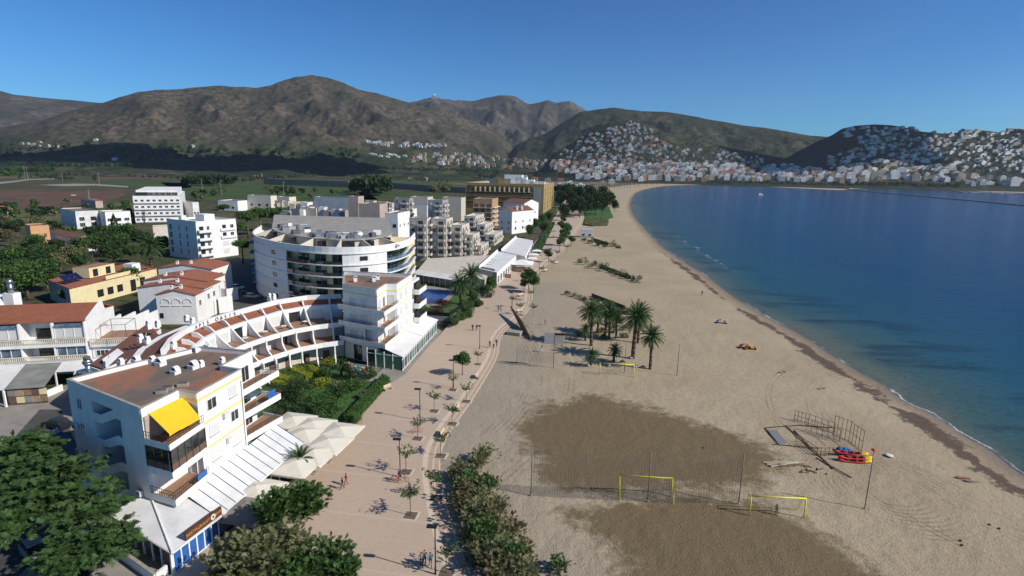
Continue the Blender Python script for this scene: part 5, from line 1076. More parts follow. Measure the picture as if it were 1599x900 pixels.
# white tall apartment block, left of the curved one
wa = Bld('apartment_building', 'white five storey block with balconies on its sunny face, left of the curved building', *(lambda q: (q[0], 0, q[1]))(cbox(311, 407, 346, 260, 368, -28)), 'white', 'roofsheet', .8, 'apartment block')
for k in range(4):
    z = 1.2 + k * (wa.z1 - 2.0) / 4.3; L0, L1_ = wa.edge(0)[3], wa.edge(1)[3]
    wa.win(0, L0 * .12, z + .6, 1.8, 2.3, 'blue'); wa.win(0, L0 * .42, z + .6, .9, 2.2, 'blue'); wa.win(0, L0 * .68, z + .6, .9, 2.2, 'blue')
    wa.balc(1, 0.3, L1_ * .36, z + .4, 1.5, .9); wa.win(1, L1_ * .12, z + .5, 1.8, 2.2, 'dark'); wa.win(1, L1_ * .28, z + .5, 1.2, 2.2, 'glass')
    if k > 1: wa.balc(1, L1_ * .58, L1_ * .98, z + .4, .5, .9); wa.win(1, L1_ * .68, z + .5, 1.6, 2.2, 'dark'); wa.win(1, L1_ * .88, z + .5, 1.6, 2.2, 'glass')
    else: wa.win(1, L1_ * .7, z + .6, 2.6, 1.8, 'shutter')
q = wa.poly; c = (q[0] + q[1] + q[2] + q[3]) / 4
mb = MB(); mb.box(c + (q[2] - c) * .1, 6, 4.5, wa.z1 - .75, wa.z1 + 1.9, 'white', rad(-28)); mb.box(c + (q[0] - c) * .55, 2.2, 2.0, wa.z1 - .75, wa.z1 + 1.3, 'white', rad(-28)); mb.build('stair_tower', wa.o)
for t in (.2, .5): p = c + (q[0] - c) * t + (q[1] - c) * .3; mb = MB(); mb.box(p, 2.2, 1.2, wa.z1 - .3, wa.z1 - .1, 'solar', rad(-28)); mb.build('solar_collector', wa.o)
# white apartment block further back
wb = Bld('apartment_building', 'white stepped five storey apartment block at the edge of the fields', *(lambda q: (q[0], 0, q[1]))(cbox(212, 350, 306, 196, 281, -62, dmax=70)), 'white', 'roofsheet', .9, 'apartment block')
Lf_ = wb.edge(1)[3]
for k in range(4):
    z = .9 + k * (wb.z1 - .8) / 4.2; wb.balc(1, Lf_ * .01, Lf_ * .99, z + .2, 1.0, .9)
    for j in range(8): wb.win(1, Lf_ * (j + .5) / 8, z + .25, Lf_ / 8 * .55, 2.1, 'glass')
mb = MB(); q = wb.poly; cc = sum(q, v2(0, 0)) / 4; qq = [cc + (p - cc) * .88 for p in q]; mb.prism(qq, wb.z1 - .8, wb.z1 + 3.2, 'white'); mb.build('penthouse', wb.o)
for j in range(7):
    a, b = qq[1], qq[2]; p = a.lerp(b, (j + .5) / 7); d = (b - a).normalized(); put_window(wb.o, (p.x + d.y * .05, p.y - d.x * .05, wb.z1 - .6), math.atan2(-d.x, d.y), 3.4, 2.6, 'dark' if j < 2 else 'glass')
# small houses on the left
h = simple((121, 358, 330, 93, 153, -38), 'pale blue white two storey house with loggia, among trees', 'white2', rows=((0, 3, 4.6, 1.2, 1.4, 'glass'), (0, 2, 1.2, 1.2, 1.4, 'glass'), (1, 2, 4.5, 2.6, 2.2, ('glass', 'dark')), (1, 2, 1.2, 2.6, 2.2, ('glass', 'dark'))), par=.5)
h = simple((167, 358, 331, 152, 203, -38), 'white house with red terrace roof behind a cypress', 'white', roof='tilesfar', rows=((1, 3, 4.2, 2.6, 1.8, ('glass', 'dark', 'glass')), (1, 3, 1.0, 2.0, 2.0, 'blue'), (0, 2, 4.2, 1.2, 1.2, 'glass')), par=.7)
h = simple((53, 394, 353, 38, 76, -40), 'orange and green narrow three storey house with red roof', 'orangewall', roof='tilesfar', rows=((1, 2, 6.3, .9, 1.2, 'brown'), (1, 2, 1.5, .9, 1.2, 'brown'), (0, 4, 4.6, .9, 1.6, 'glass')), par=.4)
h = simple((121, 394, 373, 77, 150, -35), 'white villa with brown hipped roof and porch, before the trees', 'white', gab=(1.3, 'tilesbrown', 1), rows=((0, 2, 1.2, 1.6, 1.6, ('glass', 'dark')), (1, 2, 1.2, 1.8, 1.3, 'shutter')))
h = simple((241, 378, 352, 238, 262, -40), 'plain beige house behind the tall palm', 'beige2', rows=((1, 2, 2.0, 1.2, 1.2, 'shutter'),))
h = simple((150, 325, 314, 126, 160, -30), 'low house with salmon red roof at the field edge', 'pinkwall', gab=(1.0, 'tilesfar', 0))
h = simple((12, 336, 326, -20, 20, -30), 'small red roofed shed at the left edge of the photo', 'pinkwall', gab=(1.0, 'tilesfar', 0))
h = simple((303, 345, 316, 282, 310, -35), 'narrow white house with dark shaded side behind the white blocks', 'white2', rows=((1, 2, 4.5, 1.4, 1.4, 'glass'),))
# cream house with red roof terrace
yp = [P(75, 437, 5.6).xy, P(108, 451, 5.6).xy, P(244, 419, 5.6).xy]; yp.append(yp[0] + (yp[2] - yp[1]))
yh = Bld('house', 'cream house with red terrace roof and solar panels, grey side wall', yp, 0, 5.6, 'cream', 'tiles2', .25, 'house', parm='tiles2', cop='tiles2')
for k, u in enumerate((.30, .41, .52, .68, .80)): yh.win(1, yh.edge(1)[3] * u, 1.4 if k < 3 else .5, 2.0, 2.0 if k < 3 else 3.4, 'dark')
yh.band(0, 0, 5.3, 'greywall', 'side_render', off=.03)
pr = [P(143, 434, 5.65).xy, P(158, 440, 5.65).xy]; mb = MB(); c = P(165, 432, 5.6).xy; d = (yp[2] - yp[1]).normalized(); n = v2(-d.y, d.x)
k0_ = yp[1] + d * 13 + n * 6; mb.prism([k0_, k0_ + d * 9, k0_ + d * 9 + n * 5, k0_ + n * 5], 5.6, 8.4, 'cream', 'terrace'); mb.build('penthouse', yh.o)
for u in (2, 6.5): p = k0_ + d * u - n * .05; put_window(yh.o, (p.x, p.y, 5.9), math.atan2(-n.y, -n.x), 1.6, 2.0, 'dark')
mb = MB(); mb.wall(yp[1] + d * 12 + n * .3, yp[1] + d * 21 + n * .3, 5.6, 6.6, .2, 'cream'); mb.build('terrace_wall', yh.o)
mb = MB(); p = yp[1] + d * 25 + n * 3; mb.box(p, 3, 3, 5.6, 8.0, 'white', rad(80)); mb.build('chimney_box', yh.o)
for k in range(3):
    p = yp[1] + d * (5 + k * 1.9) + n * 5.5; mb = MB(); r_ = [p, p + d * 1.7, p + d * 1.7 + n * 2.2, p + n * 2.2]; zz = (6.0, 6.0, 7.6, 7.6); mb.hexa([(a.x, a.y, z_) for a, z_ in zip(r_, zz)], [(a.x, a.y, z_ + .08) for a, z_ in zip(r_, zz)], 'solar'); mb.build('solar_panel', yh.o)
# row houses with stepped tiled gables
UL = ['white house with three blind arches and red gabled roof, front of the stepped cluster', 'white house with red gabled roof, second of the stepped cluster', 'white house with red gabled roof, third of the stepped cluster', 'white house with red gabled roof, last of the stepped cluster by the white block']
for k, (xc, yt, zt, xl, xr, dp) in enumerate(((305, 461, 7.2, 243, 312, 9), (318, 451, 7.8, 214, 326, 9), (322, 440, 8.4, 224, 331, 10), (330, 421, 9.0, 247, 337, 11))):
    a = rad(6 - 2 * k); C_ = P(xc, yt, zt).xy; d = v2(math.cos(a), math.sin(a)); n = v2(-d.y, d.x); w_ = bis(lambda m: proj((C_.x - d.x * m, C_.y - d.y * m, zt))[0] > xl, 1, 60)
    poly = [C_ - d * w_, C_, C_ + n * dp, C_ + n * dp - d * w_]; b = Bld('row_house', UL[k], poly, 0, zt, 'white', None, 0, 'house', 'stepped gabled row houses'); gable(b.o, poly, zt, 1.2, 'tiles2', 0)
    if k == 0:
        for j in range(3):
            u = w_ * (.22 + .28 * j); mb = MB(); N_ = 9; pts = [(math.cos(math.pi * t / N_) * w_ * .11, 5.3 + math.sin(math.pi * t / N_) * w_ * .11) for t in range(N_ + 1)]
            for t in range(N_):
                (x0, z0_), (x1, z1_) = pts[t], pts[t + 1]; p0, p1 = b.at(0, u + x0, 0, .06), b.at(0, u + x1, 0, .06); mb.bar((p0.x, p0.y, z0_), (p1.x, p1.y, z1_), .09, 'white2', 4)
            p0, p1 = b.at(0, u - w_ * .11, 4.6, .06), b.at(0, u + w_ * .11, 4.6, .06); mb.bar(p0, p1, .1, 'white2', 4); mb.build('blind_arch', b.o)
        b.win(0, w_ * .1, 1.6, .8, 1.2, 'dark')
    chimney(b.o, (b.at(0, w_ * .55, zt + .9, -2)), .9, .6, 'white'); chimney(b.o, (b.at(0, w_ * .25, zt + .5, -3)), .9, .6, 'white')
    for j in range(2): b.win(1, 2 + j * 3, zt - 3, 1.2, 1.4, 'glass')
# stepped white garden walls in front of and beside the cluster
gw = root('stepped_wall', tuple(P(200, 508)), 'white stepped walls and stairs joining the terraced houses to the gabled cluster', 'wall')
mb = MB(); pts_ = [P(170, 520, 5), P(190, 508, 5), P(212, 497, 5), P(232, 488, 5), P(245, 482, 5)]
for k in range(4): mb.wall(pts_[k], pts_[k + 1], 0, 7.4 - k * .9, .3, 'white')
mb.build('wall', gw)
gw = root('stepped_wall', tuple(P(335, 478)), 'jumble of small white terrace walls and stairs right of the gabled cluster', 'wall')
mb = MB()
for k in range(9): p = P(312 + k * 5, 484 - (k % 3) * 9, 1); mb.wall(p, p + Vector((2.2, 2.8 - (k % 2) * 4, 0)), 0, 3.0 + (k * 37 % 5) * .6, .25, 'white')
mb.build('wall', gw)
# terraced houses at the far left, three storeys with red roof
th = root('terraced_houses', (-82, 96, 0), 'white terraced houses with long red tiled roof and glazed balconies at the left edge', 'terraced houses')
a = rad(14.3); d = v2(math.cos(a), math.sin(a)); n = v2(-d.y, d.x); C0 = v2(-75.2, 94.6); Wt = 19.5
o0 = C0 - d * Wt
mb = MB(); mb.prism([o0 + n * 2.2, C0 + n * 2.2, C0 + n * 11.5, o0 + n * 11.5], 0, 10.3, 'white'); mb.build('wall', th)
mb = MB(); r0, r1 = o0 - n * .2, C0 - n * .2; m0, m1 = o0 + n * 6.2, C0 + n * 6.2; e0, e1 = o0 + n * 12, C0 + n * 12
mb.hexa([(r0.x, r0.y, 10.3), (r1.x, r1.y, 10.3), (m1.x, m1.y, 12.1), (m0.x, m0.y, 12.1)], [(r0.x, r0.y, 10.5), (r1.x, r1.y, 10.5), (m1.x, m1.y, 12.3), (m0.x, m0.y, 12.3)], 'tiles'); mb.hexa([(m0.x, m0.y, 12.1), (m1.x, m1.y, 12.1), (e1.x, e1.y, 10.0), (e0.x, e0.y, 10.0)], [(m0.x, m0.y, 12.3), (m1.x, m1.y, 12.3), (e1.x, e1.y, 10.2), (e0.x, e0.y, 10.2)], 'tiles'); mb.build('roof', th)
mb = MB(); q0, q1 = C0 + d * .02, C0 + d * .35; mb.hexa([(q0.x, q0.y, 0), (q1.x, q1.y, 0), (q1.x + n.x * 12, q1.y + n.y * 12, 0), (q0.x + n.x * 12, q0.y + n.y * 12, 0)], [(q0.x, q0.y, 10.7), (q1.x, q1.y, 10.7), (q1.x + n.x * 6.2, q1.y + n.y * 6.2, 12.7), (q0.x + n.x * 6.2, q0.y + n.y * 6.2, 12.7)], 'white'); mb.build('party_wall', th)
for k, z in enumerate((3.5, 6.6)):
    mb = MB(); p, q = o0 - n * .8, C0 - n * .8; mb.prism([p, q, C0 + n * 2.25, o0 + n * 2.25], z - .6, z, 'white'); mb.build('balcony', th); mb = MB(); pp, qq_ = Vector((p.x, p.y, 0)), Vector((q.x, q.y, 0)); N_ = 64
    for j in range(N_ + 1): c = pp.lerp(qq_, j / N_); mb.box(c, .13, .13, z, z + .85, 'canvas', a)
    mb.wall(p, q, z + .85, z + .97, .2, 'canvas'); mb.build('balustrade', th)
    for j in range(4):
        c = o0 + d * (Wt * (j + .5) / 4); glz = (k == 1 and j in (0, 1, 3)) or (k == 0 and j in (0, 1, 3))
        if glz:
            mb = MB(); e = c - n * .35; mb.box(e, Wt / 4 - .5, .12, z + .95, z + 2.9, 'blueglass' if (j + k) % 2 else 'shutter', a); mb.build('glazing', th)
            mb = MB()
            for t in (-.5, -.17, .17, .5): mb.box(e + d * t * (Wt / 4 - .5) - n * .08, .1, .1, z + .9, z + 3.0, 'white', a)
            mb.build('glazing_frame', th)
            if k == 1:
                mb = MB(); x0, x1 = e - d * (Wt / 8 - .2), e + d * (Wt / 8 - .2); mb.hexa([(x0.x - n.x * .3, x0.y - n.y * .3, z + 2.95), (x1.x - n.x * .3, x1.y - n.y * .3, z + 2.95), (x1.x + n.x * 1.2, x1.y + n.y * 1.2, z + 3.7), (x0.x + n.x * 1.2, x0.y + n.y * 1.2, z + 3.7)], [(x0.x - n.x * .3, x0.y - n.y * .3, z + 3.03), (x1.x - n.x * .3, x1.y - n.y * .3, z + 3.03), (x1.x + n.x * 1.2, x1.y + n.y * 1.2, z + 3.78), (x0.x + n.x * 1.2, x0.y + n.y * 1.2, z + 3.78)], 'blueglass'); mb.build('glass_roof', th)
        else: p_ = c + n * 2.15; put_window(th, (p_.x, p_.y, z + .05), a - rad(90), 2.6, 2.1, 'dark', 'door')
mb = MB()
for j in range(5): c = o0 + d * (Wt * j / 4); mb.wall(c - n * .7, c + n * 2.2, 2.9, 10.3, .2, 'white')
mb.build('dividing_wall', th)
ter = root('roof_terrace', tuple(P(190, 530)), 'white house end with brown roof terrace and pergola frame beside the red tiled row', 'house')
c0 = C0 + d * .5; mb = MB(); mb.prism([c0, c0 + d * 8.5, c0 + d * 8.5 + n * 8, c0 + n * 8], 0, 6.2, 'white', 'terrace'); mb.build('wall', ter)
mb = MB(); p, q = c0 - n * .5, c0 + d * 8.5 - n * .5; mb.prism([p, q, q + n * .5, p + n * .5], 5.6, 6.1, 'white')
for j in range(28): c = p.lerp(q, j / 27); mb.box(c, .13, .13, 6.1, 7.0, 'canvas', a)
mb.wall(p, q, 7.0, 7.12, .2, 'canvas'); mb.build('balustrade', ter)
mb = MB(); X = [c0 + d * 1 + n * 1.5, c0 + d * 5 + n * 1.5, c0 + d * 5 + n * 6, c0 + d * 1 + n * 6]
for c in X: mb.bar((c.x, c.y, 6.2), (c.x, c.y, 9.0), .05, 'galv', 4)
for i in range(4): mb.bar((X[i].x, X[i].y, 9.0), (X[(i + 1) % 4].x, X[(i + 1) % 4].y, 9.0), .05, 'galv', 4)
mb.build('pergola', ter)
for j in range(3): p_ = c0 + d * (1.6 + j * 2.6) - n * .05; put_window(ter, (p_.x, p_.y, 3.8), a - rad(90), 2.0, 1.1, 'glass')
# carports and canopies in front of the terraced houses
cpt = root('canopy', tuple(P(40, 600)), 'grey fibre cement canopy over patched yellow panels, left car park', 'canopy')
G4 = [P(40, 569, 3.4), P(96, 566, 3.4), P(69, 604, 2.9), P(7, 608, 2.9)]; mb = MB(); mb.hexa([(g_.x, g_.y, g_.z - .1) for g_ in G4][::-1], [tuple(g_) for g_ in G4][::-1], 'fibre'); mb.build('roof', cpt)
mb = MB(); mb.wall(G4[3] + Vector((.1, .4, 0)), G4[2] + Vector((-.1, .4, 0)), 0, 2.75, .12, 'darkgrey'); mb.build('wall', cpt)
for k in range(5):
    for r_ in range(2): p_ = G4[3].lerp(G4[2], (k + .5) / 5); mb = MB(); mb.box(p_.xy + v2(.02, .3), 1.1, .06, .35 + r_ * 1.2, 1.35 + r_ * 1.2, ('brownshut', 'cream', 'fibre', 'sandstone', 'wood')[(k + r_ * 2) % 5], a - .05); mb.build('panel', cpt)
cp2 = root('canopy', tuple(P(15, 590)), 'white metal canopy at the left edge beside the grey one', 'canopy')
G4 = [P(-60, 572, 3.4), P(39, 569.5, 3.4), P(5, 609, 2.9), P(-95, 612, 2.9)]; mb = MB(); mb.hexa([(g_.x, g_.y, g_.z - .1) for g_ in G4][::-1], [tuple(g_) for g_ in G4][::-1], 'roofsheet'); mb.build('roof', cp2); mb = MB()
for g_ in (G4[2], G4[3]): mb.box(g_.xy, .25, .25, 0, 2.75, 'white')
mb.build('post', cp2)
cp3 = root('canopy', tuple(P(130, 575)), 'white sheet canopy between the grey canopy and the near block', 'canopy')
G4 = [P(97, 566, 3.4), P(190, 556, 3.4), P(170, 576, 3.0), P(86, 581, 3.0)]; mb = MB(); mb.hexa([(g_.x, g_.y, g_.z - .1) for g_ in G4][::-1], [tuple(g_) for g_ in G4][::-1], 'roofsheet'); mb.build('roof', cp3); mb = MB(); mb.box(G4[3].xy, .2, .2, 0, 2.9, 'white'); mb.box(G4[2].xy, .2, .2, 0, 2.9, 'white'); mb.build('post', cp3)
gwl = root('garden_wall', tuple(P(80, 612)), 'low white garden wall with plants under the canopies', 'wall'); mb = MB(); mb.wall(P(70, 622), P(98, 610), 0, 1.1, .25, 'white'); mb.build('wall', gwl)
p = P(80, 600); shrub('bush', (p.x, p.y, 0), (1.4, 1.2, 1.1), 500, .16, 'leaf_bright', 'yellow flowering bush in the tiny garden by the grey canopy', 'bush')
# white chimney with steel cowl at the left edge
ch = root('roof_structure', tuple(P(20, 480)), 'white domed roof structure with steel cowl at the far left, behind the red tiles', 'roof structure')
mb = MB(); p = P(20, 472, 11); mb.box(p.xy, 2.0, 1.8, 8, 12.8, 'white'); mb.ball((p.x - 3, p.y + 1, 10.4), 3.0, 'white', 12, 8, .7); mb.build('wall', ch); mb = MB(); mb.bar((p.x, p.y, 12.8), (p.x, p.y, 14.6), .45, 'metal', 10); mb.ball((p.x, p.y, 15), .6, 'metal', 10, 8); mb.build('cowl', ch)
# ---- curved white apartment building
CV = smoothline([(-86.0, 190.0), (-80.5, 172.0), (-72.5, 158.5), (-60.5, 147.2), (-49.0, 142.0), (-39.5, 143.5), (-33.2, 150.5), (-30.6, 162.0), (-31.5, 178.0)], 6)
CV = [Vector(p) for p in CV]; nC = len(CV); cen_c = v2(-58, 180)
def cin(t): # inset outline by t metres
    out = []
    for i, p in enumerate(CV):
        a_, b_ = CV[max(i - 1, 0)], CV[min(i + 1, nC - 1)]; dd = (b_ - a_).normalized(); out.append(p + v2(-dd.y, dd.x) * t)
    return out
ZC = 17.6; NF = 5; FH = 3.05; Z0c = ZC - 1.9 - NF * FH + .3
ca = root('curved_apartments', (-56, 165, 0), 'curved white apartment building with long loggias, white bands and roof terrace gardens', 'apartment block')
I2 = cin(2.0); mb = MB(); mb.prism(CV[:1] + I2[1:-1] + CV[-1:], 0, ZC - 1.6, 'cream'); mb.build('wall', ca)
tot = [proj((p.x, p.y, ZC))[0] for p in CV]
def seg(x): return 'solid' if x < 443 else 'open' if x < 534 else 'solid' if x < 601 else 'glass'
for k in range(NF + 1):
    z = Z0c + k * FH; mb = MB(); O = cin(-.28); last = k == NF
    for i in range(nC - 1): mb.prism([O[i], O[i + 1], I2[i + 1], I2[i]], z - .28, z + (.0 if not last else .0), 'white')
    mb.build('floor_band', ca)
    if not last:
        mb = MB(); gl = MB(); rl_ = MB(); prev = None
        for i in range(nC - 1):
            x = (tot[i] + tot[i + 1]) / 2; s_k = seg(x)
            if s_k != prev:
                if mb.f: mb.build('solid_wall', ca); mb = MB()
                if rl_.f: rl_.build('glass_balustrade', ca); rl_ = MB()
            prev = s_k
            a_, b_ = CV[i], CV[i + 1]; c_, d_ = cin(.25)[i + 1], cin(.25)[i]
            if s_k == 'solid': mb.prism([a_, b_, c_, d_], z + .002, z + FH - .282, 'white')
            else:
                g1, g2 = cin(1.85)[i], cin(1.85)[i + 1]
                if s_k == 'glass' or i % 3 != 0: gl = MB(); gl.wall(g1.lerp(g2, .06), g2.lerp(g1, .06), z + .05, z + FH - .4, .08, 'tealglass' if (i + k) % 3 else 'glass'); gl.build('glass_door', ca)
                rl_.wall(a_, b_, z + .002, z + .9, .05, 'blueglass' if s_k == 'glass' else 'glass')
        if mb.f: mb.build('solid_wall', ca)
        if rl_.f: rl_.build('glass_balustrade', ca)
mb = MB(); O = cin(-.12)
for i in range(nC - 1): mb.prism([O[i], O[i + 1], cin(.2)[i + 1], cin(.2)[i]], ZC - 1.62, ZC, 'white')
mb.build('parapet', ca)
for k in range(NF):
    z = Z0c + k * FH + 1.0
    for tx in (428, 571):
        i = min(range(nC - 1), key=lambda i: abs((tot[i] + tot[i + 1]) / 2 - tx)); p = (CV[i] + CV[i + 1]) / 2; dd = (CV[i + 1] - CV[i]).normalized(); nn = v2(dd.y, -dd.x); put_window(ca, (p.x + nn.x * .05, p.y + nn.y * .05, z), math.atan2(nn.y, nn.x), 2.0, 1.1, 'dark')
    p, q = CV[2], CV[5]; dd = (q - p).normalized(); nn = v2(dd.y, -dd.x); mb = MB(); mb.prism([p, q, q + nn * 1.6, p + nn * 1.6], z - 1.0, z - .8, 'white'); mb.wall(p + nn * 1.6, q + nn * 1.6, z - .8, z + .1, .06, 'blueglass'); mb.build('balcony', ca); c = (p + q) / 2; put_window(ca, (c.x + nn.x * .06, c.y + nn.y * .06, z - .75), math.atan2(nn.y, nn.x), 4.2, 2.3, 'teal', 'door')
ph = cin(6.0)[5:-4]; mb = MB(); mb.prism(ph + [P(602, 341, 19).xy, P(430, 336, 19).xy], ZC - 1.6, ZC + 1.0, 'beige2', 'concrete'); mb.build('penthouse', ca)
mb = MB(); mb.prism([p for p in cin(5.4)[5:-4]] + [P(604, 340, 19).xy, P(428, 335, 19).xy], ZC + 1.002, ZC + 1.25, 'concrete'); mb.build('penthouse_roof', ca)
for i in range(8, nC - 6, 6):
    p, q = cin(.6)[i], cin(6.2)[i]; mb = MB(); mb.hexa([(p.x, p.y, ZC - 1.5), (q.x, q.y, ZC - 1.5), (q.x + .3, q.y, ZC - 1.5), (p.x + .3, p.y, ZC - 1.5)], [(p.x, p.y, ZC - .2), (q.x, q.y, ZC + 1.4), (q.x + .3, q.y, ZC + 1.4), (p.x + .3, p.y, ZC - .2)], 'beige2'); mb.build('dividing_wall', ca)
    c = cin(5.6)[i + 2]; put_window(ca, (c.x, c.y, ZC - 1.5), rad(-70), 3.2, 2.2, 'dark', 'door')
for k in range(60):
    i = R.randint(6, nC - 7); c = cin(R.uniform(7.0, 15))[i]; 
    mb = MB(); s_ = R.uniform(.8, 1.6); mb.box(c, s_ * 1.4, s_, ZC + 1.252, ZC + 1.9 + R.random() * .6, R.choice(['white', 'metal', 'greywall', 'darkgrey']), R.random()); mb.build('roof_unit', ca)
for k in range(5):
    i = 9 + k * 7; i = min(i, nC - 5); c = cin(1.6)[i]; p_, d_ = crown_pts(420, (0, 0, 0), (2.2, 1.3, .9), 5); p_ += np.array([c.x + 56, c.y - 165, ZC - .9]); v_, f_ = quads(p_, .2); leafmesh('planting', v_, f_, 'leaf_tam' if k % 2 else 'leaf_autumn', ca)
# ---- beige stepped apartments behind
def beige(args, label, tall=True, wall='beige', depth_extra=0):
    poly, z = cbox(*args); b = Bld('apartment_building', label, poly, 0, z, wall, 'beige2', .7, 'apartment block', 'beige stepped apartments'); L0, L1_ = b.edge(0)[3], b.edge(1)[3]; n_ = max(1, int(z / 3.1))
    for k in range(n_):
        zz = z - .9 - (k + 1) * 3.05 + .5
        if zz < .3: continue
        b.win(0, L0 * .22, zz + .8, 1.3, 1.4, 'shutter' if (k * 7 + int(L0 * 10)) % 3 else 'bare'); b.win(0, L0 * .66, zz + .2, 2.0, 2.1, 'bare' if k % 2 else 'teal', 'door'); b.balc(0, L0 * .48, L0 * .92, zz + .1, 1.2, .9, 'beige2')
        if L1_ > 5:
            for j in range(int(L1_ // 5)): b.win(1, 2.5 + j * 5, zz + .2, 2.2, 2.1, 'glass', 'door'); b.balc(1, .8 + j * 5, 4.4 + j * 5, zz + .1, 1.3, .9, 'beige2')
    return b
beige((667, 408, 341, 639, 673, -9), 'tall beige apartment wing just right of the curved building')
beige((697, 407, 342, 673, 707, -9), 'tall beige apartment wing second from the curved building')
beige((721, 406, 352, 702, 733, -9), 'beige wing one step down with planted terrace')
beige((738, 405, 367, 714, 749, -9), 'beige wing two steps down towards the promenade')
beige((751, 404, 384, 727, 763, -9), 'lowest beige wing with brown topped terrace parapet')
beige((742, 372, 338, 725, 756, -9), 'upper beige wing of the row behind, next to the brown frame building')
beige((757, 378, 351, 744, 770, -9), 'middle beige wing of the row behind')
beige((772, 384, 367, 757, 785, -9), 'lowest beige wing of the row behind with white parapet')
beige((691, 372, 313, 668, 700, -9), 'grey beige block rising behind the first two wings', wall='greywall')
beige((640, 368, 310, 615, 645, -9), 'grey blank walled block behind the curved building', wall='greywall')
simple((667, 352, 321, 640, 672, -9), 'small white penthouse block with striped terrace above the beige wings', 'white2', name='apartment_building', cat='apartment block')
simple((622, 380, 333, 601, 640, -9), 'white stepped block directly behind the right end of the curved building', 'white', name='apartment_building', cat='apartment block', rows=((0, 2, 8.0, 1.6, 1.6, 'dark'), (1, 3, 8, 1.4, 1.4, 'glass')))
simple((594, 370, 319, 560, 607, -9), 'pinkish grey flat block above the curved building', 'pinkwall', name='apartment_building', cat='apartment block', rows=((0, 3, 8.0, 1.4, 1.4, 'brown'),))
simple((561, 362, 307, 543, 568, -9), 'narrow pinkish stair block among the flat roofs', 'pinkwall', name='apartment_building', cat='apartment block')
simple((545, 350, 309, 490, 552, -14), 'long white lilac block with dark ground floor openings', 'white2', name='apartment_building', cat='apartment block', rows=((0, 5, 7.6, 1.5, 1.4, 'glass'), (0, 4, 3.6, 3.0, 2.2, 'dark')))
simple((520, 342, 318, 432, 526, 8), 'long low cream building with a dark window strip, behind the pine', 'cream', name='apartment_building', cat='building', rows=((0, 9, 3.6, 2.6, 2.2, 'dark'),), roof='beige2')
simple((424, 330, 306, 386, 432, -12), 'cream flat roofed house with orange terrace, behind the pine', 'canvas', rows=((0, 3, 4.0, 2.0, 1.8, 'dark'), (1, 1, 4.0, 1.6, 1.6, 'glass')), roof='terrace')
simple((372, 330, 314, 340, 392, -12), 'low white bungalow with flat roof, left of the orange terraced house', 'white', rows=((0, 2, 2.0, 2.0, 1.6, 'dark'),))
simple((452, 320, 308, 430, 462, -12), 'low cream house right of the orange terrace', 'canvas', rows=((0, 2, 2.4, 2.0, 1.6, 'dark'),))
simple((668, 345, 308, 640, 676, -9), 'beige roof block with brown parapet behind the grey blank wall', 'beige2', name='apartment_building', cat='apartment block')
simple((720, 346, 309, 690, 727, -9), 'long beige block with brown roof edge before the ochre hotel', 'beige', name='apartment_building', cat='apartment block')
bs = simple((768, 360, 311, 739, 778, -9), 'brown unfinished looking block with open concrete floors', 'sandstone', name='apartment_building', cat='apartment block', roof='terrace')
for k in range(5): z = 2 + k * 3; bs.balc(0, .3, bs.edge(0)[3] - .3, z, 1.6, .25, 'canvas'); bs.balc(1, .3, bs.edge(1)[3] - .3, z + .01, 1.6, .25, 'canvas'); bs.row(0, 3, z + .2, 2.4, 2.2, 'brown')
RC = random.Random(31)
for k in range(46):
    xx = 446 + (k * 37) % 200 + RC.uniform(-4, 4); yb_ = 343 + (k * 13) % 26 + RC.uniform(-2, 2)
    wpx = RC.uniform(9, 20); m_, nm_ = RC.choice([('white', 'white'), ('beige', 'beige'), ('greywall', 'grey'), ('pinkwall', 'pinkish'), ('white2', 'off white'), ('beige2', 'pale beige')]); rf_ = RC.choice(['beige2', 'terrace', 'roofsheet', 'flatroof'])
    simple((xx, yb_, 317 + (yb_ - 343) * .75 + RC.uniform(-3, 3), xx - wpx, xx + RC.uniform(3, 8), -9 + RC.uniform(-6, 6), None, 0, 14), 'small %s house with flat %s roof before the ochre hotel' % (nm_, {'beige2': 'pale', 'terrace': 'brown', 'roofsheet': 'white', 'flatroof': 'rusty'}[rf_]), m_, group='flat roofed houses before the ochre hotel', roof=rf_, rows=((0, 2, 3.5 + (k % 3), 1.4, 1.5, 'dark' if k % 2 else 'glass'), (1, 1, 3.5, 1.2, 1.4, 'glass')))
# white houses with brown roofs
b = simple((799, 366, 331, 779, 833, -35), 'white three storey house with two white chimneys and brown roof', 'white', name='apartment_building', cat='house', gab=(2.6, 'tilesbrown', 0), rows=((1, 3, 6.5, 1.2, 1.4, 'glass'), (1, 3, 2.5, 1.4, 1.6, 'dark'), (0, 2, 6.0, 1.2, 1.4, 'glass'), (0, 2, 2.5, 1.2, 1.4, 'glass')))
chimney(b.o, (b.poly[1].x + 3, b.poly[1].y + 6, b.z1 + .5), 2.6, 1.0, 'white'); chimney(b.o, (b.poly[1].x + 6, b.poly[1].y + 9, b.z1 + .5), 2.6, 1.0, 'white')
simple((818, 350, 318, 786, 841, -35), 'white house with broad brown roof behind the one with two chimneys', 'white', name='apartment_building', cat='house', gab=(2.6, 'tilesbrown', 1), rows=((1, 2, 7, 1.4, 1.4, 'glass'), (0, 2, 7, 1.4, 1.4, 'glass')))
simple((787, 352, 330, 771, 797, -35), 'lilac shaded small house with brown roof left of the white ones', 'white2', name='apartment_building', cat='house', gab=(2.0, 'tilesbrown', 0), rows=((0, 1, 4, 1.4, 1.4, 'glass'),))
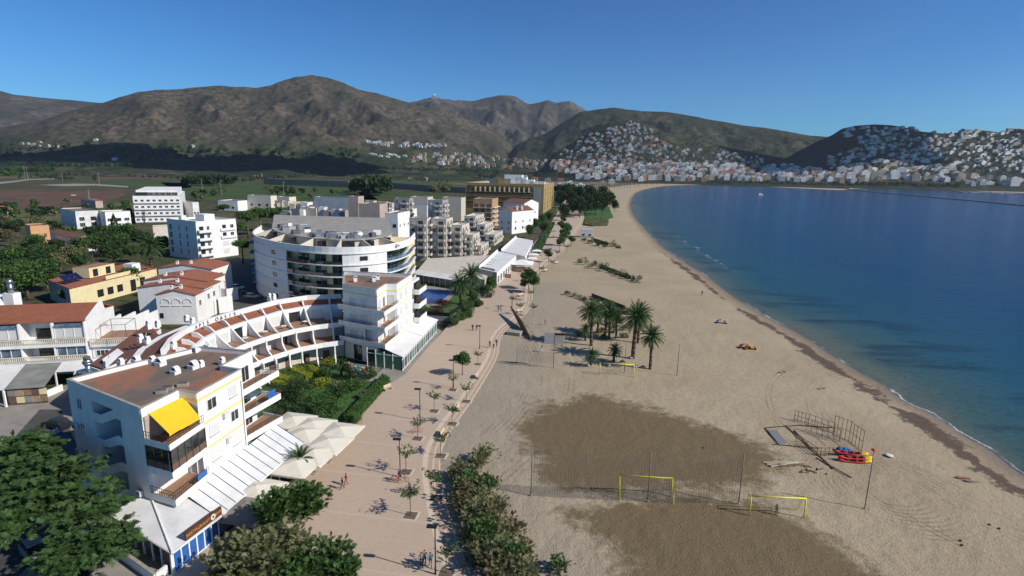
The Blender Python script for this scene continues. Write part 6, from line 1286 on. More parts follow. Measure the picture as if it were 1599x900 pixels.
# ochre hotel
hp, hz = cbox(848, 334, 288, 727, 865, -9, dmax=140); ho = Bld('hotel', 'long ochre hotel with shaded dark facade and row of pale yellow vertical fins', hp, 0, hz, 'ochre', 'beige2', .6, 'hotel'); L0 = ho.edge(0)[3]
mb = MB(); a_, b_ = ho.at(0, 2, 0, .1), ho.at(0, L0 * .86, 0, .1); mb.wall(a_, b_, 4, hz - 2.2, .2, 'ochreshade'); mb.build('shaded_facade', ho.o)  # sheet over the front, painted with its shade
for k in range(12): u = L0 * (.13 + .72 * k / 11.6); p = ho.at(0, u, 0, .5); mb = MB(); mb.box(p, 1.2, .6, hz - 7.5, hz - 3.2, 'cream', rad(-9)); mb.build('fin', ho.o)
for r_ in range(3): mb = MB(); a_, b_ = ho.at(0, 2, 0, .35), ho.at(0, L0 * .86, 0, .35); mb.wall(a_, b_, hz - 8 - r_ * 4.2, hz - 7.5 - r_ * 4.2, .4, 'ochre'); mb.build('balcony_line', ho.o)
for k in range(14):
    for r_ in range(3): ho.win(0, L0 * (.05 + .8 * k / 13), hz - 7.4 - r_ * 4.2, 3.6, 2.6, 'dark') if k % 1 == 0 else None
for r_ in range(5): ho.row(1, 4, 3 + r_ * 4, 2.2, 2.4, 'dark')
mb = MB(); p = ho.at(0, L0 * .93, 0, .08); mb.wall(ho.at(0, L0 * .87, 0, .08), ho.at(0, L0 * .97, 0, .08), 3, hz - 3, .15, 'greywall'); mb.build('stair_glazing', ho.o)
for (u, w_, hh_, m) in ((.35, 8, 3, 'blueglass'), (.47, 14, 4, 'ochre'), (.60, 16, 7.5, 'white'), (.70, 10, 5.5, 'white'), (.78, 12, 3.5, 'white'), (.9, 14, 2, 'white2')): p = ho.at(0, L0 * u, 0, -9); mb = MB(); mb.box(p, w_, 8, hz - .5, hz + hh_, m, rad(-9)); mb.build('roof_block', ho.o)
# ---- low seafront restaurants
lr = root('low_restaurant', tuple(P(700, 425)), 'long low restaurant with white awning behind the pool hedge', 'restaurant')
mb = MB(); Q = [P(652, 421, 4.0).xy, P(757, 436, 4.0).xy, P(784, 397, 4.0).xy, P(668, 403, 4.0).xy]; mb.prism(Q, 0, 3.8, 'beige2', 'beige2'); mb.build('wall', lr)
mb = MB(); slope(mb, [P(645, 428, 3.0).xy, P(722, 440, 3.0).xy], [Q[0], Q[0].lerp(Q[1], .72)], 3.0, 4.0, 'roofsheet'); mb.build('awning', lr)
mb = MB()
for k in range(10): c = P(645, 428, 3).xy.lerp(P(722, 440, 3).xy, k / 9); mb.box(c, .12, .12, 0, 2.9, 'white')
mb.build('post', lr)
mb = MB(); slope(mb, [P(744, 423, 4.4).xy, P(768, 431, 4.2).xy], [P(752, 416, 5.0).xy, P(773, 422, 4.6).xy], 3.8, 4.9, 'darkgrey'); mb.build('slate_roof', lr)
r2 = root('low_restaurant', tuple(P(780, 410)), 'low restaurant with sloping white sheet roof and grey slate end, facing the promenade', 'restaurant')
def quadbld(o, q, z, m, zt=None):
    pts_ = [P(x, y, z).xy for x, y in q]; mb = MB(); mb.prism(pts_, 0, z - .25, 'white'); mb.build('wall', o); mb = MB(); cc = sum(pts_, v2(0, 0)) / 4; mb.prism([cc + (p - cc) * 1.03 for p in pts_], z - .247, z, m); mb.build('roof', o); return pts_
q2 = quadbld(r2, [(748, 419), (776, 425), (806, 399), (777, 393)], 4.6, 'roofsheet')
mb = MB(); mb.wall(q2[0], q2[3], 4.603, 5.5, .3, 'white'); mb.build('parapet', r2)
for k in range(8): p = q2[1].lerp(q2[2], (k + .5) / 8); dd = (q2[2] - q2[1]).normalized(); put_window(r2, (p.x + dd.y * .1, p.y - dd.x * .1, .4), math.atan2(-dd.x, dd.y), 2.6, 2.6, 'glass')
for k in range(3): p = q2[0].lerp(q2[3], .2 + k * .13) + v2(1.6, -.3); mb = MB(); mb.box(p, 1.3, .5, 4.603, 4.66, 'darkgrey', rad(60)); mb.box(p + v2(1.1, -.2), .9, .4, 4.603, 4.66, 'darkgrey', rad(60)); mb.build('skylight_and_bar', r2)  # dark bars standing in for unreadable roof lettering, no openings
r3 = root('low_restaurant', tuple(P(810, 385)), 'second low restaurant with wide white roof, further along the promenade', 'restaurant')
q3 = quadbld(r3, [(783, 392), (820, 400), (832, 376), (806, 371)], 4.4, 'roofsheet'); mb = MB(); mb.wall(q3[0], q3[3], 4.403, 5.3, .3, 'white'); mb.build('parapet', r3)
for k in range(6): p = q3[1].lerp(q3[2], (k + .5) / 6); dd = (q3[2] - q3[1]).normalized(); put_window(r3, (p.x + dd.y * .1, p.y - dd.x * .1, .4), math.atan2(-dd.x, dd.y), 2.6, 2.6, 'dark')
for px, py, hw, lb in ((814, 410, 4.6, 'large white square awning tent beside the low restaurants'), (831, 403, 1.9, 'white parasol nearest the large white tent'), (834, 397, 1.9, 'white parasol between the other two at the second restaurant'), (838, 391, 1.9, 'white parasol furthest along the promenade at the second restaurant')):
    c = P(px, py, 2.8); t = root('parasol', (c.x, c.y, .1), lb, 'parasol', None, rad(-8)); mb = MB(); cn = [(-hw, -hw, 2.5), (hw, -hw, 2.5), (hw, hw, 2.5), (-hw, hw, 2.5)]
    for i in range(4): mb.face([cn[i], cn[(i + 1) % 4], (0, 0, 2.6 + hw * .28)], 'white'); mb.wall(cn[i], cn[(i + 1) % 4], 2.3, 2.499, .04, 'white')
    mb.build('canopy', t, org=(0, 0, 0)); mb = MB()
    if hw > 3: [mb.bar((x * .95, y * .95, 0), (x * .95, y * .95, 2.5), .08, 'white', 5) for x, y, z in cn]
    else: mb.bar((0, 0, 0), (0, 0, 3), .05, 'white', 5)
    mb.build('pole', t, org=(0, 0, 0))
for k, (x0, y0, x1, y1) in enumerate(((786, 433, 798, 435), (800, 424, 815, 426))):
    t = root('wooden_screen', tuple(P((x0 + x1) / 2, y0)), ('brown wooden screen at the near corner of the low restaurant', 'orange brown wooden screen under the large white tent')[k], 'screen'); mb = MB(); mb.wall(P(x0, y0), P(x1, y1), .1, 1.5, .2, 'sandstone'); mb.build('panel', t)
# ================================================================ TREES, LEFT AND MIDDLE
TG = 'trees of the gardens behind the houses'
tl = [(18, 455, 'broad2', 1.15), (45, 468, 'broad', 1.2), (75, 455, 'broad', 1.1), (8, 475, 'broad', 1.2), (35, 440, 'bright', 1.0), (62, 430, 'broad2', 1.1), (95, 425, 'olive', 1.4), (110, 412, 'olive', 1.5), (128, 405, 'broad', 1.0), (88, 405, 'broad2', 1.0), (150, 400, 'broad', 1.0), (168, 398, 'broad2', 1.2), (190, 402, 'broad', 1.1), (205, 410, 'bright', .9), (180, 415, 'bright', .8), (222, 395, 'broad2', 1.2), (150, 378, 'broad2', 1.0), (172, 385, 'broad', 1.1), (60, 405, 'bright', .8), (20, 420, 'bright', 1.0), (30, 400, 'olive', 1.3), (12, 385, 'brown', 1.0), (28, 372, 'broad2', 1.1), (200, 385, 'broad', 1.2), (215, 378, 'olive', 1.4), (255, 398, 'broad', .9)]
WH = ['bushy green', 'rounded leafy', 'spreading', 'dense']
tl += [(R.uniform(0, 235), R.uniform(395, 470), R.choice(['broad', 'broad2', 'bright', 'olive']), R.uniform(.8, 1.2)) for _ in range(26)]
tl = [q for q in tl if not (70 < q[0] < 250 and 412 < q[1] and q[1] > 470 - (q[0] - 60) * .42)]
for k, (px, py, kd, s) in enumerate(tl):
    s *= 1.15; p = P(px, py); plant(kd, 'tree', (p.x, p.y, 0), s, {'broad': 'leafy green tree', 'broad2': 'dark leafy tree', 'bright': 'bright green tree', 'olive': 'grey green tree', 'brown': 'brownish tree'}[kd] + ' in the thicket left of the white blocks', 'tree', TG)
for px, py, kd, s, lb in ((110, 478, 'bright', .75, 'bright small tree before the cream wall of the red terraced house'), (128, 473, 'bright', .6, 'low bright tree touching the cream house front'), (205, 455, 'broad', .95, 'dense tree hiding the right windows of the cream house'), (222, 447, 'broad2', .8, 'darker tree between cream house and gabled cluster'), (232, 345, 'far', .8, 'small tree at the foot of the far white block')):
    p = P(px, py); plant(kd, 'tree', (p.x, p.y, 0), s, lb, 'tree')
p = P(237, 418); plant('palmbig', 'palm_tree', (p.x, p.y, 0), 1.5, 'tall palm beside the white five storey block', 'palm')
p = P(226, 350); plant('palmfar', 'palm_tree', (p.x, p.y, 0), .9, 'small far palm at the base of the stepped white block', 'palm')
for px, py, s, lb in ((180, 362, 1.0, 'dark pointed cypress before the white house with red terrace'), (247, 345, 1.35, 'dark pointed cypress before the far white block'), (195, 345, .8, 'small cypress between the houses and the far white block')):
    p = P(px, py); plant('cypress', 'cypress_tree', (p.x, p.y, 0), s, lb, 'cypress')
for k, (px, py, s) in enumerate(((372, 392, 1.35), (388, 372, 1.5), (408, 368, 1.6), (428, 362, 1.5), (380, 412, 1.0), (350, 345, 1.2), (440, 352, 1.2))):
    p = P(px, py); plant('pine', 'pine_tree', (p.x, p.y, 0), s, 'umbrella pine in the grove left of the curved building', 'pine', 'umbrella pines beside the curved building')
GV = [(880, 345, .95), (893, 338, 1.1), (905, 340, 1.2), (917, 338, 1.35), (930, 337, 1.5), (941, 335, 1.4), (952, 326, 1.25), (922, 325, 1.6), (905, 322, 1.6), (885, 318, 1.7), (875, 325, 1.3), (960, 330, .8), (940, 322, 1.6), (893, 326, 1.3)]
for k, (px, py, s) in enumerate(GV): p = P(px, py); plant('darkpine', 'pine_tree', (p.x, p.y, 0), s * .92, 'tall dark pine in the grove by the far beach end', 'pine', 'dark pine grove by the beach')
for px, py, lb in ((858, 347, 'low dark round tree in the hedge by the white brown roofed house'), (846, 352, 'leafy garden tree between promenade and brown roofed houses'), (836, 360, 'green garden tree right of the brown roofed house'), (850, 366, 'garden tree over the long lawn hedge'), (827, 372, 'garden tree above the second low restaurant')):
    p = P(px, py); plant('broad', 'tree', (p.x, p.y, 0), 1.0, lb, 'tree')
hedge(pxpoly([(833, 395), (842, 398), (866, 350), (858, 350)]), 1.6, 'long green hedge between gardens and the far promenade', 'leaf_bright', 5, .4, lump=.2)
hedge(pxpoly([(912, 352), (925, 354), (948, 353), (950, 347), (940, 343), (915, 343)]), 1.2, 'low rounded hedge at the foot of the dark pines', 'leaf_tam', 5, .4, lump=.2)
# big trees near the camera, bottom left
def bigtree(base, crowns, label, leaf, n, size, asp, th=3.5, cat='tree', tr=.3, nl=26, lobe=.34, up=0.0):
    ro = root('tree', (base[0], base[1], 0), label, cat); V = []; Fc = []; off = 0; tops = []
    for (cx, cy, cz, rx, ry, rz_) in crowns:
        p_, d_ = crown_pts(n // len(crowns) // 14, (cx - base[0], cy - base[1], cz), (rx * 1.1, ry * 1.1, rz_), nl, lobe, .35); v_, f_ = sprays(p_, d_, size * 5.5, size, up); V.append(v_); Fc.append(f_ + off); off += len(v_); tops += [(cx - base[0] + rx * .5 * math.cos(a), cy - base[1] + ry * .5 * math.sin(a), cz + R.uniform(-.2, .3) * rz_) for a in (0.3, 1.7, 3.1, 4.4, 5.5)]
    leafmesh('crown', np.concatenate(V), np.concatenate(Fc), leaf, ro); mb = MB(); limbs(mb, (0, 0, -.1), th, tops, tr, 'bark', 8); mb.build('trunk', ro, org=(0, 0, 0)); return ro
def cp(px, py, z, r): p = P(px, py, z); return (p.x, p.y, z) + r
b0 = P(30, 900).xy; bigtree((-50, 49), [cp(20, 730, 7.2, (5.2, 5, 3.0)), cp(70, 752, 6.8, (4.6, 4.8, 2.8)), cp(-20, 800, 7, (5, 5, 3)), cp(120, 790, 5.8, (4, 4, 2.4)), cp(45, 702, 7.3, (3.2, 3.2, 1.8))], 'huge feathery green tree filling the bottom left corner over parked cars', 'leaf_bright', 50000, .15, 2.0, cat='tree', nl=40, lobe=.26)
bigtree((-40.5, 45.2), [cp(150, 850, 4.6, (3.0, 3.0, 1.8)), cp(110, 870, 4.4, (2.4, 2.4, 1.5)), cp(180, 835, 4.8, (1.8, 1.8, 1.3))], 'thinner yellowish tree over the car park beside the restaurant corner', 'leaf_bright', 15000, .13, 2.0, 2.6, tr=.14, nl=18)
bigtree((-24.5, 54.5), [cp(455, 790, 4.6, (2.6, 2.6, 2.1)), cp(480, 785, 4.5, (2.0, 2.0, 1.8)), cp(425, 800, 4.8, (1.7, 1.7, 1.9))], 'bushy green tree against the parasols at the restaurant terrace', 'leaf_mid', 30000, .10, 1.5, 1.5, up=.8)
bigtree((-24.8, 47.5), [cp(400, 870, 4.0, (3.0, 3.0, 2.2)), cp(440, 850, 4.0, (2.6, 2.6, 2.2)), cp(360, 880, 3.4, (2.2, 2.2, 1.8))], 'brownish green bushy tree at the bottom before the blue panels', 'leaf_tam', 32000, .10, 1.5, 1.3, up=.8)
bigtree((-19.0, 46.5), [cp(500, 880, 3.0, (2.8, 2.6, 1.8)), cp(465, 900, 3.0, (2.4, 2.4, 1.8)), cp(530, 893, 2.4, (1.6, 1.6, 1.3))], 'green bushy tree at the bottom edge, right of the brownish one', 'leaf_mid', 26000, .10, 1.5, 1.2, up=.8)
p = P(468, 748); plant('palmshort', 'palm_tree', (p.x, p.y, 0), .85, 'small blue green palm standing between parasols and bushy tree', 'palm')
# ---- cars
def car(x, y, rz, m, label, van=False, group=None, s=1.0):
    c = root('parked_car', (x, y, .05), label, 'car', group, rz); L_, W_ = 4.3, 1.75; mb = MB()
    prof = [(-2.15, .35), (-2.15, .85), (-1.95, .98), (-1.0, 1.0), (1.0, .98), (1.95, .82), (2.12, .65), (2.15, .35)]
    if van: prof = [(-2.15, .35), (-2.15, 1.0), (1.2, 1.05), (2.0, .9), (2.15, .35)]
    def loft(pr, w0, w1, mat):
        n_ = len(pr); zmax = max(z for _, z in pr); zmin = min(z for _, z in pr)
        wz = lambda z: (w0 + (w1 - w0) * (z - zmin) / (zmax - zmin)) / 2
        l = [(x_, -wz(z_), z_) for x_, z_ in pr]; r = [(x_, wz(z_), z_) for x_, z_ in pr]; mb.hexa(r, l, mat)
    loft(prof, W_, W_ * .94, m); mb.build('body', c, org=(0, 0, 0)); mb = MB()
    cab = [(-1.75, .99), (-1.35, 1.42), (.25, 1.46), (1.05, 1.0)] if not van else [(-2.1, 1.02), (-2.0, 1.75), (.7, 1.78), (1.5, 1.05)]
    loft(cab, W_ * .92, W_ * .74, 'glass'); mb.build('window', c, org=(0, 0, 0)); mb = MB(); z_ = cab[1][1]
    mb.box(((cab[1][0] + cab[2][0]) / 2, 0), cab[2][0] - cab[1][0] + .1, W_ * .76, z_ + .012, z_ + .07, m); mb.build('roof', c, org=(0, 0, 0))
    mb = MB(); mb.disc((0, -.11, 0), (0, 1, 0), .32, .22, 'darkgrey', 14); mb.disc((0, -.12, 0), (0, 1, 0), .19, .24, 'metal', 10); w0 = mb.build('wheel', c, org=(0, 0, 0)); w0.location = (1.35, .8, .3)
    for x_, y_ in ((1.35, -.8), (-1.3, .8), (-1.3, -.8)): link('wheel', w0.data, c, (x_, y_, .3))
    mb = MB(); mb.box((0, 0), .12, .34, -.07, .07, 'cl_white'); l0 = mb.build('headlight', c, org=(0, 0, 0)); l0.location = (2.1, .6, .66); link('headlight', l0.data, c, (2.1, -.6, .66)); c.scale = (s, s, s); return c
M('carsilver', (0.42, 0.43, 0.45), None, 2, .28, .5, spec=.6); M('cardark', (0.03, 0.035, 0.045), None, 2, .25, .3, spec=.6); M('carwhite', (0.7, 0.7, 0.7), None, 2, .3, spec=.6); M('carred', (0.3, 0.02, 0.02), None, 2, .3, spec=.6); M('carblue', (0.03, 0.07, 0.2), None, 2, .3, spec=.6)
p = P(58, 870); car(p.x, p.y, rad(-35), 'carsilver', 'silver car parked under the huge bottom left tree'); p = P(115, 905); car(p.x, p.y, rad(-35), 'cardark', 'dark grey car parked below the silver one at the bottom left')
p = P(90, 668); car(p.x, p.y, rad(160), 'cardark', 'dark car in the shade of the near block'); p = P(82, 690); car(p.x, p.y, rad(160), 'carblue', 'dark blue car in shade between the near block and big tree')
for k, (px, py, rz, m, lb) in enumerate(((393, 466, -10, 'carsilver', 'silver car parked behind the crescent chimneys'), (372, 459, -10, 'cardark', 'dark car in the street left of the silver one'), (425, 470, -8, 'carblue', 'blue car behind the crescent parapet'), (350, 470, -20, 'carwhite', 'white car at the corner by the stepped white walls'), (370, 452, -10, 'carwhite', 'white car beside the curved building wall'), (815, 360, 10, 'carwhite', 'white car in the side street by the brown roofed houses'), (800, 361, 10, 'cardark', 'dark car in the side street left of the white one'), (6, 402, 15, 'carwhite', 'white van like car at the left edge among trees'), (10, 318, 10, 'cardark', 'dark car on the curved country road at the left'), (115, 306, 30, 'carwhite', 'white car on the farm track near the poplar'))):
    p = P(px, py); car(p.x, p.y, rad(rz), m, lb)
for px, py, s in ((355, 487, 8), (150, 440, 9), (175, 395, 9), (853, 392, 8)):
    p = P(px, py); o = root('street_lamp', p, {355: 'grey street lamp by the stepped white walls', 150: 'tall pole between trees behind the cream house', 175: 'grey lamp pole in the trees by the tall palm', 853: 'slender white lamp in the hedge garden'}[px], 'street lamp'); mb = MB(); mb.bar(p, p + Vector((0, 0, s)), .07, 'metal', 5); mb.build('pole', o); mb = MB(); mb.box(p, .7, .25, s, s + .12, 'metal'); mb.build('lamp_head', o)
# ================================================================ PROMENADE
# young street trees in square pits
SAP = [(697, 895, 1.0, 1), (641, 805, 1.15, 0), (681, 778, 1.1, 1), (634, 737, 1.1, 0), (688, 712, 1.05, 1), (652, 685, 1.0, 0), (706, 662, 1.0, 1), (678, 642, 1.05, 0), (728, 627, 1.0, 1), (707, 609, .9, 0), (746, 569, .9, 1), (748, 556, .9, 0), (760, 520, 1.0, 0), (776, 500, 1.0, 0), (800, 480, 1.1, 0), (812, 492, 1.1, 0), (833, 494, 1.1, 0), (828, 470, 1.1, 0), (845, 430, 1.1, 0), (820, 440, 1.0, 0), (862, 420, 1.2, 0), (870, 405, 1.3, 0), (885, 395, 1.3, 0), (858, 400, 1.2, 0)]
M('pit', (0.16, 0.12, 0.085), (0.11, 0.08, 0.06), 2)
for k, (px, py, s, sea) in enumerate(SAP):
    if k in (11, 12, 13): continue
    p = P(px, py, .1); plant('sapling' if k % 2 else 'sapling2', 'young_tree', (p.x, p.y, .1), s, 'thin young street tree in a square pit, %s up the promenade' % (ORD[k] if k < 20 else ('twenty first', 'twenty second', 'twenty third', 'twenty fourth')[k - 20]), 'tree', 'young trees along the promenade', rz=k * 1.7)
    if k < 13: mb = MB(); mb.box((p.x + .1, p.y), 1.7, 1.7, .06, .104, 'stripline', rad(-9)); mb.build('tree_pit_frame')['kind'] = 'structure'; mb = MB(); mb.box((p.x, p.y), 1.35, 1.35, .08, .109, 'pit', rad(-9)); mb.build('tree_pit')['kind'] = 'structure'
MUL = [(722, 586, 1.0, 'full round green tree on the promenade opposite the glazed annex'), (825, 452, 1.5, 'dense tree beside the low restaurant terrace, left of a pair'), (833, 458, 1.25, 'dense tree beside the low restaurant terrace, right of a pair'), (818, 456, .9, 'small dense tree left of the pair by the low restaurant'), (856, 410, 1.2, 'round street tree before the second low restaurant'), (874, 392, 1.5, 'dense dark street tree past the white parasols, nearest one'), (881, 384, 1.9, 'largest dark street tree past the white parasols'), (884, 372, 1.9, 'dark street tree behind the largest one past the parasols'), (876, 362, 1.5, 'dark street tree nearer the far pines'), (880, 352, 1.4, 'last dark street tree before the far pines'), (892, 385, 1.2, 'dark street tree on the beach side of the largest one')]
for px, py, s, lb in MUL: p = P(px, py, .1); plant('mulberry', 'street_tree', (p.x, p.y, .1), s, lb, 'tree', 'leafy street trees of the promenade')
def lamp(px, py, label, h=5.2, twin=False):
    p = P(px, py, .1); o = root('street_lamp', p, label, 'street lamp', 'street lamps of the promenade'); mb = MB(); mb.bar(p, p + Vector((0, 0, h)), .065, 'darkmetal', 6); mb.bar(p, p + Vector((0, 0, .8)), .1, 'darkmetal', 6); mb.build('pole', o); mb = MB(); mb.box(p + Vector((-.3, 0, 0)), .95, .42, h - .05, h + .13, 'darkmetal', rad(-5)); mb.build('lamp_head', o)
lamp(680, 897, 'dark street lamp with flat head at the bottom beside the walking group'); lamp(625, 745, 'dark street lamp beside the standing cyclists'); lamp(656, 657, 'dark street lamp opposite the end of the long garden hedge'); lamp(708, 606, 'thin dark street lamp below the round green tree'); lamp(749, 545, 'dark street lamp near the crossing people before the annex'); lamp(799, 486, 'dark street lamp beside the rusty sail sculpture'); lamp(842, 430, 'far street lamp by the low restaurant terrace')
def bench(px, py, rz, label):
    p = P(px, py, .1); o = root('bench', p, label, 'bench', None, rad(rz)); mb = MB(); mb.box((0, 0), 1.8, .5, .38, .46, 'woodlight'); mb.build('seat', o, org=(0, 0, 0)); mb = MB(); mb.hexa([(-.9, .22, .46), (.9, .22, .46), (.9, .27, .46), (-.9, .27, .46)], [(-.9, .34, .9), (.9, .34, .9), (.9, .39, .9), (-.9, .39, .9)], 'woodlight'); mb.build('backrest', o, org=(0, 0, 0))
    for x in (-.7, .7): mb = MB(); mb.box((x, 0), .25, .5, 0, .378, 'concrete'); mb.build('leg', o, org=(0, 0, 0))
for px, py, rz, lb in ((606, 609, 55, 'pale wooden bench at the near end of the garden hedge'), (747, 590, 80, 'pale bench on the seaward edge by the round tree'), (694, 680, 80, 'pale bench beside a young tree in the seaward row'), (718, 640, 80, 'bench near the kerb lines, further than the one beside the young tree'), (812, 488, 40, 'dark bench nearest the rusty sail sculpture'), (814, 463, 40, 'bench behind the one nearest the rusty sculpture'), (853, 424, 40, 'bench on the seaward edge opposite the low restaurant'), (870, 412, 40, 'far bench by the sand opposite the second restaurant')): bench(px, py, rz, lb)
# rusty sail-shaped sculpture with stone block and stair rail
a_, b_ = P(797, 492, .1), P(829, 531, .1); o = root('sail_sculpture', a_, 'long rusty steel blade sculpture rising to a point on the promenade edge', 'sculpture'); d = (b_ - a_).normalized(); L_ = (b_ - a_).length; n = Vector((-d.y, d.x, 0)) * .12
pr = [(0, .6), (L_ * .35, 0), (L_ * .98, 0), (L_ * 1.0, .5), (L_ * .9, 1.5), (L_ * .45, 2.6), (.1, 2.4)]; A_ = [a_ + d * x + Vector((0, 0, z)) for x, z in [(0, 2.2), (L_ * .55, 0), (L_ * .98, 0), (L_, .35), (L_ * .6, 2.0), (.3, 2.5)]]; mb = MB(); mb.hexa([tuple(q - n) for q in A_], [tuple(q + n) for q in A_], 'rust'); mb.build('blade', o)
M('steelrust', (0.17, 0.10, 0.06), (0.10, 0.06, 0.04), 2)
o.children[0].data.materials[0] = MATS['steelrust']
p = P(804, 522, .1); o = root('stone_block', p, 'low pale concrete block beside the rusty blade', 'block'); mb = MB(); mb.box(p, 3.2, 2.2, .1, .8, 'coping', rad(-20)); mb.build('block', o)
o = root('handrail', P(826, 512, .1), 'wooden stair handrail behind the rusty blade', 'handrail'); mb = MB(); q = [P(814, 506, .1), P(822, 514, .1), P(829, 523, .1), P(838, 532, -.1)]
for k in range(3): mb.bar(q[k] + Vector((0, 0, 1)), q[k + 1] + Vector((0, 0, 1 if k < 2 else .3)), .06, 'wood', 5); mb.bar(q[k], q[k] + Vector((0, 0, 1)), .06, 'wood', 5)
mb.build('rail', o)
# ================================================================ PEOPLE
def person(px, py, label, top, legs, face=0.0, z=0.0, pose='walk', h=1.72, skirt=False, hair='hairdark'):
    p = P(px, py, z); a = rad(face); s = h / 1.75
    J = {'pel': (0, 0, .95), 'wst': (0, 0, 1.12), 'ch': (.01, 0, 1.36), 'nk': (.01, 0, 1.5), 'hd': (.02, 0, 1.6), 'ht': (.02, 0, 1.68)}
    st = .22 if pose == 'walk' else .03
    J.update({'hl': (0, .1, .9), 'kl': (st * .8 + .03, .1, .5), 'al': (st * .9, .1, .09), 'tl': (st * .9 + .16, .1, .04), 'hr': (0, -.1, .9), 'kr': (-st * .2 + .04, -.1, .5), 'ar': (-st * 1.2, -.1, .1), 'tr': (-st * 1.2 + .15, -.1, .04)})
    sw = .2 if pose == 'walk' else .02
    J.update({'sl': (.01, .19, 1.42), 'el': (-sw * .5, .25, 1.14), 'wl': (-sw * .5 + .08, .26, .9), 'fl': (-sw * .5 + .11, .26, .8), 'sr': (.01, -.19, 1.42), 'er': (sw * .4, -.25, 1.14), 'wr': (sw * .4 + .14, -.26, .92), 'fr': (sw * .4 + .19, -.26, .83)})
    if pose == 'sit':
        for k_, v_ in {'kl': (.45, .12, .93), 'al': (.5, .12, .52), 'tl': (.65, .12, .48), 'kr': (.45, -.12, .93), 'ar': (.5, -.12, .52), 'tr': (.65, -.12, .48)}.items(): J[k_] = v_
        for k_ in J: J[k_] = (J[k_][0], J[k_][1], J[k_][2] - .45)
    if pose == 'lie':
        J = {k_: (v_[2] - .9, v_[1], .16 + v_[0] * .4) for k_, v_ in J.items()}
    E = [('pel', 'wst'), ('wst', 'ch'), ('ch', 'nk'), ('nk', 'hd'), ('hd', 'ht'), ('pel', 'hl'), ('hl', 'kl'), ('kl', 'al'), ('al', 'tl'), ('pel', 'hr'), ('hr', 'kr'), ('kr', 'ar'), ('ar', 'tr'), ('ch', 'sl'), ('sl', 'el'), ('el', 'wl'), ('wl', 'fl'), ('ch', 'sr'), ('sr', 'er'), ('er', 'wr'), ('wr', 'fr')]
    Rr = {'pel': .14, 'wst': .125, 'ch': .15, 'nk': .055, 'hd': .095, 'ht': .08, 'hl': .09, 'kl': .06, 'al': .04, 'tl': .03, 'hr': .09, 'kr': .06, 'ar': .04, 'tr': .03, 'sl': .06, 'el': .042, 'wl': .03, 'fl': .035, 'sr': .06, 'er': .042, 'wr': .03, 'fr': .035}
    ks = list(J); me = D.meshes.new('person'); me.from_pydata([tuple(c * s for c in J[k_]) for k_ in ks], [(ks.index(x), ks.index(y)) for x, y in E], [])
    o = D.objects.new('person', me); COL.objects.link(o); md = o.modifiers.new('skin', 'SKIN'); md.use_smooth_shade = True
    for i, k_ in enumerate(ks): me.skin_vertices[0].data[i].radius = (Rr[k_] * s, Rr[k_] * s); me.skin_vertices[0].data[i].use_root = (k_ == 'pel')
    o.modifiers.new('sub', 'SUBSURF').levels = 1; bpy.context.view_layer.update(); m2 = D.meshes.new_from_object(o.evaluated_get(bpy.context.evaluated_depsgraph_get())); D.objects.remove(o)
    for m_ in ('skin', top, legs, hair, 'darkgrey'): m2.materials.append(MATS[m_])
    J2 = {k_: Vector(J[k_]) * s for k_ in ks}
    for f_ in m2.polygons:
        c = f_.center; k_ = min(J2, key=lambda q: (J2[q] - c).length)
        f_.material_index = {'ch': 1, 'wst': 1, 'sl': 1, 'sr': 1, 'el': 1, 'er': 1, 'pel': 2, 'hl': 2, 'hr': 2, 'kl': 2, 'kr': 2, 'al': 2, 'ar': 2, 'tl': 4, 'tr': 4, 'ht': 3}.get(k_, 0)
        if k_ == 'hd' and c.x < J2['hd'].x - .02 and pose != 'lie': f_.material_index = 3
    o = link('person', m2, None, p); o.rotation_euler = (0, 0, a); tag(o, label, 'person')
    hd = J2['hd']; mb = MB(); mb.ball(hd + Vector((.075, .03, .01)), .012, 'hairdark', 5, 3); mb.ball(hd + Vector((.075, -.03, .01)), .012, 'hairdark', 5, 3); mb.ball(hd + Vector((.09, 0, -.015)), .016, 'skin', 5, 3)
    if pose != 'lie': mb.build('face', o, org=(0, 0, 0))
    return o
person(541, 758, 'person in a red top walking on the open promenade', 'cl_red', 'cl_red', 200, .1); person(535, 764, 'person in dark clothes with red, walking ahead of the red topped one', 'cl_navy', 'cl_black', 200, .1, h=1.65)
person(658, 886, 'grey dressed person walking in the group at the bottom lamp', 'cl_grey', 'cl_navy', 100, .1); person(663, 882, 'tan dressed person behind in the group at the bottom lamp', 'cl_tan', 'cl_navy', 100, .1); person(672, 886, 'person in sky blue top in the group at the bottom lamp', 'cl_sky', 'cl_blue', 100, .1)
person(738, 517, 'dark dressed person of the pair near the annex corner', 'cl_black', 'cl_black', 80, .1); person(744, 516, 'white topped person of the pair near the annex corner', 'cl_white', 'cl_black', 80, .1)
person(765, 543, 'red topped person in the group crossing mid promenade', 'cl_red', 'cl_black', 260, .1); person(771, 544, 'white topped person in the group crossing mid promenade', 'cl_white', 'cl_navy', 260, .1); person(775, 541, 'navy dressed person in the group crossing mid promenade', 'cl_navy', 'cl_black', 260, .1)
person(778, 487, 'blue dressed person walking far past the hedge bushes', 'cl_blue', 'cl_navy', 90, .1); person(782, 487, 'pale topped person of the far pair past the hedge bushes', 'cl_tan', 'cl_navy', 90, .1)
person(864, 372, 'dark far walker between long tree shadows', 'cl_black', 'cl_black', 270, .1); person(860, 385, 'far stroller by the street trees past the parasols', 'cl_grey', 'cl_navy', 270, .1)
person(851, 508, 'dark dressed person standing on the sand beside the volleyball net', 'cl_black', 'cl_black', 0, 0, 'stand'); person(877, 541, 'person standing on sand left of the palm group', 'cl_black', 'cl_navy', 30, 0, 'stand'); person(846, 550, 'person bending in palm shadow on the sand', 'cl_black', 'cl_white', 150, 0, 'walk')
